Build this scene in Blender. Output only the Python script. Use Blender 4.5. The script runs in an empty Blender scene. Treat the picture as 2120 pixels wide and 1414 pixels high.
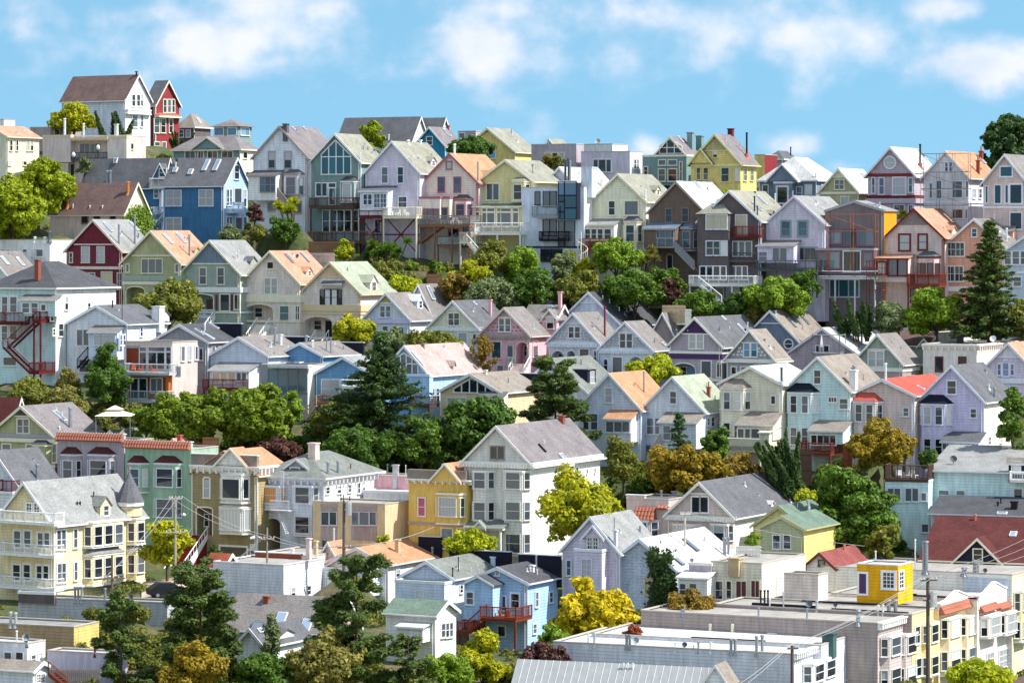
import bpy, math, random
import numpy as np
from mathutils import Vector, Matrix
from mathutils.geometry import tessellate_polygon

# ------------------------------------------------------------------ camera, sky, sun, exposure
FP, HY, CXP, CZ = 7000.0, 500.0, 1060.0, 60.0     # focal length and horizon of the photograph (2120 px wide), camera height
SC = bpy.context.scene
COL = SC.collection
cam_d = bpy.data.cameras.new('camera'); cam = bpy.data.objects.new('camera', cam_d); COL.objects.link(cam)
cam.location = (0, 0, CZ); cam.rotation_euler = (math.pi/2, 0, 0)
cam_d.sensor_width = 36.0; cam_d.lens = 36.0*FP/2120.0; cam_d.shift_y = (HY-707.0)/2120.0
cam_d.clip_start = 1.0; cam_d.clip_end = 60000.0
SC.camera = cam
SUN_EL, SUN_TH = math.radians(50), math.radians(15)
sun_dir = Vector((math.cos(SUN_TH)*math.cos(SUN_EL), -math.sin(SUN_TH)*math.cos(SUN_EL), math.sin(SUN_EL)))
sd = bpy.data.lights.new('sun', 'SUN'); so = bpy.data.objects.new('sun', sd); COL.objects.link(so)
sd.energy = 3.0; sd.angle = math.radians(0.5); sd.color = (1.0, 0.97, 0.92)
so.rotation_euler = (-sun_dir).to_track_quat('-Z', 'Y').to_euler(); so.location = sun_dir*400
vs = SC.view_settings
vs.view_transform = 'Standard'; vs.look = 'None'; vs.gamma = 1.0; vs.use_curve_mapping = False; vs.exposure = 1.12
SC.cycles.max_bounces = 6; SC.cycles.diffuse_bounces = 4; SC.cycles.glossy_bounces = 2
SC.cycles.transparent_max_bounces = 4; SC.cycles.transmission_bounces = 2
SKY_STRENGTH = 0.15

def make_world():
    w = bpy.data.worlds.new('World'); SC.world = w; w.use_nodes = True
    nt = w.node_tree; N = nt.nodes; L = nt.links; N.clear()
    def n(t, **k):
        x = N.new(t)
        for a, b in k.items(): setattr(x, a, b)
        return x
    def put(s, v):
        if isinstance(v, (int, float)): s.default_value = v
        elif isinstance(v, tuple): s.default_value = v
        else: L.new(v, s)
    def m(op, a, b=0.0, c=0.0):
        x = n('ShaderNodeMath', operation=op); put(x.inputs[0], a); put(x.inputs[1], b)
        if op in ('MULTIPLY_ADD', 'SMOOTH_MIN', 'SMOOTH_MAX'): put(x.inputs[2], c)
        return x.outputs[0]
    def sm(v, lo, hi):
        x = n('ShaderNodeMapRange', interpolation_type='SMOOTHSTEP'); put(x.inputs[0], v)
        x.inputs[1].default_value = lo; x.inputs[2].default_value = hi; return x.outputs[0]
    tc = n('ShaderNodeTexCoord'); sp = n('ShaderNodeSeparateXYZ'); L.new(tc.outputs['Generated'], sp.inputs[0])
    az = m('ARCTAN2', sp.outputs[0], sp.outputs[1]); el = m('ARCSINE', sp.outputs[2])
    # sky colour: the low band of sky is as clear and blue as higher up (very clean air)
    zz = m('ADD', m('MULTIPLY', m('MAXIMUM', sp.outputs[2], 0.0), 0.75), 0.30)
    cb = n('ShaderNodeCombineXYZ'); L.new(sp.outputs[0], cb.inputs[0]); L.new(sp.outputs[1], cb.inputs[1]); L.new(zz, cb.inputs[2])
    nm = n('ShaderNodeVectorMath', operation='NORMALIZE'); L.new(cb.outputs[0], nm.inputs[0])
    sky = n('ShaderNodeTexSky', sky_type='NISHITA'); sky.sun_disc = False
    sky.sun_elevation = SUN_EL; sky.sun_rotation = math.pi/2+SUN_TH; sky.air_density = 1.0; sky.dust_density = 0.3; sky.ozone_density = 1.5
    L.new(nm.outputs[0], sky.inputs[0])
    tint = n('ShaderNodeMix', data_type='RGBA', blend_type='MULTIPLY'); tint.inputs[0].default_value = 1.0
    L.new(sky.outputs[0], tint.inputs[6]); tint.inputs[7].default_value = SKY_TINT
    q = n('ShaderNodeCombineXYZ'); L.new(az, q.inputs[0]); L.new(m('MULTIPLY', el, 1.15), q.inputs[1])
    def fbm(scale, det, off):
        x = n('ShaderNodeTexNoise'); x.inputs['Scale'].default_value = scale; x.inputs['Detail'].default_value = det
        x.inputs['Roughness'].default_value = 0.52
        o = n('ShaderNodeVectorMath', operation='ADD'); L.new(q.outputs[0], o.inputs[0]); o.inputs[1].default_value = off
        L.new(o.outputs[0], x.inputs['Vector']); return x.outputs['Fac']
    f1 = fbm(24, 5, (3.1, 1.7, 0)); f2 = fbm(60, 6, (7.3, 0.4, 0)); f3 = fbm(9, 4, (1.3, 5.5, 0))
    total = None
    # cumulus banks: azimuth, elevation, half width, half height, thickness (degrees of arc in radians)
    for a, e, rx, ry, s in CLOUDS:
        dx = m('DIVIDE', m('SUBTRACT', az, a), rx); dy = m('DIVIDE', m('SUBTRACT', el, e), ry)
        d = m('SQRT', m('ADD', m('MULTIPLY', dx, dx), m('MULTIPLY', dy, dy)))
        v = m('MULTIPLY', m('SUBTRACT', 1.0, d), s)
        total = v if total is None else m('SMOOTH_MAX', total, v, 0.18)
    pert = m('ADD', m('MULTIPLY', m('SUBTRACT', f1, 0.5), 1.8), m('MULTIPLY', m('SUBTRACT', f2, 0.5), 1.2))
    dens = m('ADD', total, pert)
    mask = m('MULTIPLY', sm(dens, -0.10, 0.82), 0.92)
    # unseen cloud outside the picture, same kind but thickened to add fill light
    far = m('MULTIPLY', sm(m('ADD', f3, m('MULTIPLY', m('SUBTRACT', f1, .5), .3)), 0.40, 0.60), 0.92)
    out1 = sm(el, 0.085, 0.14); out2 = sm(m('ABSOLUTE', az), 0.20, 0.30)
    far = m('MULTIPLY', m('MULTIPLY', far, m('MAXIMUM', out1, out2)), sm(el, 0.0, 0.02))
    mask = m('MAXIMUM', mask, far)
    shade = sm(m('ADD', m('MULTIPLY', f1, 0.55), m('MULTIPLY', f2, 0.45)), 0.36, 0.60)
    cc = n('ShaderNodeMix', data_type='RGBA'); L.new(shade, cc.inputs[0])
    cc.inputs[6].default_value = CLOUD_A; cc.inputs[7].default_value = CLOUD_B
    mx = n('ShaderNodeMix', data_type='RGBA'); L.new(mask, mx.inputs[0]); L.new(tint.outputs[2], mx.inputs[6]); L.new(cc.outputs[2], mx.inputs[7])
    bg = n('ShaderNodeBackground'); bg.inputs[1].default_value = SKY_STRENGTH; L.new(mx.outputs[2], bg.inputs[0])
    ou = n('ShaderNodeOutputWorld'); L.new(bg.outputs[0], ou.inputs[0])
SKY_TINT = (0.57, 0.75, 0.66, 1)
CLOUD_A = (2.3, 2.6, 3.15, 1); CLOUD_B = (3.05, 3.1, 3.45, 1)
def _cl(x, y, wx, wy, s): return ((x-CXP)/FP, (HY-y)/FP, wx/FP, wy/FP, s)
CLOUDS = [_cl(440, 95, 170, 90, .98), _cl(330, 30, 170, 45, .55), _cl(560, 130, 110, 40, .35), _cl(120, 40, 130, 60, .25), _cl(985, 95, 150, 95, 1.0), _cl(1040, 20, 150, 50, .6), _cl(840, 150, 120, 40, .3),
          _cl(1320, 40, 240, 70, .42), _cl(1600, 70, 220, 50, .36), _cl(2015, 140, 180, 78, 1.2), _cl(1960, 18, 110, 42, .85), _cl(1345, 308, 52, 26, .6), _cl(1640, 300, 66, 34, .6), _cl(1770, 345, 70, 20, .4), _cl(700, 10, 420, 80, .34), _cl(1150, 60, 620, 110, .26), _cl(420, 60, 380, 110, .24)]
make_world()

# ------------------------------------------------------------------ helpers
def lin(c):
    return tuple(((v/255)/12.92 if v/255 <= .04045 else ((v/255+.055)/1.055)**2.4) for v in c)
PAL = dict(white=(242,241,238), cream=(234,226,202), bwhite=(228,232,240), paleblue=(206,216,230), beige=(218,202,190), tan=(205,182,146), taupe=(160,145,140),
    mauve=(170,158,166), lilac=(198,190,218), lav=(198,190,204), pink=(214,164,172), salmon=(224,164,138), maroon=(108,40,52), red=(132,46,50), dkred=(108,36,38),
    olive=(168,166,124), oliveye=(206,196,142), yellow=(224,200,122), dyellow=(212,180,100), paley=(228,224,198), gold=(226,166,20), sage=(150,160,148), slate=(112,124,140),
    teal=(116,140,138), tealb=(44,128,164), dblue=(62,112,150), blue=(108,152,190), sky=(160,192,220), mint=(198,222,220), dtaupe=(96,86,86), brown=(122,104,92), grey=(150,150,154),
    lgrey=(198,198,202), dgrey=(88,90,98), black=(24,24,28), navy=(34,36,52), green=(144,174,152), ogreen=(168,172,140), ochre=(152,136,98), redwood=(128,58,40), wood=(140,104,80),
    dwood=(92,70,60), cedar=(186,112,60), metal=(150,156,165), brick=(150,82,62), terra=(172,108,88), ply=(232,160,40), cornice=(234,231,222), pbeige=(206,186,178), warm=(222,208,196),
    rslate=(104,104,108), rmauve=(130,123,124), rdark=(84,84,88), rlight=(148,148,146), rwhite=(206,205,202), rkhaki=(150,148,134), rgreen=(162,168,148), rorange=(190,142,110), rsal=(188,146,122),
    rpink=(184,162,156), rtaupe=(134,128,125), rbrown=(112,92,88), rred=(184,92,80), rmaroon=(94,52,50), rtan=(146,136,126), rgr=(126,129,124), dgreen=(110,128,114), flat=(172,166,158), fgrey=(168,168,170),
    purple=(72,48,88), plum=(150,90,110))
def C(c): return PAL[c] if isinstance(c, str) else c
_M = {}
def nodes_of(name):
    m = bpy.data.materials.new(name); m.use_nodes = True
    nt = m.node_tree; b = nt.nodes['Principled BSDF']; return m, nt, nt.nodes, nt.links, b
def math_n(nt, op, a, b=0.0):
    x = nt.nodes.new('ShaderNodeMath'); x.operation = op
    for i, v in enumerate((a, b)):
        if isinstance(v, (int, float)): x.inputs[i].default_value = v
        else: nt.links.new(v, x.inputs[i])
    return x.outputs[0]
def noise(nt, vec, scale, det=3.0, rough=.55):
    x = nt.nodes.new('ShaderNodeTexNoise'); x.inputs['Scale'].default_value = scale; x.inputs['Detail'].default_value = det; x.inputs['Roughness'].default_value = rough
    nt.links.new(vec, x.inputs['Vector']); return x.outputs['Fac']
def ramp(nt, v, lo, hi, a, b):
    x = nt.nodes.new('ShaderNodeMapRange'); nt.links.new(v, x.inputs[0])
    for i, k in enumerate((lo, hi, a, b)): x.inputs[i+1].default_value = k
    return x.outputs[0]
def vscale(nt, vec, s):
    x = nt.nodes.new('ShaderNodeMapping'); nt.links.new(vec, x.inputs[0]); x.inputs['Scale'].default_value = s
    oi = nt.nodes.new('ShaderNodeObjectInfo'); k = nt.nodes.new('ShaderNodeVectorMath'); k.operation = 'SCALE'
    nt.links.new(oi.outputs['Location'], k.inputs[0]); k.inputs['Scale'].default_value = 0.37; nt.links.new(k.outputs[0], x.inputs['Location'])
    return x.outputs[0]
def mulcol(nt, base, fac):
    x = nt.nodes.new('ShaderNodeMix'); x.data_type = 'RGBA'; x.blend_type = 'MULTIPLY'; x.inputs[0].default_value = 1
    if isinstance(base, tuple): x.inputs[6].default_value = base
    else: nt.links.new(base, x.inputs[6])
    cb = nt.nodes.new('ShaderNodeCombineXYZ')
    for i in range(3): nt.links.new(fac, cb.inputs[i])
    nt.links.new(cb.outputs[0], x.inputs[7]); return x.outputs[2]
def mat(kind, col):
    """kind: clap / stucco / shingle / roof / flatroof / paint / metal / glass / curtain / wood / leaf-free kinds"""
    c = C(col); key = (kind, tuple(c))
    if key in _M: return _M[key]
    m, nt, N, L, b = nodes_of('%s_%02x%02x%02x' % (kind, *c)); base = (*lin(c), 1)
    if kind in ('clap', 'stucco', 'paint'): kk = min(1.28, .88/max(base[:3])); base = (*[v*kk for v in base[:3]], 1)      # fresh, pale house paint
    tc = N.new('ShaderNodeTexCoord'); oc = tc.outputs['Object']
    sp = N.new('ShaderNodeSeparateXYZ'); L.new(oc, sp.inputs[0]); z = sp.outputs[2]
    bump = None
    def setbump(h, strength, dist):
        bm = N.new('ShaderNodeBump'); bm.inputs['Strength'].default_value = strength; bm.inputs['Distance'].default_value = dist
        L.new(h, bm.inputs['Height']); L.new(bm.outputs[0], b.inputs['Normal'])
    b.inputs['Roughness'].default_value = .75; b.inputs['Specular IOR Level'].default_value = .25
    if kind in ('clap', 'stucco', 'shake'):
        streak = noise(nt, vscale(nt, oc, (2.2, 2.2, .35)), 1.3, 5, .62); blot = noise(nt, vscale(nt, oc, (1, 1, 1)), .55, 3)
        f = math_n(nt, 'MULTIPLY', ramp(nt, streak, .30, .70, .74, 1.06), ramp(nt, blot, .3, .7, .88, 1.05))
        if kind == 'shake':
            sh = noise(nt, vscale(nt, oc, (3, 3, 6)), 2.2, 2); f = math_n(nt, 'MULTIPLY', f, ramp(nt, sh, .3, .7, .72, 1.12))
        if kind != 'stucco':      # lap siding: joint shadows drawn as dark lines in the colour
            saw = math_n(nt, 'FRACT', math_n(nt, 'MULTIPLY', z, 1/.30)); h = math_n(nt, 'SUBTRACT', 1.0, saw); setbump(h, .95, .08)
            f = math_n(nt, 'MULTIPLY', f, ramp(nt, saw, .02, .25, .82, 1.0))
        L.new(mulcol(nt, base, f), b.inputs['Base Color'])
        if kind != 'stucco': pass
        else:
            setbump(noise(nt, oc, 9, 3), .3, .02); b.inputs['Roughness'].default_value = .9
    elif kind == 'roof':
        g = noise(nt, vscale(nt, oc, (1, 1, 1)), 7, 3, .7); p = noise(nt, vscale(nt, oc, (1, 1, 1)), .6, 3); s = noise(nt, vscale(nt, oc, (3.2, 3.2, 6.5)), 1.1, 2)
        f = math_n(nt, 'MULTIPLY', math_n(nt, 'MULTIPLY', ramp(nt, g, .3, .7, .80, 1.16), ramp(nt, p, .3, .7, .80, 1.12)), ramp(nt, s, .32, .68, .84, 1.14))
        L.new(mulcol(nt, base, f), b.inputs['Base Color']); b.inputs['Roughness'].default_value = .92; b.inputs['Specular IOR Level'].default_value = .12
        saw = math_n(nt, 'FRACT', math_n(nt, 'MULTIPLY', z, 1/.17)); h = math_n(nt, 'ADD', math_n(nt, 'MULTIPLY', math_n(nt, 'SUBTRACT', 1.0, saw), .6), math_n(nt, 'MULTIPLY', g, .6))
        setbump(h, .8, .035)
    elif kind == 'flatroof':
        p = noise(nt, vscale(nt, oc, (1, .4, 1)), .8, 5, .65); g = noise(nt, oc, 5, 3)
        L.new(mulcol(nt, base, math_n(nt, 'MULTIPLY', ramp(nt, p, .32, .7, .68, 1.08), ramp(nt, g, .3, .7, .93, 1.05))), b.inputs['Base Color']); b.inputs['Roughness'].default_value = .9
        setbump(p, .3, .05)
    elif kind == 'paint':
        p = noise(nt, vscale(nt, oc, (1, 1, .5)), 2.2, 4, .6)
        L.new(mulcol(nt, base, ramp(nt, p, .3, .72, .87, 1.04)), b.inputs['Base Color']); b.inputs['Roughness'].default_value = .6
    elif kind == 'metal':
        p = noise(nt, oc, 3, 3); L.new(mulcol(nt, base, ramp(nt, p, .3, .7, .8, 1.1)), b.inputs['Base Color']); b.inputs['Metallic'].default_value = .55; b.inputs['Roughness'].default_value = .45
    elif kind == 'glass':
        oi = N.new('ShaderNodeObjectInfo'); f = ramp(nt, oi.outputs['Random'], 0, 1, .55, 1.7)
        L.new(mulcol(nt, base, f), b.inputs['Base Color']); b.inputs['Roughness'].default_value = .04; b.inputs['Specular IOR Level'].default_value = .7
        setbump(noise(nt, oc, .9, 2), .06, .03)
    elif kind == 'curtain':
        fold = math_n(nt, 'SINE', math_n(nt, 'MULTIPLY', math_n(nt, 'ADD', sp.outputs[0], math_n(nt, 'MULTIPLY', z, .05)), 34.0))
        L.new(mulcol(nt, base, ramp(nt, fold, -1, 1, .80, 1.02)), b.inputs['Base Color']); b.inputs['Roughness'].default_value = .12; b.inputs['Specular IOR Level'].default_value = .6
    elif kind == 'wood':
        p = noise(nt, vscale(nt, oc, (5, 5, 1)), 2.5, 4, .65)
        L.new(mulcol(nt, base, ramp(nt, p, .3, .72, .7, 1.15)), b.inputs['Base Color']); b.inputs['Roughness'].default_value = .8
    elif kind == 'brick':
        p = noise(nt, vscale(nt, oc, (3, 3, 7)), 2.0, 2)
        L.new(mulcol(nt, base, ramp(nt, p, .3, .7, .72, 1.2)), b.inputs['Base Color']); b.inputs['Roughness'].default_value = .9
    _M[key] = m; return m
def leafmat(c1, c2, key=None):
    k = ('leaf', c1, c2)
    if k in _M: return _M[k]
    m, nt, N, L, b = nodes_of('leaves_%02x%02x%02x' % c1)
    geo = N.new('ShaderNodeNewGeometry'); tc = N.new('ShaderNodeTexCoord')
    big = noise(nt, tc.outputs['Object'], .55, 3); r = geo.outputs['Random Per Island']
    f = math_n(nt, 'ADD', math_n(nt, 'MULTIPLY', r, .55), ramp(nt, big, .3, .7, 0, .5))
    mx = N.new('ShaderNodeMix'); mx.data_type = 'RGBA'; L.new(f, mx.inputs[0]); mx.inputs[6].default_value = (*lin(c1), 1); mx.inputs[7].default_value = (*lin(c2), 1)
    L.new(mx.outputs[2], b.inputs['Base Color']); b.inputs['Roughness'].default_value = .55; b.inputs['Specular IOR Level'].default_value = .3
    tr = N.new('ShaderNodeBsdfTranslucent'); L.new(mx.outputs[2], tr.inputs[0])
    ms = N.new('ShaderNodeMixShader'); ms.inputs[0].default_value = .33; L.new(b.outputs[0], ms.inputs[1]); L.new(tr.outputs[0], ms.inputs[2])
    L.new(ms.outputs[0], N['Material Output'].inputs[0]); _M[k] = m; return m

class MB:
    def __init__(s): s.v = []; s.f = []
    def add(s, vs_, fs):
        o = len(s.v); s.v += [tuple(p) for p in vs_]; s.f += [tuple(i+o for i in f) for f in fs]; return s
    def box(s, a0, a1, b0, b1, z0, z1):
        if a0 > a1: a0, a1 = a1, a0
        if b0 > b1: b0, b1 = b1, b0
        if z0 > z1: z0, z1 = z1, z0
        return s.add([(a0,b0,z0),(a1,b0,z0),(a1,b1,z0),(a0,b1,z0),(a0,b0,z1),(a1,b0,z1),(a1,b1,z1),(a0,b1,z1)],
                     [(0,3,2,1),(4,5,6,7),(0,1,5,4),(1,2,6,5),(2,3,7,6),(3,0,4,7)])
    def fbox(s, fc, u0, u1, o0, o1, v0, v1):
        """box on a wall face fc=(a,b,ux,uy): u along the wall, o outwards, v up"""
        a, b, ux, uy = fc; nx, ny = uy, -ux
        P_ = lambda u, o, v: (a+ux*u+nx*o, b+uy*u+ny*o, v)
        if o0 > o1: o0, o1 = o1, o0
        return s.add([P_(u0,o1,v0),P_(u1,o1,v0),P_(u1,o0,v0),P_(u0,o0,v0),P_(u0,o1,v1),P_(u1,o1,v1),P_(u1,o0,v1),P_(u0,o0,v1)],
                     [(0,3,2,1),(4,5,6,7),(0,1,5,4),(1,2,6,5),(2,3,7,6),(3,0,4,7)])
    def prism(s, pts, axis, t0, t1):
        """extrude a 2-D polygon: axis 'b' -> pts are (a,z); axis 'a' -> pts are (b,z); axis 'z' -> pts are (a,b)"""
        n = len(pts); mk = {'b': lambda p, t: (p[0], t, p[1]), 'a': lambda p, t: (t, p[0], p[1]), 'z': lambda p, t: (p[0], p[1], t)}[axis]
        vs_ = [mk(p, t0) for p in pts]+[mk(p, t1) for p in pts]
        return s.add(vs_, [tuple(range(n))[::-1], tuple(range(n, 2*n))]+[(i, (i+1) % n, n+(i+1) % n, n+i) for i in range(n)])
    def bar(s, p, q, r, n=4, r2=None):
        p, q = Vector(p), Vector(q); d = q-p
        if d.length < 1e-6: return s
        t = d.orthogonal().normalized(); u = d.normalized().cross(t); r2 = r if r2 is None else r2; vs_ = []
        for c, rr in ((p, r), (q, r2)):
            for i in range(n):
                an = 2*math.pi*(i+.5)/n; vs_.append(c+(t*math.cos(an)+u*math.sin(an))*rr)
        return s.add(vs_, [(i, (i+1) % n, n+(i+1) % n, n+i) for i in range(n)]+[tuple(range(n))[::-1], tuple(range(n, 2*n))])
    def build(s, name, material, parent=None, smooth=False):
        me = bpy.data.meshes.new(name); me.from_pydata(s.v, [], s.f); me.update()
        if material: me.materials.append(material)
        if smooth: me.polygons.foreach_set('use_smooth', [True]*len(me.polygons))
        o = bpy.data.objects.new(name, me); COL.objects.link(o)
        if parent: o.parent = parent
        return o
def fix_normals(o):
    import bmesh
    bm = bmesh.new(); bm.from_mesh(o.data); bmesh.ops.recalc_face_normals(bm, faces=bm.faces); bm.to_mesh(o.data); bm.free()
def tag(o, label, cat, group=None, kind=None):
    if label: o['label'] = label
    if cat: o['category'] = cat
    if group: o['group'] = group
    if kind: o['kind'] = kind
    return o
def empty(name, loc, rz=0.0):
    o = bpy.data.objects.new(name, None); COL.objects.link(o); o.location = loc; o.rotation_euler = (0, 0, rz); o.empty_display_size = .2; return o
def at(x, y, D): return Vector(((x-CXP)/FP*D, D, CZ+(HY-y)/FP*D))
_DT = [(200, 560), (330, 520), (430, 470), (530, 455), (680, 425), (760, 410), (950, 385), (1100, 363), (1200, 350), (1300, 328), (1420, 306), (1560, 290)]
def Dy(y): return float(np.interp(y, [p[0] for p in _DT], [p[1] for p in _DT]))
_unit = None
def unit_mesh(material):
    """one shared box mesh for each pane material"""
    k = ('unit', material.name)
    if k not in _M:
        b = MB().box(-.5, .5, -.5, .5, -.5, .5); me = bpy.data.meshes.new('pane'); me.from_pydata(b.v, [], b.f); me.update(); me.materials.append(material); _M[k] = me
    return _M[k]
RND = random.Random(7)
GROUND = []          # (x, y, z) samples the terrain passes through
HOUSES = []

class House:
    def __init__(s, name, label, x0, x1, x2, yb, ye, yp, typ, wall, roof, psi=27, D=None, trim='white', cat='house', kind='clap', sidewall=None, ov=.32, group=None, inset=None, skirt=4.0, rake=True, rkind=None):
        s.D = D or Dy(yb); s.psi = math.radians(psi); s.typ = typ; s.trim = trim; s.wallc = wall; s.roofc = roof; s.kind = kind; s.ov = ov
        s.O = at(x1, yb, s.D); k0 = (x0-CXP)/FP; k2 = (x2-CXP)/FP; c, sn = math.cos(s.psi), math.sin(s.psi)
        s.W = (s.O.x-k0*s.O.y)/(c+k0*sn); s.L = (k2*s.O.y-s.O.x)/(sn-k2*c); s.L = max(2.5, min(s.L, 40))
        s.root = empty(name, s.O, -s.psi); tag(s.root, label, cat, group)
        s.iR = Matrix.Rotation(s.psi, 3, 'Z'); s.R = Matrix.Rotation(-s.psi, 3, 'Z')
        s.cl = s.iR @ (Vector((0, 0, CZ))-s.O)
        s.he = CZ+(HY-ye)/FP*s.O.y-s.O.z
        pk = {'G': (-s.W/2, 0), 'X': (0, s.L/2), 'H': (-s.W/2, min(s.W, s.L)/2), 'F': (0, 0), 'S': (0, 0)}[typ]
        s.ins = inset if inset is not None else min(s.W, s.L)/2*.95
        wy = s.O.y+(s.R @ Vector((pk[0], pk[1], 0))).y
        s.hp = max(CZ+(HY-yp)/FP*wy-s.O.z, s.he+.05) if typ in 'GXH' else s.he
        s.holes = []; s.sidewall = sidewall; s.skirt = skirt; s.rake = rake; s.rkind = rkind
        s.px = s.D/FP
        GROUND.extend([(p.x, p.y, s.O.z) for p in (s.O+s.R @ Vector(q) for q in ((0,0,0), (-s.W,0,0), (0,s.L,0), (-s.W,s.L,0), (-s.W/2,s.L/2,0), (-s.W/2,0,0), (-s.W/2,-1.5,0)))])
        HOUSES.append(s)
    # --- picking points
    def dirl(s, x, y): return s.iR @ Vector(((x-CXP)/FP, 1, (HY-y)/FP))
    def onF(s, x, y, off=0.0):
        d = s.dirl(x, y); t = (-off-s.cl.y)/d.y; p = s.cl+d*t; return p.x, p.z
    def onS(s, x, y, off=0.0):
        d = s.dirl(x, y); t = (off-s.cl.x)/d.x; p = s.cl+d*t; return p.y, p.z
    def onR(s, x, y):
        d = s.dirl(x, y)
        if s.typ == 'G': k = (s.hp-s.he)/(s.W/2); t = (s.he-s.cl.z-k*s.cl.x)/(d.z+k*d.x)
        elif s.typ == 'X': k = (s.hp-s.he)/(s.L/2); t = (s.he-s.cl.z+k*s.cl.y)/(d.z-k*d.y)
        elif s.typ == 'H': k = (s.hp-s.he)/(s.W/2); t = (s.he-s.cl.z-k*s.cl.x)/(d.z+k*d.x)
        else: t = (s.he-s.cl.z)/d.z if abs(d.z) > 1e-4 else 0
        p = s.cl+d*t; p.x = min(max(p.x, -s.W*.95), -.1); p.y = min(max(p.y, .1), s.L-.1)
        if s.typ in 'GH': p.z = s.he+(s.hp-s.he)/(s.W/2)*min(-p.x, s.W+p.x)
        elif s.typ == 'X': p.z = s.he+(s.hp-s.he)/(s.L/2)*min(p.y, s.L-p.y)
        else: p.z = s.he-.12
        return p
    def zF(s, y, off=0.0, x=None):
        if x is None:
            return CZ+(HY-y)/FP*(s.O.y-off*math.cos(s.psi))-s.O.z
        return s.onF(x, y, off)[1]
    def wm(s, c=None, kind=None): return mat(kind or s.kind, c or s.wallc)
    # --- windows
    def _win(s, fc, u0, u1, v0, v1, cols, rows, g, trim, casing, arch=False, frame='window', sill=True):
        if u0 > u1: u0, u1 = u1, u0
        if v0 > v1: v0, v1 = v1, v0
        cs = casing; b = MB(); T = .1
        b.fbox(fc, u0-cs, u0, 0.004, T, v0-cs*.6, v1+cs); b.fbox(fc, u1, u1+cs, 0.004, T, v0-cs*.6, v1+cs)
        if not arch: b.fbox(fc, u0, u1, .004, T, v1, v1+cs)
        else:
            uc, hw = (u0+u1)/2, (u1-u0)/2; n = 6
            for i in range(n):
                a0, a1 = math.pi*i/n, math.pi*(i+1)/n; r0 = hw; pts = []
                for an in (a0, a1): pts.append((uc+math.cos(an)*hw, v1+math.sin(an)*hw*arch))
                (ua, va), (ub, vb_) = pts; b.fbox(fc, min(ua, ub), max(ua, ub), .004, T, max(va, vb_), v1+hw*arch+cs)
        b.fbox(fc, u0, u1, .004, T, v0-cs*.6, v0)
        if sill: b.fbox(fc, u0-cs-.04, u1+cs+.04, .004, T+.07, v0-cs*.6-.07, v0-cs*.6)
        mw = .055; cw, rh = (u1-u0)/cols, (v1-v0)/rows
        for i in range(1, cols): b.fbox(fc, u0+cw*i-mw/2, u0+cw*i+mw/2, .004, .075, v0, v1)
        for i in range(1, rows): b.fbox(fc, u0, u1, .004, .08, v0+rh*i-mw/2, v0+rh*i+mw/2)
        o = b.build(frame, mat('paint', trim or s.trim), s.root)
        gl = g or RND.choices(['d', 'm', 'l', 'k', 'w'], [36, 21, 15, 16, 12])[0]
        a, bb, ux, uy = fc; nx, ny = uy, -ux; ang = math.atan2(uy, ux)
        for i in range(cols):
            for j in range(rows):
                q = gl
                if g is None and rows == 2 and cols == 1 and gl in 'lw' and j == 0 and RND.random() < .6: q = 'd'
                pm = PANE[q]; uc, vc = u0+cw*(i+.5), v0+rh*(j+.5)
                p = bpy.data.objects.new('pane', unit_mesh(pm)); COL.objects.link(p); p.parent = o
                p.location = (a+ux*uc+nx*.03, bb+uy*uc+ny*.03, vc); p.rotation_euler = (0, 0, ang); p.scale = (cw-mw*.9, .035, rh-mw*.9)
        return o
    def w(s, txt, face='F', off=0.0, cols=1, rows=2, g=None, trim=None, casing=.12, arch=False, name='window', sill=True):
        for it in txt.split():
            x0, y0, x1, y1 = [float(v) for v in it.split(',')[:4]]
            if face == 'F':
                (u0, v0), (u1, v1) = s.onF(x0, y1, off), s.onF(x1, y0, off); fc = (0, -off, 1, 0)
                vm0, vm1 = s.onF((x0+x1)/2, y1, off)[1], s.onF((x0+x1)/2, y0, off)[1]
            else:
                (u0, v0), (u1, v1) = s.onS(x0, y1, off), s.onS(x1, y0, off); fc = (off, 0, 0, 1)
                vm0, vm1 = s.onS((x0+x1)/2, y1, off)[1], s.onS((x0+x1)/2, y0, off)[1]
            s._win(fc, u0, u1, vm0, vm1, cols, rows, g, trim, casing, arch, name, sill)
        return s
    def round_win(s, x, y, rpx, face='F', off=0.0, trim=None, g='m'):
        r = rpx*s.px/math.cos(s.psi); u, v = s.onF(x, y, off); b = MB(); n = 14
        for i in range(n):
            a0, a1 = 2*math.pi*i/n, 2*math.pi*(i+1)/n; q = []
            for t in (-off-.02, -off-.12):
                for an, rr in ((a0, r), (a1, r), (a1, r*1.3), (a0, r*1.3)): q.append((u+math.cos(an)*rr, t, v+math.sin(an)*rr))
            b.add(q, [(0,1,2,3), (7,6,5,4), (0,4,5,1), (1,5,6,2), (2,6,7,3), (3,7,4,0)])
        b.fbox((0, -off, 1, 0), u-r, u+r, .02, .07, v-.03, v+.03)
        o = b.build('window', mat('paint', trim or s.trim), s.root)
        pb = MB(); pb.add([(u+math.cos(2*math.pi*i/n)*r, -off-.04, v+math.sin(2*math.pi*i/n)*r) for i in range(n)], [tuple(range(n))]); pb.build('pane', PANE[g], o)
        return s
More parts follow.
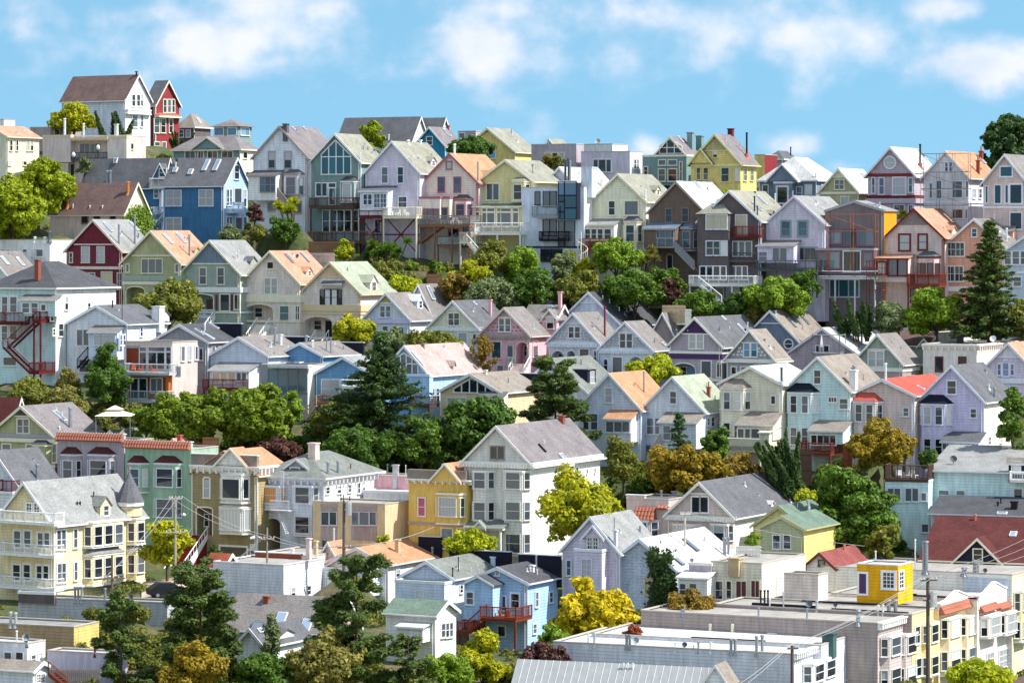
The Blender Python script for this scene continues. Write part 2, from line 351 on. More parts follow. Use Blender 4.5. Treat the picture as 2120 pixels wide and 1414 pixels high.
    def gable_glass(s, xs, y_top, y_sh, y_bot, off=0.0, trim='white', n=4, g='d', row=True):
        """big window following the gable: xs=(left, apex, right)"""
        u0, _ = s.onF(xs[0], y_bot, off); u1, v0 = s.onF(xs[2], y_bot, off); uc, vt = s.onF(xs[1], y_top, off); vs_ = s.onF(xs[1], y_sh, off)[1]
        top = lambda u: vs_+(vt-vs_)*(1-abs(u-uc)/max(uc-u0, u1-uc)); F = (0, -off, 1, 0); b = MB()
        us = [u0+(u1-u0)*i/n for i in range(n+1)]
        for u in us: b.fbox(F, u-.06, u+.06, .004, .12, v0, max(top(u), v0+.15))
        b.fbox(F, u0-.1, u1+.1, .004, .13, v0-.12, v0)
        if row: b.fbox(F, u0, u1, .004, .11, vs_-.06, vs_+.06)
        for (ua, ub) in ((u0-.08, uc), (uc, u1+.08)):
            za, zb = top(max(ua, u0)), top(min(ub, u1))
            b.add([(ua,-off-.004,za),(ub,-off-.004,zb),(ub,-off-.004,zb+.16),(ua,-off-.004,za+.16),(ua,-off-.12,za),(ub,-off-.12,zb),(ub,-off-.12,zb+.16),(ua,-off-.12,za+.16)],
                  [(0,1,2,3),(7,6,5,4),(0,4,5,1),(1,5,6,2),(2,6,7,3),(3,7,4,0)])
        o = b.build('window', mat('paint', trim), s.root)
        for i in range(n):
            ua, ub = us[i]+.05, us[i+1]-.05; pts = [(ua, v0), (ub, v0), (ub, top(ub)), (ua, top(ua))]
            if row and vs_-v0 > .3:
                q = MB().add([(ua,-off-.03,v0),(ub,-off-.03,v0),(ub,-off-.03,vs_-.05),(ua,-off-.03,vs_-.05)], [(0,1,2,3)]); q.build('pane', PANE[g], o); pts = [(ua, vs_+.05), (ub, vs_+.05), (ub, max(top(ub), vs_+.06)), (ua, max(top(ua), vs_+.06))]
            q = MB().add([(p[0], -off-.03, p[1]) for p in pts], [(0,1,2,3)]); q.build('pane', PANE[g], o)
        return s
    # --- volumes on the front
    def annex(s, x0, x1, yt, yb, depth=2.2, roof='shed', rise=8, wall=None, roofc=None, name='annex', kind=None, ov=.22, skirt=0.0, face='F'):
        u0 = s.onF(x0, yt, depth)[0]; u1, z1 = s.onF(x1, yt, depth); z0 = s.onF(x1, yb, depth)[1]-skirt; rz = rise*s.px
        if roof == 'shed':
            b = MB().prism([(-depth, z0), (.3, z0), (.3, z1+rz), (-depth, z1)], 'a', u0, u1)
        else: b = MB().box(u0, u1, -depth, .3, z0, z1)
        o = b.build(name, s.wm(wall, kind), s.root); fix_normals(o)
        rm = mat('roof' if roof != 'flat' else 'flatroof', roofc or s.roofc); t = .1
        if roof == 'shed':
            k = rz/depth if depth else 0
            r = MB().prism([(-depth-ov, z1-k*ov+.01), (0.0, z1+rz+.01), (0.0, z1+rz+t), (-depth-ov, z1-k*ov+t)], 'a', u0-ov, u1+ov)
            e = MB().fbox((0, -depth-ov, 1, 0), u0-ov, u1+ov, 0, .05, z1-k*ov-.06, z1-k*ov+t+.02); e.build('fascia', mat('paint', s.trim), o)
        elif roof == 'flat':
            r = MB().box(u0+.12, u1-.12, -depth+.12, .1, z1, z1+.03)
            e = MB(); e.box(u0-.06, u1+.06, -depth-.06, -depth+.12, z1-.16, z1+.12); e.box(u1-.12, u1+.06, -depth+.12, -.01, z1-.16, z1+.12); e.box(u0-.06, u0+.12, -depth+.12, -.01, z1-.16, z1+.12); e.build('parapet', mat('paint', s.trim), o)
        elif roof == 'hip':
            m_ = (u0+u1)/2
            r = MB().add([(u0-ov,-depth-ov,z1),(u1+ov,-depth-ov,z1),(u1+ov,0,z1),(u0-ov,0,z1),(m_-.2*(u1-u0),-.0,z1+rz),(m_+.2*(u1-u0),-.0,z1+rz)], [(0,1,5,4),(1,2,5),(3,0,4),(0,3,2,1),(2,3,4,5)])
        elif roof == 'gable':
            m_ = (u0+u1)/2; k = rz/((u1-u0)/2)
            MB().prism([(u0, z1), (u1, z1), (m_, z1+rz)], 'b', -depth, .3).build('gable', s.wm(wall, kind), o)
            r = MB().prism([(u0-ov, z1-k*ov+.01), (m_, z1+rz+.01), (u1+ov, z1-k*ov+.01), (u1+ov, z1-k*ov+t), (m_, z1+rz+t), (u0-ov, z1-k*ov+t)], 'b', -depth-ov, .2)
            e = MB().prism([(u0-ov, z1-k*ov-.1), (m_, z1+rz-.1), (u1+ov, z1-k*ov-.1), (u1+ov, z1-k*ov+t+.02), (m_, z1+rz+t+.02), (u0-ov, z1-k*ov+t+.02)], 'b', -depth-ov-.05, -depth-ov); fix_normals(e.build('bargeboard', mat('paint', s.trim), o))
        ro = r.build('annex_roof', rm, o); fix_normals(ro)
        return s
    def bay(s, x0, x1, yt, yb, rows=(), nf=1, depth=.85, roof='rdark', rise=11, wall=None, g=None, trim=None, wide=.62, cant=.62, wr=2, eave=.16):
        u0, z1 = s.onF(x0, yt); u1 = s.onF(x1, yt)[0]; z0 = s.onF(x1, yb)[1]; c = depth*cant; d = depth
        fp = [(u0, .2), (u0, 0), (u0+c, -d), (u1-c, -d), (u1, 0), (u1, .2)]
        o = MB().prism(fp, 'z', z0, z1).build('bay_window', s.wm(wall), s.root); fix_normals(o)
        bt = MB(); q = [(u0-.08, .0), (u0+c-.05, -d-.08), (u1-c+.05, -d-.08), (u1+.08, .0)]
        bt.prism(q, 'z', z1-.22, z1-.004); bt.prism(q, 'z', z0-.02, z0+.14); fix_normals(bt.build('bay_trim', mat('paint', trim or s.trim), o))
        e = eave; f = [(u0-e, .0), (u0+c-e*.5, -d-e), (u1-c+e*.5, -d-e), (u1+e, .0)]; rz = rise*s.px; m0, m1 = u0+(u1-u0)*.28, u1-(u1-u0)*.28
        if roof:
            r = MB().add([(p[0], p[1], z1) for p in f]+[(m0, -.02, z1+rz), (m1, -.02, z1+rz)], [(0,1,4), (1,2,5,4), (2,3,5), (3,2,1,0), (0,4,5,3)]); fix_normals(r.build('bay_roof', mat('roof', roof), o))
        for (ya, yc) in rows:
            va, vb_ = s.onF(x1, yc)[1], s.onF(x1, ya)[1]; fw = (u1-c)-(u0+c); ww = fw/nf
            for i in range(nf):
                m_ = u0+c+ww*(i+.5); s._win((0, -d, 1, 0), m_-ww*wide/2, m_+ww*wide/2, va, vb_, 1, wr, g, trim, .1)
            ln = math.hypot(c, d); 
            s._win((u1-c, -d, c/ln, d/ln), ln*.22, ln*.78, va, vb_, 1, wr, g, trim, .08)
            s._win((u0, 0, c/ln, -d/ln), ln*.22, ln*.78, va, vb_, 1, wr, g, trim, .08)
        return s
    def sbay(s, x0, x1, yt, yb, rows=(), nf=1, depth=.7, wall=None, trim=None, roof=None, rise=8, wide=.7, cant=.5, g=None):
        """bay on the right-hand wall"""
        u0, z1 = s.onS(x0, yt); u1 = s.onS(x1, yt)[0]; z0 = s.onS(x0, yb)[1]; c = depth*cant; d = depth
        o = MB().prism([(-.2, u0), (0, u0), (d, u0+c), (d, u1-c), (0, u1), (-.2, u1)], 'z', z0, z1).build('bay_window', s.wm(wall), s.root); fix_normals(o)
        q = [(0, u0-.06), (d+.08, u0+c-.05), (d+.08, u1-c+.05), (0, u1+.06)]
        bt = MB().prism(q, 'z', z1-.2, z1-.004).prism(q, 'z', z0-.02, z0+.14); fix_normals(bt.build('bay_trim', mat('paint', trim or s.trim), o))
        if roof:
            rz = rise*s.px; e = .15; f = [(0, u0-e), (d+e, u0+c-e), (d+e, u1-c+e), (0, u1+e)]
            r = MB().add([(p[0], p[1], z1) for p in f]+[(.02, u0+.2*(u1-u0), z1+rz), (.02, u1-.2*(u1-u0), z1+rz)], [(0,1,4), (1,2,5,4), (2,3,5), (3,2,1,0), (0,4,5,3)]); fix_normals(r.build('bay_roof', mat('roof', roof), o))
        for (ya, yc) in rows:
            va, vb_ = s.onS(x0, yc)[1], s.onS(x0, ya)[1]; fw = (u1-c)-(u0+c); ww = fw/nf
            for i in range(nf):
                m_ = u0+c+ww*(i+.5); s._win((d, 0, 0, 1), m_-ww*wide/2, m_+ww*wide/2, va, vb_, 1, 2, g, trim, .08)
            ln = math.hypot(c, d); s._win((0, u0, d/ln, c/ln), ln*.2, ln*.8, va, vb_, 1, 2, g, trim, .07)
        return s
    def porch(s, x0, x1, yt, yb, depth=1.6, arch=.35, door='dwood', inner=None):
        u0, z1 = s.onF(x0, yt); u1 = s.onF(x1, yt)[0]; z0 = s.onF((x0+x1)/2, yb)[1]; uc, hw = (u0+u1)/2, (u1-u0)/2
        zs = z1-hw*arch; pts = [(u0, z0), (u1, z0), (u1, zs)]; n = 7
        for i in range(1, n): an = math.pi*i/n; pts.append((uc+math.cos(an)*hw, zs+math.sin(an)*hw*arch))
        pts.append((u0, zs)); s.holes.append(pts)
        b = MB(); k = len(pts); vs_ = [(p[0], 0.0, p[1]) for p in pts]+[(p[0], depth, p[1]) for p in pts]
        b.add(vs_, [(i, (i+1) % k, k+(i+1) % k, k+i) for i in range(k)]+[tuple(range(k, 2*k))]); o = b.build('porch', s.wm(inner), s.root)
        t = MB(); 
        for i in range(2, k-1):
            (ua, va), (ub, vb_) = pts[i], pts[i+1]; t.add([(ua,-.004,va),(ub,-.004,vb_),(ub,-.004,vb_+.14),(ua,-.004,va+.14),(ua,-.1,va),(ub,-.1,vb_),(ub,-.1,vb_+.14),(ua,-.1,va+.14)], [(0,1,2,3),(7,6,5,4),(0,4,5,1),(2,6,7,3)])
        t.box(u0-.12, u0, -.1, -.004, z0, zs+.05); t.box(u1, u1+.12, -.1, -.004, z0, zs+.05); t.build('porch_arch', mat('paint', s.trim), o)
        dw = min(1.0, hw*.8); dh = min(2.1, (z1-z0)*.8); du = uc+hw*.3
        MB().box(du-dw/2, du+dw/2, depth-.07, depth-.004, z0+.01, z0+dh).build('door', mat('paint', door), s.root)
        s._win((0, depth-.01, 1, 0), uc-hw*.75, uc-hw*.25, z0+.9, z0+dh, 1, 2, 'd', None, .08)
        return s
    def entry(s, x, yt, yb, wpx=26, col='warm', rail='white', off=0.0):
        """front steps that come down towards the street"""
        u, z1 = s.onF(x, yt, off); z0 = s.onF(x, yb, off)[1]; hw = wpx*s.px/2/math.cos(s.psi); n = max(3, int((z1-z0)/.19)); b = MB(); run = .27
        for i in range(n):
            b.box(u-hw, u+hw, -off-.004-run*(i+1), -off-.004-run*i, z0-1.5, z1-(z1-z0)*i/n)
        o = b.build('stairs', mat('paint', col), s.root); r = MB(); bt = run*n
        for sx in (-hw-.06, hw+.06):
            r.bar((u+sx, -off, z1+.9), (u+sx, -off-bt, z0+.9), .07)
            r.prism([(-off-.004, z1-.35), (-off-.004, z1+.1), (-off-bt, z0+.15), (-off-bt, z0-1.2)], 'a', u+sx-.06, u+sx+.06)
            for i in range(0, n+1, 2): r.bar((u+sx, -off-run*i, z1-(z1-z0)*i/n), (u+sx, -off-run*i, z1+.9-(z1-z0)*i/n), .035)
        r.build('railing', mat('paint', rail), o); return s
    def stair(s, xt, yt, xb, yb, off=1.6, col='wood', wid=.9, rail=None, solid=False):
        """flight running along the wall"""
        (ua, za), (ub, zb) = s.onF(xt, yt, off), s.onF(xb, yb, off); n = max(3, int(abs(za-zb)/.2)); b = MB()
        for i in range(n):
            t0, t1 = i/n, (i+1)/n; b.box(ua+(ub-ua)*t0, ua+(ub-ua)*t1, -off, -off+wid, za+(zb-za)*t1-.05, za+(zb-za)*t1)
        for o_ in (-off-.05, -off+wid):
            b.add([(ua,o_,za-.3),(ub,o_,zb-.3),(ub,o_,zb+.02),(ua,o_,za+.02),(ua,o_+.05,za-.3),(ub,o_+.05,zb-.3),(ub,o_+.05,zb+.02),(ua,o_+.05,za+.02)], [(0,1,2,3),(7,6,5,4),(0,4,5,1),(1,5,6,2),(2,6,7,3),(3,7,4,0)])
        o = b.build('stairs', mat('wood', col), s.root); r = MB(); r.bar((ua, -off, za+.95), (ub, -off, zb+.95), .06); m_ = max(4, int(abs(ua-ub)/.16))
        if solid: r.add([(ua,-off,za),(ub,-off,zb),(ub,-off,zb+.95),(ua,-off,za+.95)], [(0,1,2,3)])
        for i in range(m_+1): t = i/m_; r.bar((ua+(ub-ua)*t, -off, za+(zb-za)*t), (ua+(ub-ua)*t, -off, za+(zb-za)*t+.95), .025 if i % m_ else .07)
        r.build('railing', mat('wood', rail or col), o); return s
    def deck(s, x0, x1, yt, yb, depth=2.4, col='wood', style='bal', posts=None, floor=None, base=0.0, face='F', under=0.3):
        """balcony or deck: railing from yt to yb (floor level) measured at its front edge; posts run down to pixel row 'posts'"""
        if face == 'F':
            u0 = s.onF(x0, yb, depth)[0]; u1, z0 = s.onF(x1, yb, depth); z1 = s.onF(x1, yt, depth)[1]
            o = MB().box(u0, u1, -depth, -base-.004, z0-under, z0).build('deck', mat('wood', floor or col), s.root)
            segs = [((u0, -depth), (u1, -depth)), ((u1, -depth), (u1, -base-.05)), ((u0, -depth), (u0, -base-.05))]
        else:
            u0 = s.onS(x0, yb, depth)[0]; u1, z0 = s.onS(x1, yb, depth); z1 = s.onS(x1, yt, depth)[1]
            o = MB().box(.004, depth, u0, u1, z0-under, z0).build('deck', mat('wood', floor or col), s.root)
            segs = [((depth, u0), (depth, u1)), ((depth, u0), (.05, u0)), ((depth, u1), (.05, u1))]
        z1 = max(z1, z0+.7); r = MB()
        for (p, q) in segs:
            ln = math.dist(p, q)
            if style == 'solid':
                r.add([(p[0],p[1],z0-under-.1),(q[0],q[1],z0-under-.1),(q[0],q[1],z1),(p[0],p[1],z1)], [(0,1,2,3)])
            r.bar((*p, z1), (*q, z1), .06); 
            if style != 'solid': r.bar((*p, z0+.1), (*q, z0+.1), .045)
            nb = max(2, int(ln/(.17 if style == 'bal' else 1.4)))
            for i in range(nb+1):
                t = i/nb; big = i % 8 == 0 or i == nb; pt = (p[0]+(q[0]-p[0])*t, p[1]+(q[1]-p[1])*t)
                if style == 'bal' or big or style == 'glass': r.bar((*pt, z0-.1), (*pt, z1+(.08 if big else 0)), .06 if big else .024)
        ro = r.build('railing', mat('wood', col), o)
        if style == 'glass':
            gq = MB()
            for (p, q) in segs: gq.add([(p[0],p[1],z0+.12),(q[0],q[1],z0+.12),(q[0],q[1],z1-.06),(p[0],p[1],z1-.06)], [(0,1,2,3)])
            gq.build('glass_panel', PANE['v'], o)
        if posts:
            zb = s.onF(x1, posts, depth)[1]; np_ = max(2, int(abs(u1-u0)/2.6)+1)
            for i in range(np_):
                t = i/(np_-1)
                MB().box(u0+(u1-u0-.18)*t, u0+(u1-u0-.18)*t+.18, -depth+.05, -depth+.23, zb-1.0, z0-under).build('post', mat('wood', col), o)
        return s
    # --- trim
    def band(s, yt, yb, off=.12, col=None, S=True, name='belt_course', dent=False):
        z1, z0 = s.zF(yt), s.zF(yb); b = MB(); b.box(-s.W-off, off, -off, -.004, z0, z1)
        if S: b.box(.004, off, .0, s.L, z0, z1)
        o = b.build(name, mat('paint', col or s.trim), s.root)
        if dent:
            d = MB(); n = int(s.W/.35)
            for i in range(n): u = -s.W+.1+i*.35; d.box(u, u+.16, -off-.14, -off, z0+.02, z0+(z1-z0)*.6)
            d.build('dentil_row', mat('paint', col or s.trim), o)
        return s
    def cornice(s, yt, yb, col=None, S=True, off=.4, br=True):
        """projecting cornice with brackets under it"""
        z1, z0 = s.zF(yt), s.zF(yb); b = MB(); h = z1-z0
        b.box(-s.W-.08, off, -off, -.004, z1-h*.3, z1); b.box(-s.W-.05, off*.6, -off*.6, -.004, z0+h*.35, z1-h*.3)
        if S: b.box(.004, off, 0, s.L, z1-h*.3, z1); b.box(.004, off*.6, 0, s.L, z0+h*.35, z1-h*.3)
        b.box(-s.W, .05, -.1, -.004, z0, z0+h*.35)
        o = b.build('cornice', mat('paint', col or s.trim), s.root)
        if br:
            n = max(3, int(s.W/.8)); bm_ = mat('paint', col or s.trim)
            for i in range(n+1):
                u = -s.W+.05+(s.W-.25)*i/n; MB().box(u, u+.16, -off*.9, -.1, z0-.15, z1-h*.3).build('bracket', bm_, o)
            if S:
                n = max(3, int(s.L/.8))
                for i in range(n+1): u = .1+(s.L-.3)*i/n; MB().box(.05, off*.9, u, u+.16, z0-.15, z1-h*.3).build('bracket', bm_, o)
        return s
    def tri(s, y, col, kind='stucco', frac=.9, off=.05, trim=True):
        """panel filling the top of the gable down to pixel row y"""
        z0 = s.onF_center(y); k = (s.hp-s.he)/(s.W/2); hw = (s.hp-z0)/k*frac
        b = MB().prism([(-s.W/2-hw, z0), (-s.W/2+hw, z0), (-s.W/2, z0+hw*k)], 'b', -off, -.004); fix_normals(b.build('gable_panel', mat(kind, col), s.root))
        if trim: MB().box(-s.W/2-hw-.1, -s.W/2+hw+.1, -off-.07, -.004, z0-.16, z0-.004).build('gable_trim', mat('paint', s.trim), s.root)
        return s
    def onF_center(s, y):
        p = s.O+s.R @ Vector((-s.W/2, 0, 0)); return CZ+(HY-y)/FP*p.y-s.O.z
    def studs(s, y0, y1, col, step=.42, size=.2, off=.05):
        """rows of raised square shingle ornaments in the gable between pixel rows y0 (top) and y1"""
        z1, z0 = s.onF_center(y0), s.onF_center(y1); k = (s.hp-s.he)/(s.W/2); b = MB(); z = z0+.15; r = 0
        while z < z1:
            hw = (s.hp-z-.5)/k; u = -hw+(step/2 if r % 2 else 0)
            while u < hw-size:
                if abs(u+size/2) > .95 or z > z0+1.9: b.box(-s.W/2+u, -s.W/2+u+size, -off, -.004, z, z+size*.8)
                u += step
            z += step*.8; r += 1
        if b.v: b.build('shingle_pattern', mat('paint', col), s.root)
        return s
    def parapet(s, yt, yb, col=None, kind='stucco', thick=.35, tiles=None, x0=None, x1=None, cap=True, off=.1):
        z1, z0 = s.zF(yt), s.zF(yb); u0 = -s.W if x0 is None else s.onF(x0, yb)[0]; u1 = 0 if x1 is None else s.onF(x1, yb)[0]
        o = MB().box(u0, u1, -off, thick, z0, z1).build('parapet', s.wm(col, kind), s.root)
        if cap: MB().box(u0-.08, u1+.08, -off-.1, thick+.06, z1, z1+.1).build('coping', mat('paint', s.trim), o)
        if tiles: s.tiles(u0, u1, z1+.05, z0+.05, tiles, o)
        return s
    def tiles(s, u0, u1, zt, zb, col, parent, fc=None, slope=.42, pitch=.34, base=0.1):
        """barrel tiles on a sloping skirt, each its own piece"""
        global _TILE
        fc = fc or (0, 0, 1, 0); ln = math.hypot(zt-zb, slope); rows = max(1, round(ln/.55)); n = max(2, int((u1-u0)/pitch)); p = (u1-u0)/n
        a, bb, ux, uy = fc; nx, ny = uy, -ux
        key = ('tile', C(col), round(p, 2), round(ln/rows, 2))
        if key not in _M:
            q = MB(); seg = 5; l_ = ln/rows*1.08; r1, r2 = p*.54, p*.44
            vv = []
            for t, r in ((0, r1), (1, r2)):
                for i in range(seg+1): an = math.pi*i/seg; vv.append((-math.cos(an)*r, t*l_, math.sin(an)*r*.7))
            q.add(vv, [(i, i+1, seg+2+i, seg+1+i) for i in range(seg)]+[tuple(range(seg+1))[::-1]])
            me = bpy.data.meshes.new('tile'); me.from_pydata(q.v, [], q.f); me.update(); me.materials.append(mat('brick', col)); _M[key] = me
        bs = MB().add([(a+ux*u0+nx*(base+slope), bb+uy*u0+ny*(base+slope), zb-.02), (a+ux*u1+nx*(base+slope), bb+uy*u1+ny*(base+slope), zb-.02), (a+ux*u1+nx*base, bb+uy*u1+ny*base, zt-.02), (a+ux*u0+nx*base, bb+uy*u0+ny*base, zt-.02),
                       (a+ux*u0, bb+uy*u0, zb-.1), (a+ux*u1, bb+uy*u1, zb-.1)], [(0,1,2,3), (4,5,1,0), (0,3,4), (1,5,2), (3,2,5,4)]).build('tile_bed', mat('brick', col), s.root)
        up = Vector((-nx*slope, -ny*slope, zt-zb)).normalized(); xa = Vector((ux, uy, 0)); zn = xa.cross(up)
        R = Matrix((xa, up, zn)).transposed().to_4x4()
        for r in range(rows):
            for i in range(n):
                u = u0+p*(i+.5); t = r/rows
                pos = Vector((a+ux*u+nx*(base+slope*(1-t)), bb+uy*u+ny*(base+slope*(1-t)), zb+(zt-zb)*t))+zn*.015*(r+1)
                o = bpy.data.objects.new('tile', _M[key]); COL.objects.link(o); o.parent = bs; o.matrix_local = Matrix.Translation(pos) @ R
        return s
    def sgable(s, x0, x1, yt, ysh, yb, col=None, kind='stucco', thick=.3):
        """pointed false front standing on the right-hand wall"""
        u0, z0 = s.onS(x0, yb); u1 = s.onS(x1, yb)[0]; zs = s.onS(x0, ysh)[1]; zt = s.onS((x0+x1)/2, yt)[1]; m_ = (u0+u1)/2; q = (u1-u0)*.28
        o = MB().prism([(u0, z0), (u1, z0), (u1, zs), (m_+q, zs+.15), (m_, zt), (m_-q, zs+.15), (u0, zs)], 'a', -thick, .06).build('false_front', s.wm(col, kind), s.root); fix_normals(o)
        c = MB(); pts = [(u0-.05, zs), (m_-q, zs+.15), (m_, zt), (m_+q, zs+.15), (u1+.05, zs)]
        for (ua, va), (ub, vb_) in zip(pts, pts[1:]): c.add([(a, u, v+d) for a in (-thick-.05, .14) for u, v, d in ((ua, va, .004), (ub, vb_, .004), (ub, vb_, .14), (ua, va, .14))], [(0,1,2,3), (7,6,5,4), (0,4,5,1), (1,5,6,2), (2,6,7,3), (3,7,4,0)])
        fix_normals(c.build('coping', mat('paint', s.trim), o)); return s
    def stiles(s, x0, x1, yt, yb, col='terra', slope=.55):
        u0, zt = s.onS(x0, yt); u1 = s.onS(x1, yt)[0]; zb = s.onS(x0, yb)[1]; return s.tiles(u0, u1, zt, zb, col, s.root, (0, 0, 0, 1), slope)
    def backwall(s, xl, xr, yt, yb, col='navy', kind='flatroof'):
        d0 = s.dirl(xl, yt); t = (s.L-.3-s.cl.y)/d0.y; u0 = (s.cl+d0*t).x; z1 = (s.cl+d0*t).z
        d0 = s.dirl(xr, yb); t = (s.L-.3-s.cl.y)/d0.y; p = s.cl+d0*t
        o = MB().box(u0, p.x, s.L-.3, s.L+.05, min(p.z, s.he)-1.0, z1).build('back_parapet', mat(kind, col), s.root)
        MB().box(u0-.05, p.x+.05, s.L-.36, s.L+.11, z1, z1+.08).build('coping', mat('paint', 'lgrey'), o); return s
    # --- things on the roof
    def vent(s, x, yt, yb, wpx=3.2, col='metal', cap=True, name='vent_pipe'):
        p = s.onR(x, yb); h = max(.25, (yb-yt)*s.px); r = max(.05, wpx/2*s.px); b = MB().bar(p-Vector((0, 0, .3)), p+Vector((0, 0, h)), r, 8)
        if cap: b.bar(p+Vector((0, 0, h-.02)), p+Vector((0, 0, h+.12)), r*1.5, 8, r*1.2)
        b.bar(p-Vector((0, 0, .25)), p+Vector((0, 0, .1)), r*2.0, 8, r*1.2)
        b.build(name, mat('metal' if col in ('metal', 'lgrey', 'white', 'dgrey') else 'paint', col), s.root); return s
    def chim(s, x, yt, yb, wpx=14, col='brick', kind='brick', pot=None, dpx=None, back=0.0):
        p = s.onR(x, yb); p.y += back; h = (yb-yt)*s.px; hw = wpx/2*s.px/1.25; b = MB().box(p.x-hw, p.x+hw, p.y-hw, p.y+hw, p.z-1.2, p.z+h)
        b.box(p.x-hw-.08, p.x+hw+.08, p.y-hw-.08, p.y+hw+.08, p.z+h, p.z+h+.14); o = b.build('chimney', mat(kind, col), s.root)
        if pot: MB().bar(p+Vector((0, 0, h+.1)), p+Vector((0, 0, h+.75)), hw*.6, 8, hw*.45).build('chimney_pot', mat('brick', pot), o)
        return s
    def sky(s, pts, ln=1.3, wd=.75, col='lgrey'):
        for it in pts.split():
            x, y = [float(v) for v in it.split(',')]; p = s.onR(x, y)
            if s.typ in 'GH': k = (s.hp-s.he)/(s.W/2); ax = Vector((-1, 0, k)).normalized(); bx = Vector((0, 1, 0))
            elif s.typ == 'X': k = (s.hp-s.he)/(s.L/2); ax = Vector((0, 1, k)).normalized(); bx = Vector((1, 0, 0))
            else: ax = Vector((0, 1, 0)); bx = Vector((1, 0, 0))
            n = bx.cross(ax); n = n if n.z > 0 else -n; R = Matrix((ax, bx, n)).transposed(); T = .15
            def blk(l_, w_, z0, z1):
                return [p+R @ Vector((i*l_/2, j*w_/2, z)) for z in (z0, z1) for i, j in ((-1,-1), (1,-1), (1,1), (-1,1))]
            fs = [(0,3,2,1),(4,5,6,7),(0,1,5,4),(1,2,6,5),(2,3,7,6),(3,0,4,7)]
            o = MB().add(blk(ln, wd, T, T+.16), fs).build('skylight', mat('paint', col), s.root)
            MB().add(blk(ln-.16, wd-.16, T+.165, T+.18), fs).build('pane', PANE['s'], o)
        return s
    def dormer(s, x, y, wpx=30, hpx=28, wall=None, roofc=None, win=True, kind='gable'):
        """dormer on the right-hand slope (gable house); its front foot is at pixel (x, y)"""
        p = s.onR(x, y); w_ = wpx*s.px; h = hpx*s.px; k = (s.hp-s.he)/(s.W/2); a1 = p.x; back = min(h/k, s.W/2+p.x+.5) if k > 0 else 1; b0, b1 = p.y-w_/2, p.y+w_/2; zt = p.z+h*.55 if kind == 'gable' else p.z+h
        if kind == 'gable':
            sec = [(b0, p.z-.3), (b1, p.z-.3), (b1, zt), ((b0+b1)/2, p.z+h), (b0, zt)]
        else: sec = [(b0, p.z-.3), (b1, p.z-.3), (b1, zt), (b0, zt)]
        ab = max(a1-h/k-.2, -s.W/2-.4); o = MB().prism(sec, 'a', ab, a1).build('dormer', s.wm(wall), s.root); fix_normals(o)
        t = .1; m_ = (b0+b1)/2; e = .15
        if kind == 'gable': r = MB().prism([(b0-e, zt-.1), (m_, p.z+h+.01), (b1+e, zt-.1), (b1+e, zt+t-.1), (m_, p.z+h+t), (b0-e, zt+t-.1)], 'a', ab, a1+e)
        else: r = MB().prism([(b0-e, zt+.01), (b1+e, zt+.01), (b1+e, zt+t), (b0-e, zt+t)], 'a', ab, a1+e)
        fix_normals(r.build('dormer_roof', mat('roof', roofc or s.roofc), o))
        if win: s._win((a1, 0, 0, 1), b0+w_*.28, b1-w_*.28, p.z+.15, p.z+h*(.55 if kind == 'gable' else .85), 1, 2, None, None, .07)
        return s
    def fgable(s, x0, x1, yt, yb, depth=.9, wall=None, roofc=None, win=None, back=3.0):
        """small gable projecting on the front roof slope"""
        u0, z0 = s.onF(x0, yb, depth); u1 = s.onF(x1, yb, depth)[0]; z1 = s.onF((x0+x1)/2, yt, depth)[1]; m_ = (u0+u1)/2; k = (z1-z0)/((u1-u0)/2); e = .22; t = .12
        o = MB().prism([(u0, z0-.01), (u1, z0-.01), (m_, z1)], 'b', -depth, back).build('gable', s.wm(wall), s.root); fix_normals(o)
        r = MB().prism([(u0-e, z0-k*e+.01), (m_, z1+.01), (u1+e, z0-k*e+.01), (u1+e, z0-k*e+t), (m_, z1+t), (u0-e, z0-k*e+t)], 'b', -depth-e, back); fix_normals(r.build('gable_roof', mat('roof', roofc or s.roofc), o))
        r = MB().prism([(u0-e, z0-k*e-.12), (m_, z1-.14), (u1+e, z0-k*e-.12), (u1+e, z0-k*e+t+.03), (m_, z1+t+.03), (u0-e, z0-k*e+t+.03)], 'b', -depth-e-.06, -depth-e); fix_normals(r.build('bargeboard', mat('paint', s.trim), o))
        if win: s.w(win, off=depth)
        return s
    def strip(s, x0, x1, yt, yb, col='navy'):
        """low upstand on a flat roof; its dark colour mixes tar and parapet shade"""
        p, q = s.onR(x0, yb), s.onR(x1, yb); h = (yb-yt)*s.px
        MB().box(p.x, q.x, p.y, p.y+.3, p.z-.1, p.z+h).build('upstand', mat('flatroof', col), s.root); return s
    def dish(s, x, y, rpx=6, col='grey', wall=False):
        p = s.onR(x, y+rpx*1.6); r = rpx*s.px; c = p+Vector((0, 0, rpx*1.6*s.px)); d = Vector((.15, -.85, .45)).normalized(); t = d.orthogonal().normalized(); u = d.cross(t); b = MB(); n = 10
        vs_ = [c]+[c+(t*math.cos(2*math.pi*i/n)+u*math.sin(2*math.pi*i/n))*r*.6+d*.06 for i in range(n)]+[c+(t*math.cos(2*math.pi*i/n)+u*math.sin(2*math.pi*i/n))*r+d*.18 for i in range(n)]
        b.add(vs_, [(0, 1+i, 1+(i+1) % n) for i in range(n)]+[(1+i, 11+i, 11+(i+1) % n, 1+(i+1) % n) for i in range(n)])
        b.bar(p-Vector((0, 0, .2)), c, .04); b.bar(c, c+d*.5-Vector((0, 0, .25)), .025); b.build('satellite_dish', mat('paint', col), s.root); return s
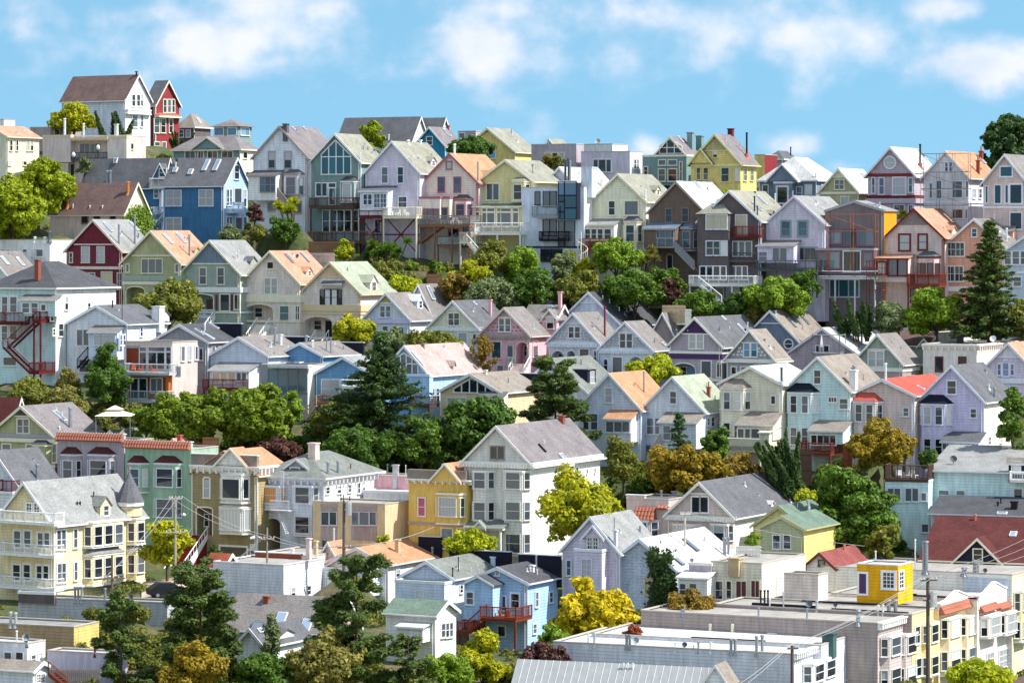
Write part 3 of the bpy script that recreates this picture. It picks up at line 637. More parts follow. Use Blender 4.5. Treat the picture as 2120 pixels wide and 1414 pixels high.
    def turret(s, xc, wpx, yt, ye, yb, off, roofc, wall=None, brow=()):
        d = s.dirl(xc, ye); b_ = off; t = (b_[0]-s.cl.x)/d.x; p = s.cl+d*t; r = wpx/2*s.px; n = 12; zt = p.z+(ye-yt)*s.px; z0 = p.z-(yb-ye)*s.px; c = (p.x, p.y+b_[1])
        ring = lambda rr, z: [(c[0]+math.cos(2*math.pi*i/n)*rr, c[1]+math.sin(2*math.pi*i/n)*rr, z) for i in range(n)]
        o = MB().add(ring(r*.86, z0)+ring(r*.86, p.z), [(i, (i+1) % n, n+(i+1) % n, n+i) for i in range(n)]+[tuple(range(n))[::-1]]).build('turret', s.wm(wall), s.root)
        q = MB().add(ring(r*1.04, p.z-.05)+ring(r*.62, p.z+(zt-p.z)*.4)+[(c[0], c[1], zt)], [(i, (i+1) % n, n+(i+1) % n, n+i) for i in range(n)]+[(n+i, n+(i+1) % n, 2*n) for i in range(n)]+[tuple(range(n))[::-1]]); q.build('turret_roof', mat('roof', roofc), o)
        MB().add(ring(r*1.0, p.z-.45)+ring(r*1.0, p.z-.06), [(i, (i+1) % n, n+(i+1) % n, n+i) for i in range(n)]+[tuple(range(n))[::-1]]).build('turret_cornice', mat('paint', s.trim), o)
        MB().bar((c[0], c[1], zt-.1), (c[0], c[1], zt+.9), .05, 6, .02).bar((c[0], c[1], zt+.1), (c[0], c[1], zt+.4), .16, 8, .1).build('finial', mat('paint', 'plum'), o)
        return s
    # --- body
    def finish(s):
        w, L, he, hp, ov = s.W, s.L, s.he, s.hp, s.ov; z0 = -s.skirt; b = MB(); typ = s.typ; t = .15
        top = {'G': [(0, he), (-w/2, hp), (-w, he)], 'X': [(0, he), (-w, he)], 'H': [(0, he), (-w, he)], 'F': [(0, he), (-w, he)]}[typ]
        front = [(-w, z0), (0, z0)]+top
        loops = [[Vector((p[0], p[1], 0)) for p in front]]+[[Vector((p[0], p[1], 0)) for p in h] for h in s.holes]
        if s.holes:
            tris = tessellate_polygon(loops); fl = [p for l_ in loops for p in l_]
            b.add([(p.x, 0, p.y) for p in fl], [tuple(x) for x in tris])
        else: b.add([(p[0], 0, p[1]) for p in front], [tuple(range(len(front)))])
        b.add([(p[0], L, p[1]) for p in front], [tuple(range(len(front)))[::-1]])
        side = MB()
        if typ == 'X': sp = [(0, z0), (L, z0), (L, he), (L/2, hp), (0, he)]
        else: sp = [(0, z0), (L, z0), (L, he), (0, he)]
        sm_ = side if s.sidewall else b
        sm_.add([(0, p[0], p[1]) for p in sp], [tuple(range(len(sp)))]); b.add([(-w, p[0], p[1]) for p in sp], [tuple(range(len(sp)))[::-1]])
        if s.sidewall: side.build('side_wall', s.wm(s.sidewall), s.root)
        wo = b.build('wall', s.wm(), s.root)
        rm = mat(s.rkind or ('flatroof' if typ == 'F' else 'roof'), s.roofc); tm = mat('paint', s.trim); r = MB(); e = MB()
        if typ == 'G':
            k = (hp-he)/(w/2); ce = [(-w-ov, he-k*ov+.01), (-w/2, hp+.01), (ov, he-k*ov+.01), (ov, he-k*ov+t), (-w/2, hp+t*1.25), (-w-ov, he-k*ov+t)]
            r.prism(ce, 'b', -ov, L+ov)
            if s.rake:
                rb = [(-w-ov, he-k*ov-.13), (-w/2, hp-.16), (ov, he-k*ov-.13), (ov, he-k*ov+t+.02), (-w/2, hp+t*1.25+.02), (-w-ov, he-k*ov+t+.02)]
                fix_normals(MB().prism(rb, 'b', -ov-.07, -ov).build('bargeboard', tm, s.root))
            e.box(ov, ov+.12, -ov, L+ov, he-k*ov-.02, he-k*ov+t-.03)
        elif typ == 'X':
            k = (hp-he)/(L/2); ce = [(-ov, he-k*ov+.01), (L/2, hp+.01), (L+ov, he-k*ov+.01), (L+ov, he-k*ov+t), (L/2, hp+t*1.25), (-ov, he-k*ov+t)]
            r.prism(ce, 'a', -w-ov, ov)
            if s.rake:
                rb = [(-ov, he-k*ov-.13), (L/2, hp-.16), (L+ov, he-k*ov-.13), (L+ov, he-k*ov+t+.02), (L/2, hp+t*1.25+.02), (-ov, he-k*ov+t+.02)]
                fix_normals(MB().prism(rb, 'a', ov, ov+.07).build('bargeboard', tm, s.root))
            e.box(-w-ov, ov, -ov-.12, -ov, he-k*ov-.02, he-k*ov+t-.03)
        elif typ == 'H':
            i_ = s.ins; a0, a1, b0, b1 = -w-ov, ov, -ov, L+ov; zl = he-.08
            if L >= w: rd = [(-w/2, min(i_, L/2-.05)), (-w/2, max(L-i_, L/2+.05))]
            else: rd = [(-w+min(i_, w/2-.05), L/2), (-min(i_, w/2-.05), L/2)]
            vs_ = [(a0,b0,zl),(a1,b0,zl),(a1,b1,zl),(a0,b1,zl),(a0,b0,zl+t),(a1,b0,zl+t),(a1,b1,zl+t),(a0,b1,zl+t),(*rd[0],hp),(*rd[1],hp)]
            fs = [(0,3,2,1),(0,1,5,4),(1,2,6,5),(2,3,7,6),(3,0,4,7)]
            fs += [(4,5,8),(5,6,9,8),(6,7,9),(7,4,8,9)] if L >= w else [(4,5,9,8),(5,6,9),(6,7,8,9),(7,4,8)]
            r.add(vs_, fs); e.box(a0, a1+.1, b0-.1, b0, zl-.05, zl+t-.02); e.box(a1, a1+.1, b0, b1, zl-.05, zl+t-.02)
        else:
            th = .22; r.box(-w+th, -th, th, L-th, he-.3, he-.1)
            e.box(-w-.04, .04, -.05, th, he-.02, he+.09); e.box(-th, .05, th, L, he-.02, he+.09); e.box(-w-.04, -w+th, th, L, he-.02, he+.09); e.box(-w, 0, L-th, L+.03, he-.02, he+.09)
        ro = r.build('roof', rm, s.root); fix_normals(ro)
        if e.v: e.build('gutter' if typ != 'F' else 'coping', tm if typ != 'F' else mat('paint', s.coping if hasattr(s, 'coping') else (172, 164, 154)), s.root)
        rv = random.Random(int(s.O.x*13+s.O.z*7))
        if typ == 'G' and w > 5:
            for i in range(rv.randint(1, 3)):
                a = -w*rv.uniform(.08, .42); p = Vector((a, L*rv.uniform(.2, .85), he+(hp-he)/(w/2)*-a)); r_ = rv.choice((.05, .07, .11)); hh = rv.uniform(.3, .8)
                MB().bar(p-Vector((0, 0, .2)), p+Vector((0, 0, hh)), r_, 6).bar(p-Vector((0, 0, .1)), p+Vector((0, 0, .22)), r_*2.4, 6, r_*1.3).build('vent_pipe', mat('metal', rv.choice(('metal', 'lgrey', 'white'))), s.root)
        if typ in 'GX' and he > 3:
            MB().bar((-.25, -.09, z0+.5), (-.25, -.09, he-.25), .05, 6).bar((-.25, -.09, he-.25), (ov+.02, -.09 if typ == 'G' else -ov, he-.1), .05, 6).build('downspout', mat('paint', s.trim), s.root)
        if s.kind != 'stucco' and typ != 'F':
            cb = .1
            for q in ((-cb, .03, -.03, -.004), (-w-.03, -w+cb, -.03, -.004), (.004, .03, .0, cb)): MB().box(*q, z0, he-.02).build('corner_board', tm, s.root)
PANE = {}
PANE['d'] = mat('glass', (30, 36, 46)); PANE['m'] = mat('glass', (70, 80, 92)); PANE['k'] = mat('curtain', (104, 108, 114)); PANE['l'] = mat('curtain', (178, 182, 186)); PANE['w'] = mat('curtain', (222, 222, 220))
PANE['g'] = None
PANE['s'] = mat('glass', (120, 134, 150)); PANE['t'] = mat('glass', (34, 78, 92)); PANE['o'] = mat('curtain', (206, 150, 96)); PANE['p'] = mat('curtain', (190, 60, 120)); PANE['c'] = mat('curtain', (196, 184, 150))
PANE['g'] = mat('glass', (96, 116, 122)); PANE['v'] = mat('glass', (150, 170, 172)); PANE['v'].node_tree.nodes['Principled BSDF'].inputs['Alpha'].default_value = .35
PANE['r'] = mat('wood', (112, 62, 66)); PANE['b'] = mat('glass', (90, 130, 160))
# ------------------------------------------------------------------ houses: the skyline
H = House
h = H('victorian_house', 'white house on the hilltop with long dark roof beside the red house', 128, 259, 311, 300, 205, 157, 'X', 'bwhite', 'rbrown', psi=33, D=525, trim='white', cat='house', sidewall='white')
h.w('273,197,279,220 283,197,289,220 291,197,295,220', face='S').w('274,239,284,263 291,239,296,263', face='S')
h.sbay(258, 310, 226, 236, depth=.5, wall='white'); h.chim(283, 150, 160, 3, 'black', 'paint')
h = H('victorian_house', 'dark red house on the hilltop with cream window trim', 300, 322, 371, 328, 216, 169, 'X', 'maroon', 'rslate', psi=36, D=541, trim='cream', sidewall='red')
h.w('338,207,344,233 347,207,353,233 356,207,361,233', face='S').w('319,247,329,275 333,247,342,275 350,247,357,275', face='S').w('320,295,330,310 335,295,343,317', face='S')
h.sbay(320, 372, 238, 243, depth=.7, wall='red', roof='rred', rise=5)
h = H('stucco_house', 'cream house with terracotta roof at the upper edge beside round trees', -52, 16, 81, 378, 283, 262, 'G', 'cream', 'rsal', psi=33, D=498, kind='stucco', trim='cream')
h.w('20,291,25,312 33,291,37,312 55,291,60,312 63,291,68,312', face='S').w('17,335,22,342 48,335,54,342', face='S', rows=1)
h = H('flat_roof_house', 'small white flat-roofed block behind the terracotta roof', -50, 8, 31, 300, 248, 248, 'F', 'white', 'fgrey', psi=33, D=520, kind='stucco').dish(24, 256, 4)
h = H('flat_roof_house', 'tan modern stucco house with recessed balcony and street lamps before it', 88, 263, 302, 375, 281, 281, 'F', 'pbeige', 'flat', psi=24, D=492, kind='stucco', trim='tan')
h.w('109,297,133,315', cols=3, rows=1).w('166,298,186,318 188,298,206,318', cols=2, rows=1, g='k').w('241,298,252,309', cols=2, rows=1).w('270,298,275,309', face='S', rows=1)
h.annex(90, 146, 281, 336, 1.2, 'flat', wall='pbeige', kind='stucco'); h.annex(222, 262, 284, 336, 1.0, 'flat', wall='beige', kind='stucco'); h.annex(147, 222, 286, 291, 1.2, 'flat', wall='tan', kind='stucco')
h.deck(147, 221, 316, 328, 1.1, 'dgrey'); h.w('105,340,140,366', off=1.2, rows=1, cols=4, g='c', trim='tan', name='garage_door').w('147,340,155,364', rows=1)
h.vent(98, 243, 281, 5, 'white').vent(148, 254, 281, 4, 'white').chim(234, 257, 281, 8, 'white', 'stucco'); h.coping = 'beige'
h = H('flat_roof_house', 'grey-brown stucco penthouse block above the tan modern house', 62, 104, 168, 300, 264, 264, 'F', 'taupe', 'flat', psi=24, D=512, kind='stucco', trim='tan'); h.w('112,269,122,279 130,269,140,279', face='S', rows=1)
h = H('hip_roof_house', 'brown house with tan hip roof right behind the red house', 366, 402, 436, 300, 264, 236, 'H', 'dtaupe', 'rtan', D=548); h.sky('410,252', 1, .7)
h.w('372,270,380,284 386,270,394,284')
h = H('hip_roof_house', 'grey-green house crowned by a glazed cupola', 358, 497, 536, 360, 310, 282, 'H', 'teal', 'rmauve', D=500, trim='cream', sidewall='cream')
h.w('384,314,404,328 411,314,421,328 431,314,450,328 460,314,482,328', rows=1, cols=2).w('503,316,511,328', face='S', rows=1)
h.fgable(398, 461, 285, 309, .5, roofc='rmauve')
h.w('376,336,390,352 410,336,424,352 446,336,460,352')
def cupola(h):
    p = h.onR(471, 287); w_, d_, z0, z1, zt = 2.1, 2.0, p.z-1.5, p.z+1.75, p.z+2.95; c = p.x, p.y+1.5
    o = MB().box(c[0]-w_, c[0]+w_, c[1]-d_, c[1]+d_, z0, z1).build('cupola', h.wm(), h.root); e = .45
    MB().add([(c[0]-w_-e,c[1]-d_-e,z1),(c[0]+w_+e,c[1]-d_-e,z1),(c[0]+w_+e,c[1]+d_+e,z1),(c[0]-w_-e,c[1]+d_+e,z1),(c[0],c[1],zt)], [(0,1,4),(1,2,4),(2,3,4),(3,0,4),(3,2,1,0)]).build('cupola_roof', mat('roof', 'rmauve'), o)
    for u in (-1.15, 1.15): h._win((c[0], c[1]-d_, 1, 0), u-.75, u+.75, z1-1.25, z1-.2, 1, 1, 'b', None, .1)
    h._win((c[0]+w_, c[1], 0, 1), -1.2, 1.2, z1-1.25, z1-.2, 2, 1, 'b', None, .1)
cupola(h)
h = H('gable_house', 'white house with long dark grey roof against the sky behind the green house', 699, 851, 886, 330, 292, 244, 'X', 'white', 'rslate', D=545, psi=28)
h.vent(805, 280, 290, 3, 'white')
h = H('gable_house', 'white house with short dark grey roof beside the teal gable', 864, 906, 934, 330, 290, 246, 'X', 'white', 'rslate', D=565, psi=28)
h = H('gable_house', 'teal blue gable house with mauve roof and one skylight', 858, 922, 958, 330, 302, 265, 'G', 'tealb', 'rmauve', D=516)
h.w('884,284,895,300').sky('924,277', 1.5, .9, 'white'); h.chim(938, 262, 272, 4, 'rred', 'paint')
h = H('flat_roof_house', 'dark flat-roofed house peeping over the round hilltop tree', 948, 985, 1004, 320, 272, 272, 'F', 'mauve', 'rslate', D=545); h.w('951,276,962,286', rows=1)
h = H('gable_house', 'yellow house with khaki roof and shaded olive gable on the skyline', 955, 1066, 1112, 345, 314, 267, 'G', 'yellow', 'rkhaki', D=494, trim='cream')
h.w('1012,302,1026,328', g='b')
h = H('flat_roof_house', 'grey-brown flat-roofed house on the ridge with a wide window', 1100, 1193, 1203, 362, 299, 299, 'F', 'mauve', 'flat', D=481, kind='stucco', trim='beige')
h.w('1128,317,1140,329 1144,317,1154,329 1158,317,1168,329', rows=1).vent(1120, 288, 299, 3, 'metal')
h = H('gable_house', 'little roof with dark gable peeping above the grey-brown flat house', 1131, 1146, 1172, 330, 300, 290, 'G', 'teal', 'rkhaki', D=500)
h = H('flat_roof_house', 'blue-grey flat-roofed house with satellite dishes on the ridge', 1203, 1304, 1331, 380, 314, 314, 'F', 'lav', 'rwhite', D=476, kind='stucco', trim='white', sidewall='white')
h.w('1229,331,1238,356 1240,331,1254,356 1256,331,1265,356', rows=1, g='m').w('1312,331,1316,349 1318,331,1321,349', face='S')
h = H('flat_roof_house', 'white rooftop block behind the blue-grey flat house', 1203, 1268, 1300, 340, 299, 299, 'F', 'white', 'rwhite', D=490, kind='stucco').dish(1256, 307, 5).dish(1278, 303, 6)
h = H('gable_house', 'grey-green house with glazed gable beside the yellow Victorian', 1358, 1419, 1446, 390, 319, 285, 'G', 'teal', 'rmauve', D=476, trim='cream')
h.gable_glass((1366, 1388, 1412), 289, 306, 317, trim='cream', n=3); h.chim(1430, 276, 308, 15, 'teal', 'stucco'); h.sky('1407,291', 1.2, .5)
h.chim(1449, 283, 312, 16, 'teal', 'stucco', back=2)
h.annex(1330, 1421, 322, 384, 2.5, 'flat', wall='teal'); h.w('1364,351,1377,375 1384,351,1401,375', off=2.5).w('1334,346,1341,362', off=2.5, g='d').w('1364,332,1378,342 1384,332,1401,342', off=2.5, rows=1, g='m').w('1408,336,1412,374', off=2.5, g='m')
h = H('victorian_house', 'yellow Victorian with ornate twin gables and brick chimney on the skyline', 1431, 1533, 1566, 395, 337, 280, 'G', 'yellow', 'rmauve', D=466, trim='oliveye', ov=.45)
h.tri(311, 'oliveye', 'shake'); h.studs(288, 310, 'cream', .36, .18, .1); h.w('1477,314,1485,326 ').w('1494,348,1509,376', g='d').w('1521,348,1531,374', g='w').fgable(1429, 1473, 309, 338, .7); h.w('1443,348,1450,372 1457,348,1466,372', g='d')
h.band(339, 345, .1).chim(1535, 266, 282, 13, 'maroon').vent(1546, 276, 327, 4, 'black', name='stove_pipe').vent(1546, 318, 328, 8, 'rred', cap=False)
h.w('1539,350,1545,374 1553,350,1559,374', face='S'); h.annex(1428, 1476, 378, 392, .7, 'flat', wall='yellow')
h = H('flat_roof_house', 'red-walled block right behind the yellow Victorian', 1562, 1583, 1609, 370, 321, 321, 'F', 'yellow', 'rmauve', D=492, sidewall='red', kind='stucco')
h = H('hip_roof_house', 'dark roof with a stove pipe behind the red-walled block', 1590, 1620, 1650, 370, 330, 312, 'H', 'mauve', 'rslate', D=505).vent(1637, 306, 326, 2.5, 'black')
h = H('victorian_house', 'slate-blue Victorian with white roof and decorated front gable', 1572, 1690, 1742, 425, 374, 326, 'H', 'slate', 'rwhite', D=456, trim='lgrey', inset=2.0)
h.fgable(1588, 1651, 341, 375, 1.0, roofc='rwhite', wall='slate'); h.annex(1602, 1640, 378, 425, 1.2, 'flat', wall='slate'); h.w('1610,388,1630,420', off=1.2, rows=1, g='d', casing=.25).w('1580,384,1590,410 1650,388,1660,412').w('1668,384,1680,402', g='w').w('1700,384,1712,400', face='S')
h.vent(1676, 362, 375, 2).vent(1689, 365, 374, 2)
h = H('cottage', 'small olive gable with white roof between slate-blue and round-window houses', 1697, 1777, 1825, 425, 397, 351, 'G', 'olive', 'rwhite', D=447, trim='paley', cat='house')
h.tri(366, 'paley').w('1729,373,1737,392 1739,373,1747,392', g='k').band(397, 402).sky('1786,366', 1.0, .7)
h.w('1742,408,1757,424', rows=1)
h = H('victorian_house', 'mauve Victorian with round attic window and white roof on the ridge', 1797, 1893, 1945, 452, 361, 307, 'G', 'mauve', 'rwhite', D=440, trim='lgrey', ov=.45)
h.round_win(1843, 337, 10, g='l').band(359, 365, .15, 'dkred').w('1821,369,1830,402', g='m').w('1850,369,1874,402', g='l', casing=.2).w('1882,369,1889,398 1806,369,1811,400', g='m').band(404, 410, .15, 'dkred', dent=True).band(411, 421, .3, 'mauve')
h.w('1852,425,1872,441 1882,425,1890,441', g='d', cols=2, rows=1).vent(1905, 300, 345, 4, 'black', name='stove_pipe').vent(1905, 338, 348, 9, 'brick', cap=False).sky('1916,326 1938,322', 1.5, .35)
h = H('victorian_house', 'white scaffolded Victorian with orange roof near the dark hilltop tree', 1914, 2004, 2062, 480, 364, 315, 'G', 'bwhite', 'rorange', D=430, trim='bwhite', ov=.45)
h.tri(334, 'bwhite').w('1957,337,1964,355 1964.5,337,1971,355', g='m').w('1940,375,1949,411 1973,376,1992,409 2000,376,2004,408', g='m').w('1925,380,1930,410').w('1973,434,1993,452 1998,434,2003,452', rows=1, g='d').band(416, 421).w('2013,392,2019,410 2026,392,2031,410', face='S')
h.chim(2025, 334, 361, 8, 'brick', pot='terra').chim(2056, 316, 336, 9, 'brick', pot='terra').sky('2050,337', 1.0, .8)
h = H('victorian_house', 'pale mauve Victorian with blue-white gable trim cut by the picture edge', 2036, 2127, 2180, 500, 378, 322, 'G', 'pbeige', 'rtaupe', D=425, trim='bwhite', ov=.45)
h.w('2072,346,2095,365', rows=1, g='t', casing=.2).w('2060,384,2072,421 2082,384,2087,420', rows=1, g='t').w('2092,383,2115,421', rows=1, g='d', casing=.2).w('2041,386,2045,420', rows=1, g='t').band(427, 431).w('2092,441,2115,474', rows=1, g='d')

# ------------------------------------------------------------------ houses: backs with decks below the skyline
h = H('gable_house', 'white gable house with mauve trim and roof above the palm-like plants', 525, 637, 708, 520, 325, 263, 'G', 'bwhite', 'rmauve', D=453, trim='taupe')
h.w('557,315,569,348 590,315,603,348').annex(514, 571, 363, 415, 2.0, 'shed', 10, wall='white', roofc='rslate').w('539,367,549,398 550,367,560,398 561,367,570,398', off=2.0, trim='taupe', g='m', rows=2, cols=1, casing=.05)
h.bay(588, 630, 361, 404, [(368, 402)], 1, roof='rslate', rise=10).stair(573, 402, 604, 440, 1.7, 'taupe', solid=True).w('556,420,568,436 592,415,602,435 612,418,624,440', g='k', rows=1)
h.chim(583, 258, 274, 12, 'dgrey', 'stucco').chim(594, 259, 268, 7, 'brick').sky('606,269 629,269', .6, .5)
h = H('gable_house', 'grey-green house with huge pointed gable window and wooden deck', 643, 747, 797, 525, 335, 279, 'G', 'teal', 'rkhaki', D=450, trim='white')
h.gable_glass((666, 695, 727), 292, 325, 360, n=4, g='t').w('655,380,666,406 667,380,677,406', rows=1, g='d').w('681,380,695,388', rows=1, g='d').w('682,391,694,424', rows=1, g='d', name='door')
h.bay(705, 745, 375, 420, [(381, 414)], 1, roof='rdark', rise=10, wr=1).deck(641, 731, 410, 427, 1.8, 'dwood', posts=480).w('669,436,682,480 684,436,697,480 699,436,712,480 714,436,727,480 729,436,742,480', rows=2, g='d', casing=.08)
h.vent(752, 303, 313, 2, 'metal').vent(762, 306, 314, 2, 'metal').vent(776, 308, 316, 4, 'metal'); h.deck(640, 760, 480, 500, 3.6, 'dwood', posts=515)
h.vent(747, 322, 338, 3, 'white')
h = H('gable_house', 'lilac-grey house with white sunroom raised on red-brown timber trusses', 757, 869, 938, 525, 357, 295, 'G', 'lav', 'rkhaki', D=447, trim='bwhite')
h.w('791,347,803,379 824,347,835,379').annex(745, 803, 396, 447, 2.3, 'shed', 10, wall='bwhite', roofc='rslate').w('753,403,761,424 762,403,770,424', off=2.3, g='d').w('775,402,787,430 788,402,800,430', off=2.3, g='m', cols=2, rows=3)
h.deck(792, 862, 430, 448, 2.5, 'cream', posts=520).w('826,408,842,430', g='d').deck(744, 792, 446, 448, 2.3, 'dkred', posts=520).w('777,455,788,482', rows=1, g='d', name='door').dormer(897, 345, 22, 20)
h.vent(852, 318, 340, 2, 'white').vent(845, 292, 299, 6, 'white'); h.chim(870, 292, 299, 6, 'white', 'stucco')
b_ = MB()
for (xa, ya, xb, yb_) in ((748, 520, 792, 452), (792, 520, 750, 452), (800, 520, 860, 452), (860, 520, 800, 452), (746, 486, 862, 486)):
    (ua, za), (ub, zb) = h.onF(xa, ya, 2.2), h.onF(xb, yb_, 2.2); b_.bar((ua, -2.2, za), (ub, -2.2, zb), .1)
b_.build('truss', mat('wood', 'dkred'), h.root)
h = H('gable_house', 'beige house with bright orange roof and glass-railed deck on posts', 875, 990, 1060, 545, 378, 320, 'G', 'beige', 'rorange', D=445, trim='plum')
h.w('925,336,935,350', rows=1).w('908,368,920,397 941,368,953,397', g='m').annex(868, 911, 409, 452, 2.3, 'flat', wall='beige').annex(911, 931, 409, 450, 1.8, 'flat', wall='cream').w('873,434,884,452 886,434,896,452 898,434,908,452', off=2.3, rows=1, g='k').w('913,431,926,455', off=1.8, rows=1, g='d', name='door')
h.bay(940, 979, 413, 452, [(424, 446)], 1, roof='rbrown', rise=10).deck(862, 972, 447, 465, 3.4, 'wood', 'glass', posts=540).stair(912, 468, 866, 502, 3.0, 'wood').deck(905, 952, 490, 508, 2.6, 'wood', 'glass', posts=540)
h.vent(888, 352, 392, 3.4, 'metal').vent(941, 300, 322, 5, 'white').dormer(1012, 372, 20, 18, win=False).w('930,475,948,500 960,470,972,500', rows=1, g='d')
h = H('gable_house', 'olive-yellow house with white balustrade deck and winding white stairs', 991, 1104, 1172, 540, 375, 333, 'G', 'oliveye', 'rkhaki', D=443, trim='cream')
h.w('1008,381,1020,414 1021,381,1033,414', rows=1, g='m').bay(1058, 1098, 375, 418, [(383, 413)], 1, roof='rkhaki', rise=8).annex(977, 1081, 428, 470, 1.5, 'shed', 5, wall='oliveye', roofc='teal')
h.w('999,441,1007,468 1009,441,1024,468 1030,441,1036,468 1038,441,1058,468 1063,441,1073,468', off=1.5, rows=1, g='k').w('999,432,1007,438 1009,432,1024,438 1030,432,1036,438 1038,432,1058,438 1063,432,1073,438', off=1.5, rows=1, g='k', sill=False).w('986,440,992,456', off=1.5, rows=1)
h.deck(981, 1077, 462, 482, 3.6, 'white', posts=535).stair(984, 480, 960, 505, 4.6, 'cream', rail='white').stair(966, 500, 992, 530, 5.4, 'cream', rail='white').deck(951, 972, 482, 500, 4.8, 'cream', posts=545)
h.vent(1103, 345, 362, 2, 'metal').dish(1103, 344, 3)
h = H('modern_house', 'pale blue modern house with dark-framed glass corner and square tower', 1080, 1209, 1226, 545, 388, 388, 'F', 'paleblue', 'rwhite', D=438, kind='stucco', trim='bwhite', sidewall='white')
h.w('1108,397,1118,424', rows=1, trim='black', g='k', casing=.06).w('1125,397,1138,428 1139,397,1152,428', rows=1, trim='black', g='k', casing=.06).w('1125,455,1138,488 1139,455,1152,488', rows=1, trim='black', g='k', casing=.08)
h.w('1157,377,1168,404 1170,377,1193,404', off=.9, rows=1, trim='navy', g='b', casing=.07).w('1157,406,1168,417 1157,419,1168,438 1157,440,1168,454', off=.9, rows=1, trim='navy', g='t', casing=.06, sill=False).w('1170,406,1193,430 1170,432,1193,454', off=.9, rows=1, trim='navy', g='t', casing=.06, sill=False).w('1157,458,1168,484 1170,458,1190,484 1157,487,1168,511 1170,487,1190,511', rows=1, trim='navy', g='k', casing=.07, sill=False)
h.annex(1155, 1195, 376, 455, .9, 'flat', wall='navy', name='glazed_corner', kind='stucco').deck(1102, 1154, 427, 446, 1.4, 'metal', 'glass').deck(1116, 1172, 480, 495, .9, 'black').w('1121,517,1141,540 1143,517,1163,540', rows=1, trim='navy', g='d').band(510, 514, .06, 'navy')
h.chim(1162, 344, 386, 31, 'paleblue', 'stucco', back=1.6); h.vent(1160, 330, 388, 5, 'dgrey').vent(1168, 328, 388, 4, 'dgrey').vent(1172, 333, 388, 4, 'metal')
h = H('gable_house', 'bright white roof wing right behind the pale blue modern house', 1106, 1213, 1290, 530, 410, 348, 'G', 'bwhite', 'rwhite', D=449, trim='bwhite'); h.vent(1225, 366, 376, 2, 'metal').chim(1246, 374, 390, 7, 'white', 'stucco')
h = H('gable_house', 'pale yellow-green gable house with skylit porch and spiral stair', 1224, 1337, 1403, 545, 416, 362, 'G', 'paley', 'rkhaki', D=437, trim='cream')
h.w('1261,417,1273,445', g='d').w('1294,417,1321,445', rows=1, g='k', casing=.16).bay(1290, 1331, 458, 520, [(467, 500)], 1, roof='rslate', rise=10).annex(1208, 1271, 466, 500, 2.2, 'shed', 12, wall='white', roofc='rlight').w('1212,475,1222,496 1225,475,1235,496 1238,475,1248,496 1252,475,1265,496', off=2.2, rows=2, g='d')
h.deck(1201, 1266, 495, 512, 3.4, 'redwood', posts=545).vent(1325, 400, 420, 4, 'white').dormer(1362, 405, 22, 20)
def spiral(h):
    u, z1 = h.onF(1203, 512, 4.4); z0 = z1-4.2; b = MB(); n = 22; MB
    b.bar((u, -4.4, z0-.5), (u, -4.4, z1+2), .07, 8)
    for i in range(n):
        a0, a1 = i*.42, i*.42+.42; z = z0+(z1-z0)*i/n; b.add([(u, -4.4, z), (u+math.cos(a0)*.85, -4.4+math.sin(a0)*.85, z), (u+math.cos(a1)*.85, -4.4+math.sin(a1)*.85, z)], [(0,1,2)])
        b.bar((u+math.cos(a0)*.85, -4.4+math.sin(a0)*.85, z+.95), (u+math.cos(a1)*.85, -4.4+math.sin(a1)*.85, z+.95+(z1-z0)/n), .04); b.bar((u+math.cos(a0)*.85, -4.4+math.sin(a0)*.85, z), (u+math.cos(a0)*.85, -4.4+math.sin(a0)*.85, z+.95), .025)
    b.build('spiral_stairs', mat('paint', 'cream'), h.root)
spiral(h)
h = H('shingle_house', 'weathered brown shingle house with pale roof and grey side stairs', 1343, 1460, 1530, 575, 439, 378, 'G', 'brown', 'rwhite', D=432, trim='taupe', kind='shake')
h.w('1379,433,1391,459 1413,432,1425,459', g='d', trim='brown').annex(1333, 1397, 474, 515, 2.2, 'shed', 12, wall='brown', roofc='slate').w('1360,477,1371,492 1372,477,1383,492 1384,477,1395,492', off=2.2, cols=2, rows=1, g='m', trim='grey', casing=.05).w('1362,495,1394,511', off=2.2, cols=2, rows=1, g='m', trim='grey')
h.bay(1407, 1446, 472, 520, [(480, 513)], 1, roof='slate', rise=9, trim='grey').stair(1397, 515, 1437, 556, 2.4, 'grey', solid=True).w('1382,530,1392,556', rows=1, arch=.5, g='d').dormer(1484, 432, 26, 20, roofc='rwhite'); h.sky('1442,386', 1.3, .8, 'lgrey')
h = H('gable_house', 'dark taupe house with tall white-trimmed windows and white deck stairs', 1447, 1575, 1645, 612, 457, 397, 'G', 'dtaupe', 'rkhaki', D=428, trim='bwhite')
h.annex(1444, 1508, 443, 578, 1.3, 'hip', 20, roofc='rkhaki').w('1463,446,1476,474 1478,446,1490,474 1492,446,1505,474', off=1.3, rows=1, g='c').w('1463,500,1476,528 1478,500,1490,528', off=1.3, rows=2, g='d').w('1492,500,1505,528', off=1.3, rows=1, g='w').w('1450,552,1461,578 1464,552,1475,578 1478,552,1490,578 1493,552,1503,578', off=1.3, rows=1, g='d')
h.w('1524,446,1534,486 1536,446,1546,486', rows=1, g='c', name='door').deck(1517, 1572, 469, 488, 1.2, 'dkred').w('1518,501,1528,530 1531,501,1541,530 1544,501,1556,530', rows=1, g='k').deck(1510, 1563, 524, 538, 1.0, 'dtaupe').w('1512,552,1522,578 1525,552,1535,578 1538,552,1547,578', rows=1, g='m')
h.deck(1426, 1560, 572, 589, 2.8, 'white', posts=625).stair(1446, 588, 1494, 628, 3.9, 'white').w('1484,597,1498,618 1505,597,1530,618', g='l', rows=1).sky('1576,417 1565,430', 1.7, .6).vent(1562, 408, 440, 3, 'black').vent(1568, 428, 448, 3, 'dgrey').vent(1605, 402, 425, 3, 'white').dormer(1600, 450, 20, 14, win=False)
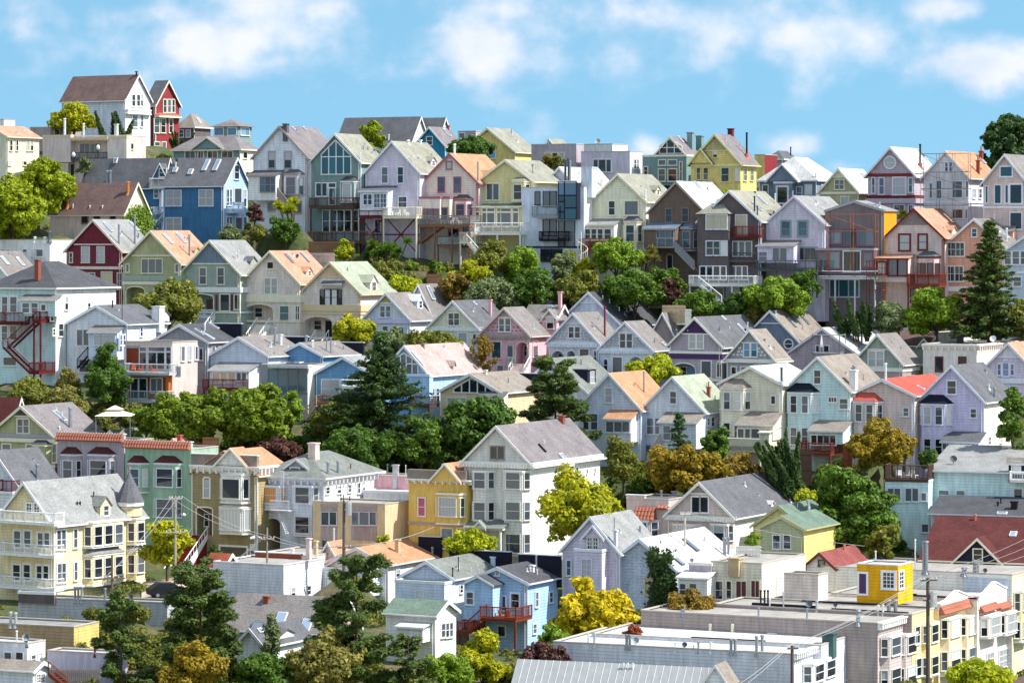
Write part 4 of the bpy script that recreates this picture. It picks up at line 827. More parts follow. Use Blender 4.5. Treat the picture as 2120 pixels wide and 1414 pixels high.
h.vent(1563, 398, 403, 3, 'black')
h = H('gable_house', 'mauve-pink house with dark teal window frames and dark-railed deck', 1584, 1707, 1776, 600, 464, 408, 'G', 'lav', 'rlight', D=426, trim='lav')
h.w('1619,459,1635,488 1654,459,1670,488', g='m', trim='teal', casing=.22).annex(1568, 1643, 509, 545, 2.2, 'shed', 10, wall='lav', roofc='rtaupe').w('1572,522,1588,540', off=2.2, g='m').w('1600,514,1614,541 1615,514,1629,541', off=2.2, rows=1, g='k').w('1655,514,1690,538', rows=1, cols=3, g='d', trim='teal', casing=.2).deck(1564, 1692, 540, 557, 3.2, 'dgrey', posts=600)
h.w('1640,570,1660,596', rows=1, g='d')
h = H('unfinished_house', 'house under construction with plywood side wall and open floors on steel posts', 1708, 1830, 1856, 650, 437, 418, 'G', (112, 104, 108), 'rlight', D=424, trim='grey', kind='stucco', sidewall='ply', ov=.1)
h.w('1714,481,1740,504', cols=2, rows=1, g='g', trim='plum').w('1744,474,1760,508', rows=1, g='g', trim='plum').w('1762,474,1774,511', rows=1, g='d', trim='plum', name='opening').w('1778,474,1808,508', rows=1, cols=2, g='g', trim='plum').sky('1786,428 1812,431', 1.2, .8)
h.annex(1689, 1809, 516, 574, 2.0, 'flat', wall=(104, 94, 102), kind='stucco').w('1694,524,1713,556 1718,522,1738,556', off=2.0, rows=1, g='g', trim='plum').w('1747,521,1781,562', off=2.0, rows=1, g='d', trim='white', name='opening').w('1788,524,1804,552', off=2.0, rows=1, g='g', trim='plum')
h.deck(1686, 1812, 562, 574, 3.0, 'lgrey', 'rail', posts=648).w('1719,580,1736,614 1738,580,1756,614 1758,580,1778,614', rows=1, g='t', trim='lgrey')
h = H('gable_house', 'pink shingled house with dark red frames, salmon roof and red deck', 1831, 1955, 2026, 640, 493, 434, 'G', 'pbeige', 'rsal', D=421, trim='dkred')
h.w('1863,487,1883,518 1903,487,1918,516', g='l', trim='dkred', casing=.22).tri(466, 'taupe', 'shake', trim=False).annex(1811, 1879, 536, 584, 2.2, 'shed', 8, wall='pbeige', roofc='rsal').w('1840,538,1857,570 1860,538,1877,570', off=2.2, rows=1, g='k', trim='dkred', casing=.18).w('1817,544,1834,567', off=2.2, rows=2, g='l', trim='dkred', casing=.18)
h.bay(1899, 1947, 531, 572, [(546, 566)], 2, roof='rslate', rise=11, wr=1).deck(1878, 1944, 568, 590, 2.6, 'redwood', posts=640).dormer(1975, 488, 26, 20, win=False).w('1886,598,1900,625 1912,598,1926,625', rows=1, g='d')
h = H('gable_house', 'salmon house with black-framed windows partly hidden by the tall spruce', 1955, 2080, 2150, 605, 510, 455, 'G', 'salmon', 'rtaupe', D=419, trim='white')
h.w('1960,503,1978,530 1980,503,1996,530', rows=2, cols=2, g='d').w('1960,552,1976,582 1978,552,1994,582', rows=2, cols=2, g='d').band(594, 604, .1, 'white').w('2013,474,2022,490', g='t').sky('2076,487', 1.6, .9, 'white').dormer(2103, 496, 36, 30, wall='salmon').vent(2058, 446, 458, 3, 'white').vent(2071, 453, 462, 3, 'white').vent(2084, 474, 500, 4, 'white')
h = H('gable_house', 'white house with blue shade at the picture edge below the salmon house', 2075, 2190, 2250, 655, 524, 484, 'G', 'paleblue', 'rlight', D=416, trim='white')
h.w('2080,521,2093,547 2097,521,2110,547 2114,521,2127,547', g='m').w('2099,574,2114,592', g='m').band(562, 567)
# ------------------------------------------------------------------ houses: upper left
h = H('gable_house', 'blue house wing with long dark roof right of the round olive trees', 172, 335, 362, 480, 382, 330, 'X', 'dblue', 'rslate', D=472, trim='white')
h.vent(221, 357, 382, 5, 'metal').vent(228, 357, 382, 5, 'metal').sky('241,334', .8, .6, 'white').fgable(318, 346, 340, 368, .2, wall='dblue', roofc='rslate', win='331,350,344,366'); h.deck(309, 343, 370, 386, .9, 'white').deck(316, 342, 430, 440, 1.2, 'paleblue').w('320,392,328,410', g='m').stair(340, 440, 318, 465, 1.4, 'paleblue')
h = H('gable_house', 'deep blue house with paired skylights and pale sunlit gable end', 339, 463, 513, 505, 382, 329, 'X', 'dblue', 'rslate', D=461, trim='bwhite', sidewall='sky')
h.w('345,395,359,426 361,395,375,426 413,394,426,426 428,394,441,426 345,452,359,477 361,452,375,477', g='l').w('485,343,494,371', face='S').w('469,393,473,425 475,393,479,425', face='S').w('485,391,499,420', face='S', rows=1, g='m', name='door').w('504,394,509,428', face='S').w('469,450,473,477 475,450,479,477', face='S').w('487,451,500,479', face='S', rows=1).w('504,450,509,477', face='S')
h.deck(482, 507, 420, 437, 1.0, 'bwhite', face='S').deck(484, 505, 476, 490, .8, 'bwhite', face='S').sky('428,344 450,344', 2.0, .7, 'bwhite').sky('396,358', .9, .7, 'white').vent(364, 338, 352, 3, 'white').dish(340, 334, 5, 'dgrey').sky('364,354', .8, .7, 'white')
h = H('stucco_house', 'stucco house with brown roof, rusty flues and ivy on its gable', 104, 256, 308, 497, 441, 381, 'X', 'pbeige', 'rbrown', D=452, trim='cream', kind='stucco', sidewall='cream')
h.w('170,445,182,462 195,444,207,457 229,444,239,456', rows=1, g='d', trim='brown').w('279,445,285,470 287,445,292,470', face='S').vent(140, 398, 431, 6, 'cedar', name='flue').vent(265, 378, 402, 6, 'cedar', name='flue').vent(151, 424, 433, 2, 'cream')
h.vent(186, 427, 432, 3, 'white').vent(212, 427, 432, 3, 'white')
h = H('flat_roof_house', 'white flat-roofed house with two hooked vents below the olive trees', -60, 103, 152, 560, 497, 497, 'F', 'white', 'rwhite', D=440, kind='stucco'); h.w('2,517,11,522 13,517,21,522', rows=1).w('48,517,56,522 66,517,74,530 76,517,89,531', rows=1).vent(124, 478, 496, 6, 'metal').vent(143, 478, 496, 6, 'metal').vent(60, 490, 497, 5, 'white').vent(88, 490, 497, 5, 'white')
h = H('gable_house', 'low roof with slanted skylights right behind the brick chimney', -70, 20, 85, 600, 575, 523, 'G', 'white', 'rtaupe', D=432); h.sky('8,542 40,544', 1.5, .6, 'white')
h = H('victorian_house', 'maroon gable house with cream trim and tall metal flues', 138, 252, 321, 640, 519, 457, 'G', 'maroon', 'rlight', D=435, trim='pbeige')
h.w('170,512,185,543 202,512,216,543', g='l').tri(505, 'maroon').band(552, 558, .12).w('211,564,232,598', rows=1, g='c').w('244,566,253,598', g='d').w('180,566,196,600', g='d').vent(246, 466, 507, 4, 'metal', name='flue').vent(279, 446, 508, 4, 'metal', name='flue').sky('222,473 280,471', 1.7, .6).w('145,524,150,543', g='d')
h = H('victorian_house', 'olive green gable house with orange roof and arched porch', 256, 374, 447, 648, 543, 480, 'G', 'olive', 'rsal', D=430, trim='cream', ov=.45)
h.tri(528, 'olive').w('294,537,307,565 308.5,537,321.5,565 323,537,336,565', rows=1, g='k', trim='cream', casing=.1).band(571, 582, .18, 'sage').band(583, 590, .12, 'cream').porch(262, 300, 594, 646).w('320,600,338,630').sky('346,497 373,495', 1.9, .65).vent(392, 487, 532, 4, 'metal', name='flue').dormer(408, 528, 20, 16, win=False).w('358,596,370,632').w('262,548,267,563 364,548,370,563', rows=1, g='k')
h.entry(281, 646, 668, 30)
h = H('victorian_house', 'grey-green gable house with white trim and shaded corner porch', 378, 497, 563, 672, 565, 500, 'G', 'sage', 'rlight', D=427, trim='cream', ov=.45)
h.tri(545, 'slate').w('414,555,427,588 451,555,464,588', g='k').band(595, 606, .18, 'white').porch(382, 442, 609, 655, arch=.2).w('457,610,475,643', rows=1, g='d', casing=.14).w('486,611,496,640', rows=1, g='d').deck(384, 442, 642, 655, .35, 'white').band(645, 649, .1, 'white').vent(488, 525, 540, 3, 'white').vent(494, 520, 536, 3, 'white').vent(516, 528, 538, 3, 'white').dormer(525, 552, 24, 20, roofc='rslate', win=False).w('446,610,452,643 478,610,484,643', rows=1, g='r', trim='sage', casing=.03, name='shutter', sill=False)
h.entry(430, 655, 690, 30, 'grey')
h = H('victorian_house', 'cream-pink gable house with orange roof and arched entrance porch', 503, 620, 690, 700, 584, 522, 'G', 'warm', 'rsal', D=425, trim='cream', ov=.45)
h.w('554,543,566,556', rows=1, g='d').w('549,577,560,608 563,577,574,608', g='l').band(611, 626, .2).porch(508, 566, 630, 672, door='pbeige').w('580,634,598,663', g='g').w('613,634,620,662', g='m').band(664, 668, .1).sky('597,537 630,535', 1.7, .55, 'grey').dish(616, 531, 4, 'dgrey').dormer(640, 573, 22, 20, roofc='rorange').vent(653, 546, 574, 3, 'white').entry(546, 672, 705, 26, 'warm')
h.band(600.5, 600.9, .02)
h = H('victorian_house', 'tan gable house with black shutters and pale green roof', 625, 746, 817, 702, 606, 545, 'G', 'warm', 'rgreen', D=422, trim='tan', ov=.4)
h.w('673,600,684,632 687,600,698,632', g='w', trim='navy', casing=.1).w('663,599,671,632 701,599,708,632', rows=1, g='d', trim='navy', casing=.03, name='shutter', sill=False).annex(667, 705, 588, 594, .6, 'shed', 5, wall='lgrey', roofc='slate', name='awning').band(632, 645, .2).band(646, 652, .12).porch(631, 688, 656, 698, door='black').dormer(776, 606, 30, 34, roofc='rgreen').w('706,660,730,690', g='d').tri(572, 'tan').entry(667, 698, 722, 26, 'warm')

# ------------------------------------------------------------------ middle left: backs of the next row
h = H('apartment_house', 'big white house with mint shade, dark hip roof and red zigzag stairs', -30, 115, 240, 795, 597, 541, 'H', 'mint', 'rdark', D=404, trim='white', sidewall='white', ov=.4)
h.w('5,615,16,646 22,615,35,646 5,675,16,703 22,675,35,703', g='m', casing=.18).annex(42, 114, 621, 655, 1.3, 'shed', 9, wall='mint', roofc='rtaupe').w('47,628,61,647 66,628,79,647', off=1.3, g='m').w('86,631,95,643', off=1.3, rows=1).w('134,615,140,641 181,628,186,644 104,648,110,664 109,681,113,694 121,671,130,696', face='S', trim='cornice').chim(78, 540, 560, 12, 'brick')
h.deck(-10, 39, 648, 668, 2.2, 'dkred').stair(76, 662, 16, 718, 2.6, 'dkred', wid=1.1).deck(68, 84, 646, 664, 2.7, 'dkred', posts=770).stair(6, 716, 62, 770, 3.9, 'dkred', wid=1.1).deck(60, 80, 752, 770, 3.4, 'dkred').w('8,740,34,756', rows=1, g='d').dormer(226, 606, 4, 4, win=False)
h = H('gable_house', 'white house with pale gable, small sunroom and curved roof hood', 140, 263, 345, 792, 671, 635, 'G', 'bwhite', 'rslate', D=402, trim='bwhite')
h.w('160,683,172,715 173,683,184,715', rows=1, g='k').annex(184, 242, 688, 745, 1.6, 'shed', 12, wall='paleblue', roofc='rtaupe').w('196,694,208,714 210,694,223,714 225,694,238,714', off=1.6, rows=1, g='l').w('248,694,251,714 255,694,258,714', face='S').w('290,678,294,696', face='S').chim(345, 640, 672, 24, 'white', 'stucco', back=-1).dormer(352, 668, 30, 24, win=False, roofc='rslate').vent(233, 624, 640, 3, 'black').vent(239, 626, 665, 1.6, 'dgrey').w('165,745,184,770', g='k').stair(182, 735, 160, 760, 1.3, 'black')
h = H('gable_house', 'grey gable house with skylights wedged between white and glass-front houses', 318, 430, 493, 800, 708, 674, 'G', 'grey', 'rdark', D=401, trim='lgrey')
h.sky('412,690 432,700 442,678', 1.4, .6).vent(424, 671, 686, 4, 'white').w('414,722,420,745', rows=1).backwall(441, 499, 670, 702).w('438,718,444,740 452,718,458,740', face='S')
h = H('modern_house', 'modern flat-roofed house with red cladding, glass decks and orange chairs', 259, 357, 409, 850, 709, 709, 'F', 'pbeige', 'flat', D=393, kind='stucco', trim='grey')
h.annex(262, 290, 718, 772, .06, 'flat', wall='redwood', name='cladding').w('290,719,303,727 308,719,341,727 345,719,354,727', rows=1, g='k', trim='lgrey', sill=False).w('290,730,303,764 308,730,324,764 326,730,341,764 345,730,354,764', rows=1, g='d', trim='lgrey', sill=False).w('375,718,381,747 390,718,395,746 404,718,408,744', face='S', rows=1, trim='lgrey')
h.deck(257, 350, 755, 772, 1.8, 'lgrey', 'glass').annex(266, 345, 778, 830, .5, 'flat', wall='redwood', name='lower_storey').w('272,784,286,824 289,784,304,824', off=.5, rows=1, g='d', trim='lgrey').w('313,784,324,812 326,784,336,812', off=.5, rows=1, g='k', trim='lgrey').deck(255, 343, 811, 830, 1.8, 'lgrey', 'glass').annex(343, 349, 771, 815, .8, 'flat', wall='cedar', name='brick_fin').w('366,760,373,778', g='l')
h = H('gable_house', 'pale blue-grey gable house with white sunroom and dark deck rail', 437, 555, 642, 830, 737, 700, 'G', 'paleblue', 'rtaupe', D=398, trim='bwhite')
h.vent(569, 680, 718, 5, 'metal', name='flue').vent(576, 735, 740, 2).annex(434, 515, 768, 806, 2.6, 'shed', 14, wall='bwhite', roofc='rlight').w('442,772,455,792 458,772,470,792 474,772,487,792', off=2.6, rows=1, g='c').w('491,772,500,788 501,772,510,788', off=2.6, rows=1, g='k').deck(420, 503, 787, 805, 3.8, 'dkred', posts=830).backwall(572, 637, 697, 718).chim(580, 694, 716, 8, 'white', 'stucco')
h = H('gable_house', 'blue gable peeping above a flat grey glass extension', 578, 668, 745, 850, 737, 712, 'G', 'blue', 'rtaupe', D=400, trim='bwhite')
h.vent(647, 706, 722, 5, 'white').vent(676, 704, 728, 2.5, 'metal').vent(685, 700, 734, 3, 'metal').backwall(698, 752, 709, 726).vent(634, 696, 712, 6, 'metal')
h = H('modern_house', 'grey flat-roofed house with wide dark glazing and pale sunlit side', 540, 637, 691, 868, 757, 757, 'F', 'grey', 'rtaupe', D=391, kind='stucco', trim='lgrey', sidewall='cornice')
h.w('556,765,574,812 576,765,595,812 597,765,616,812 618,765,636,812', rows=1, g='t', trim='slate', casing=.06).sky('612,752 640,748', 1.0, 1.8).annex(555, 637, 757, 763, .9, 'flat', wall='lgrey', name='canopy')
h = H('cottage', 'blue clapboard gable with white paired window left of the tall dark conifer', 655, 770, 822, 850, 775, 741, 'G', 'blue', 'rlight', D=389, trim='bwhite', cat='house')
h.w('668,787,684,822 687,787,703,822', g='l', rows=2, casing=.18).w('722,780,742,795', rows=1).deck(706, 750, 797, 800, 1.5, 'white', 'rail').deck(654, 704, 820, 834, 2.0, 'wood', posts=860).stair(655, 836, 632, 865, 2.6, 'tan').deck(630, 656, 872, 890, 2.2, 'dwood', posts=925)
h.w('712,800,724,822')

# ------------------------------------------------------------------ middle: painted Victorian row
h = H('victorian_house', 'periwinkle-white gable with gold crest right of the pale green roof', 755, 848, 912, 712, 660, 609, 'G', 'bwhite', 'rtaupe', D=418, trim='bwhite', ov=.4)
h.tri(626, 'yellow', 'shake').w('788,634,797,656 800,634,809,656', g='m').band(662, 670, .2, 'lilac').w('793,676,803,700 826,678,836,704', g='k').dormer(870, 640, 24, 30, roofc='rwhite').w('762,676,778,700', g='d')
h = H('gable_house', 'taupe roof with a skylight behind the pale yellow gable', 838, 897, 947, 700, 655, 591, 'G', 'lilac', 'rtaupe', D=424).sky('889,608', 1.9, .8, 'white')
h = H('victorian_house', 'pale yellow-green gable with white trim beside the pink Victorian', 889, 990, 1058, 745, 678, 625, 'G', 'paley', 'rslate', D=414, trim='white', ov=.4)
h.tri(640, 'white').w('929,649,939,673 941,649,951,673', g='d').band(678, 686, .2).w('950,690,967,712', rows=1, g='l', casing=.15).w('905,694,918,712 980,692,990,712', g='m').sky('981,631', .6, .5).chim(1015, 622, 655, 7, 'pink', 'stucco')
h = H('cottage', 'small grey roof with yellow-green dormer behind the pink chimney', 975, 1012, 1060, 680, 640, 609, 'G', 'paley', 'rtaupe', D=426, cat='house').dormer(1022, 640, 40, 22, wall='paley')
h = H('victorian_house', 'pink Victorian with arched porch and studded gable', 996, 1096, 1131, 772, 692, 639, 'G', 'pink', 'rtaupe', D=410, trim='pbeige', ov=.4)
h.studs(662, 688, 'dtaupe', .55, .16, .07).tri(655, 'pbeige', 'shake').w('1034,660,1044,686 1047,660,1057,686', g='m', trim='cornice').band(692, 702, .2, 'taupe', dent=True).w('1019,708,1037,741', rows=1, g='t').porch(1069, 1094, 708, 753, arch=1, depth=1.8, door='teal').w('1051,716,1062,741', rows=1, g='k', arch=1).w('1103,716,1112,738', face='S', rows=1, g='k', arch=1)
h.entry(1081, 753, 775, 30, 'pbeige', 'cornice').deck(1050, 1064, 741, 752, .3, 'cornice').w('1030,757,1042,768', rows=1)
h = H('gable_house', 'pink rear wing with dormer and taupe roof joined to the arched pink Victorian', 1085, 1150, 1178, 730, 662, 634, 'X', 'pink', 'rtaupe', D=421, trim='cornice'); h.fgable(1124, 1152, 642, 660, .4, wall='pink', win='1133,656,1146,680')
h.annex(1122, 1152, 656, 692, .4, 'flat', wall='pink'); h.chim(1172, 606, 640, 8, 'pink', 'stucco').sky('1140,640', .7, .6)
h = H('gable_house', 'tan roof with twin skylights in front of the dark green trees', 1108, 1150, 1186, 690, 640, 621, 'X', 'pink', 'rtan', D=428).sky('1141,629 1161,627', 1.2, .7, 'white').dish(1104, 630, 5, 'white')
h = H('victorian_house', 'pale grey Victorian with patterned gable and red-brown flue', 1137, 1240, 1286, 772, 708, 650, 'G', 'lgrey', 'rtaupe', D=408, trim='bwhite', ov=.42)
h.studs(672, 706, 'grey', .42, .22, .06).w('1178,677,1188,699 1191,677,1201,699', g='d').tri(668, 'lgrey').band(709, 720, .22, dent=True).porch(1142, 1168, 726, 762, arch=1).porch(1174, 1191, 726, 762, arch=1).w('1201,723,1219,748', rows=1, g='d', casing=.14).w('1230,726,1238,750').vent(1252, 636, 698, 4, 'dkred', name='flue').deck(1143, 1192, 752, 762, .3, 'bwhite')
h = H('gable_house', 'light blue house with dark roof full of vents behind the grey Victorian', 1155, 1285, 1366, 725, 672, 607, 'G', 'paleblue', 'rdark', D=421, trim='bwhite')
for (x, y) in ((1248, 622), (1262, 630), (1278, 640), (1282, 646), (1303, 646), (1276, 622), (1288, 612)): h.vent(x, y-9, y, 2.4, 'white')
h.tri(626, 'paleblue').vent(1245, 600, 610, 2, 'white')
h = H('victorian_house', 'white and grey shingle-patterned Victorian above the lime round tree', 1243, 1350, 1384, 788, 722, 668, 'G', 'bwhite', 'rtaupe', D=405, trim='bwhite', ov=.42)
h.studs(690, 720, 'grey', .36, .24, .06).w('1284,691,1295,720 1298,691,1309,720', g='d', trim='bwhite').tri(686, 'lgrey').band(723, 733, .22, dent=True).w('1269,740,1288,772', rows=1, g='k', casing=.16).porch(1303, 1330, 738, 776, arch=1).w('1251,744,1258,768').sky('1372,715', .5, .5, 'white').w('1356,732,1362,750', face='S')
h = H('gable_house', 'plain taupe roof behind the lattice-gabled mauve house', 1346, 1400, 1448, 720, 700, 650, 'G', 'taupe', 'rtaupe', D=417)
h = H('victorian_house', 'mauve-grey Victorian with purple lattice gable and arched porches', 1387, 1494, 1590, 802, 715, 659, 'G', 'mauve', 'rslate', D=402, trim='cornice', ov=.42)
h.tri(690, 'purple').studs(664, 688, 'cornice', .34, .14, .09).w('1428,693,1440,721 1444,693,1456,721', g='l', casing=.14).band(728, 733, .16).band(734, 744, .1, 'purple').porch(1392, 1440, 752, 796, arch=.5, door='blue').w('1453,748,1472,781', rows=1, g='k', casing=.14).w('1485,754,1493,780', rows=1, g='d', arch=1).band(784, 790, .1).sky('1534,683', 1.6, .6, 'white').vent(1548, 668, 698, 2.2, 'white').vent(1543, 682, 692, 3, 'black').sky('1496,661', .7, .5, 'white').vent(1510, 678, 684, 2, 'white')
h.deck(1393, 1440, 783, 796, .3, 'mauve').w('1505,722,1512,734', face='S')
h = H('victorian_house', 'grey brick-patterned gable below the round-window house', 1505, 1603, 1632, 802, 743, 685, 'G', 'grey', 'rtan', D=399, trim='cornice', ov=.42)
h.studs(712, 740, 'lgrey', .5, .34, .05).w('1541,711,1552,738 1556,711,1567,738', g='b').tri(708, 'grey').band(744, 752, .22).w('1515,760,1524,788 1535,760,1548,786').porch(1556, 1590, 756, 792, arch=.3)
h = H('gable_house', 'dark slate house with small round window and triple skylights', 1535, 1657, 1722, 765, 709, 645, 'G', 'slate', 'rtan', D=413, trim='lgrey', ov=.4)
h.tri(668, 'slate').round_win(1633, 712, 8, g='m').sky('1638,670 1648,664 1664,664', 1.6, .6, 'grey').vent(1606, 645, 653, 4, 'white')
h = H('gable_house', 'white-roofed house with closed parasol and wire rail on its front', 1636, 1772, 1868, 775, 731, 681, 'G', 'mauve', 'rwhite', D=408, trim='lgrey')
h.vent(1784, 676, 716, 4, 'metal', name='flue').vent(1778, 683, 722, 2.2, 'dkred').vent(1763, 684, 690, 2, 'metal').w('1690,716,1697,742 1706,716,1716,742', g='d').deck(1682, 1738, 694, 732, 2.0, 'grey', 'rail').sky('1806,716', 1.0, .5)
h = H('victorian_house', 'sage gable house with crested gable and cream side right of the white roof', 1770, 1867, 1902, 815, 750, 694, 'G', 'sage', 'rtaupe', D=398, trim='cornice', ov=.42)
h.tri(722, 'sage').studs(703, 720, 'cornice', .4, .14, .09).w('1799,728,1812,758 1816,728,1829,758', g='l', casing=.16).band(762, 770, .2).band(772, 786, .1, 'taupe')
h.w('1800,790,1812,808 1836,790,1850,808')
h = H('gable_house', 'dull purple-brown roof between the sage gable and white stucco block', 1848, 1918, 1962, 770, 716, 690, 'X', 'sage', 'rbrown', D=411, trim='cornice'); h.fgable(1902, 1926, 702, 716, .3)
h = H('flat_roof_house', 'white stucco flat-roofed house with dark red window frames', 1911, 2022, 2108, 790, 714, 714, 'F', 'cornice', 'rwhite', D=398, kind='stucco', trim='cornice')
h.w('1938,740,1951,768', rows=1, g='d', trim='dkred').w('1986,740,1999,757', rows=1, g='d', trim='dkred').cornice(714, 723, off=.45).chim(1988, 686, 710, 14, 'black', 'paint').dish(2068, 700, 7, 'lgrey')
h = H('flat_roof_house', 'bright white flat roof behind the black chimney box', 1925, 1985, 2030, 740, 690, 690, 'F', 'white', 'rwhite', D=412, kind='stucco')
h = H('victorian_house', 'lilac-blue patterned gable with arched window cut by the picture edge', 2043, 2135, 2190, 835, 760, 712, 'G', 'lav', 'rsal', D=394, trim='bwhite', ov=.42)
h.tri(738, 'bwhite').studs(722, 737, 'slate', .34, .22, .09).w('2077,752,2088,778', g='b', arch=1, casing=.16).w('2066,754,2072,776 2093,754,2099,776', g='b').band(784, 794, .2).w('2060,800,2074,826 2092,800,2106,826')
# ------------------------------------------------------------------ houses: backs of the lower row
h = H('gable_house', 'pale blue house with orange roof and hanging sunroom', 1198, 1327, 1396, 965, 847, 775, 'G', 'paleblue', 'rorange', D=383, trim='bwhite')
h.w('1254,804,1267,833', g='l').w('1224,857,1237,889 1208,857,1219,889', g='m').annex(1252, 1306, 868, 916, 1.9, 'shed', 16, wall='bwhite', roofc='rorange').w('1255,873,1270,894 1272,873,1287,894 1289,873,1303,894', off=1.9, rows=1, g='k').vent(1333, 771, 815, 3.2, 'metal', name='flue').sky('1292,853', .01, .01)
h.w('1290,920,1300,945', rows=1, g='d').dormer(1352, 838, 8, 8, win=False)
h = H('gable_house', 'weathered white house with pale green roof and grey lean-to', 1328, 1459, 1520, 965, 852, 782, 'G', 'bwhite', 'rgreen', D=381, trim='bwhite')
h.w('1388,811,1400,835', g='d').w('1340,866,1353,898 1357,866,1366,898', g='k').annex(1364, 1441, 876, 930, 2.4, 'shed', 18, wall='bwhite', roofc='rtan').w('1374,882,1388,910 1400,886,1414,914', off=2.4, g='k').w('1464,866,1468,880 1472,864,1478,882', face='S').chim(1467, 803, 823, 8, 'brick', pot='terra').w('1332,922,1346,958', rows=1, g='m', trim='grey', name='door')
h.stair(1368, 915, 1340, 960, 2.8, 'pbeige', solid=True)
h = H('gable_house', 'cream house with tall bay, pale roof and boxed balcony', 1491, 1619, 1692, 970, 796, 761, 'G', 'cream', 'rwhite', D=379, trim='cornice')
h.bay(1491, 1556, 801, 910, [(813, 847), (876, 906)], 2, depth=1.0, roof='rtan', rise=18, wide=.55).w('1597,820,1605,836', rows=1).annex(1526, 1600, 880, 912, 2.6, 'shed', 24, wall='cream', roofc='rtan').w('1528,888,1540,908 1543,888,1553,908 1556,888,1572,908', off=2.6, rows=1, g='k').deck(1498, 1574, 909, 925, 3.8, 'cream', 'solid', posts=965, under=.5).annex(1574, 1592, 896, 935, 3.4, 'shed', 10, wall='cream', roofc='cream').vent(1588, 838, 870, 5, 'dgrey', name='flue').sky('1610,800', .5, 1.0, 'white')
h = H('gable_house', 'mint blue house with shadow-coloured bay roof and big white chimney box', 1627, 1760, 1834, 975, 808, 741, 'G', 'mint', 'rtan', D=377, trim='white')
h.bay(1628, 1696, 810, 930, [(820, 854), (886, 920)], 2, depth=1.0, roof='navy', rise=18, wide=.5).w('1686,767,1699,794', g='d').w('1716,823,1732,832', cols=3, rows=1).w('1739,826,1756,846', g='m').annex(1676, 1745, 893, 920, 2.6, 'shed', 18, wall='mint', roofc='rtan').w('1680,901,1691,920 1693,901,1704,920 1706,901,1717,920 1719,901,1730,920', off=2.6, rows=1, g='d').deck(1650, 1719, 918, 938, 4.0, 'redwood', posts=975).chim(1767, 768, 805, 18, 'white', 'stucco').vent(1768, 758, 770, 6, 'metal')  # navy bay roof: shadow of the main wall put into its colour
h = H('gable_house', 'beige house with bright red roof and red-capped bay', 1763, 1893, 1990, 955, 819, 787, 'G', 'pbeige', 'rred', D=375, trim='bwhite')
h.bay(1763, 1829, 829, 920, [(838, 872)], 2, depth=1.0, roof='rred', rise=18, wide=.55).w('1871,845,1881,861', g='m').vent(1829, 754, 790, 5, 'white').sky('1905,806', .9, .6, 'white').backwall(1880, 1915, 778, 790, 'dkred')
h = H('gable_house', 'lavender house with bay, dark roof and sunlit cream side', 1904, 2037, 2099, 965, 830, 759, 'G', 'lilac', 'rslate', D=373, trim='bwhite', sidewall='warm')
h.w('1962,789,1979,815', g='d', casing=.16).bay(1904, 1973, 834, 945, [(843, 878), (909, 940)], 2, depth=1.0, roof='navy', rise=18, wide=.55).w('2010,847,2021,864', g='d').annex(1950, 2025, 916, 935, 2.2, 'shed', 18, wall='lilac', roofc='rslate').w('1952,919,1984,930 1987,919,2018,930', off=2.2, cols=4, rows=1, g='k').vent(2060, 806, 826, 5, 'metal', name='flue').w('2070,904,2074,915 2046,905,2050,920', face='S')  # bay roof coloured navy to stand for the wall shadow on it
h = H('gable_house', 'blue house with long pink roof and glazed gable', 790, 888, 1006, 895, 775, 718, 'G', 'sky', 'rpink', D=392, trim='bwhite')
h.gable_glass((806, 837, 866), 732, 753, 776, n=5, g='m').annex(842, 889, 777, 845, .6, 'flat', wall='sky').w('846,805,854,822 858,805,874,811', off=.6, rows=1).w('893,805,898,832 902,805,908,832', face='S').dormer(945, 775, 8, 22, wall='rpink', win=False).sky('857,745', 2.2, .4, 'white').vent(876, 712, 722, 6, 'rbrown').deck(846, 889, 822, 838, 2.4, 'dwood', posts=880)
h = H('gable_house', 'tan house with wide triangular window and brown roof', 912, 1038, 1128, 905, 813, 776, 'G', 'tan', 'rtan', D=388, trim='white')
h.gable_glass((940, 978, 1022), 783, 811, 813, n=5, row=False).w('927,824,943,842 948,824,964,842', rows=1, g='l').annex(985, 1036, 826, 850, 1.6, 'shed', 12, wall='cream', roofc='rslate').backwall(1072, 1110, 773, 788).chim(1006, 768, 778, 5, 'white', 'stucco')
h = H('gable_house', 'pale grey-green roofed house behind the pine with a dark shed dormer', 1070, 1216, 1292, 890, 812, 744, 'G', 'paleblue', 'rgr', D=396, trim='bwhite'); h.dormer(1225, 795, 40, 30, wall='navy', kind='shed', roofc='rgr').vent(1203, 746, 758, 1.6, 'dgrey')
h.w('1110,820,1122,845 1150,820,1162,845')

# ------------------------------------------------------------------ houses: street row lower left
h = H('gable_house', 'brick-red roof at the picture edge beside the olive gable house', -70, 26, 52, 900, 873, 826, 'X', 'taupe', 'rmaroon', D=378)
h = H('victorian_house', 'olive-brown gable house with mauve roof and tall metal flue', -18, 113, 210, 995, 903, 843, 'G', 'olive', 'rmauve', D=371, trim='cream', ov=.42)
h.w('37,868,47,896 50,868,60,896', g='m', casing=.14).tri(860, 'dtaupe', frac=.8).band(900, 908, .2, 'grey').band(909, 917, .25).w('6,920,22,940 56,921,70,940 78,921,91,950 104,920,117,956', g='k', casing=.16).vent(145, 845, 888, 6.5, 'metal', name='flue').sky('122,864', 1.8, .8, 'white').vent(123, 884, 892, 4, 'white').band(962, 968, .15)
h.bay(68, 110, 918, 975, [], 1)
h = H('stucco_house', 'mauve stucco house with terracotta tile parapet and tiled bay hoods', 119, 257, 318, 1015, 914, 914, 'F', 'mauve', 'rtan', D=366, kind='stucco', trim='bwhite')
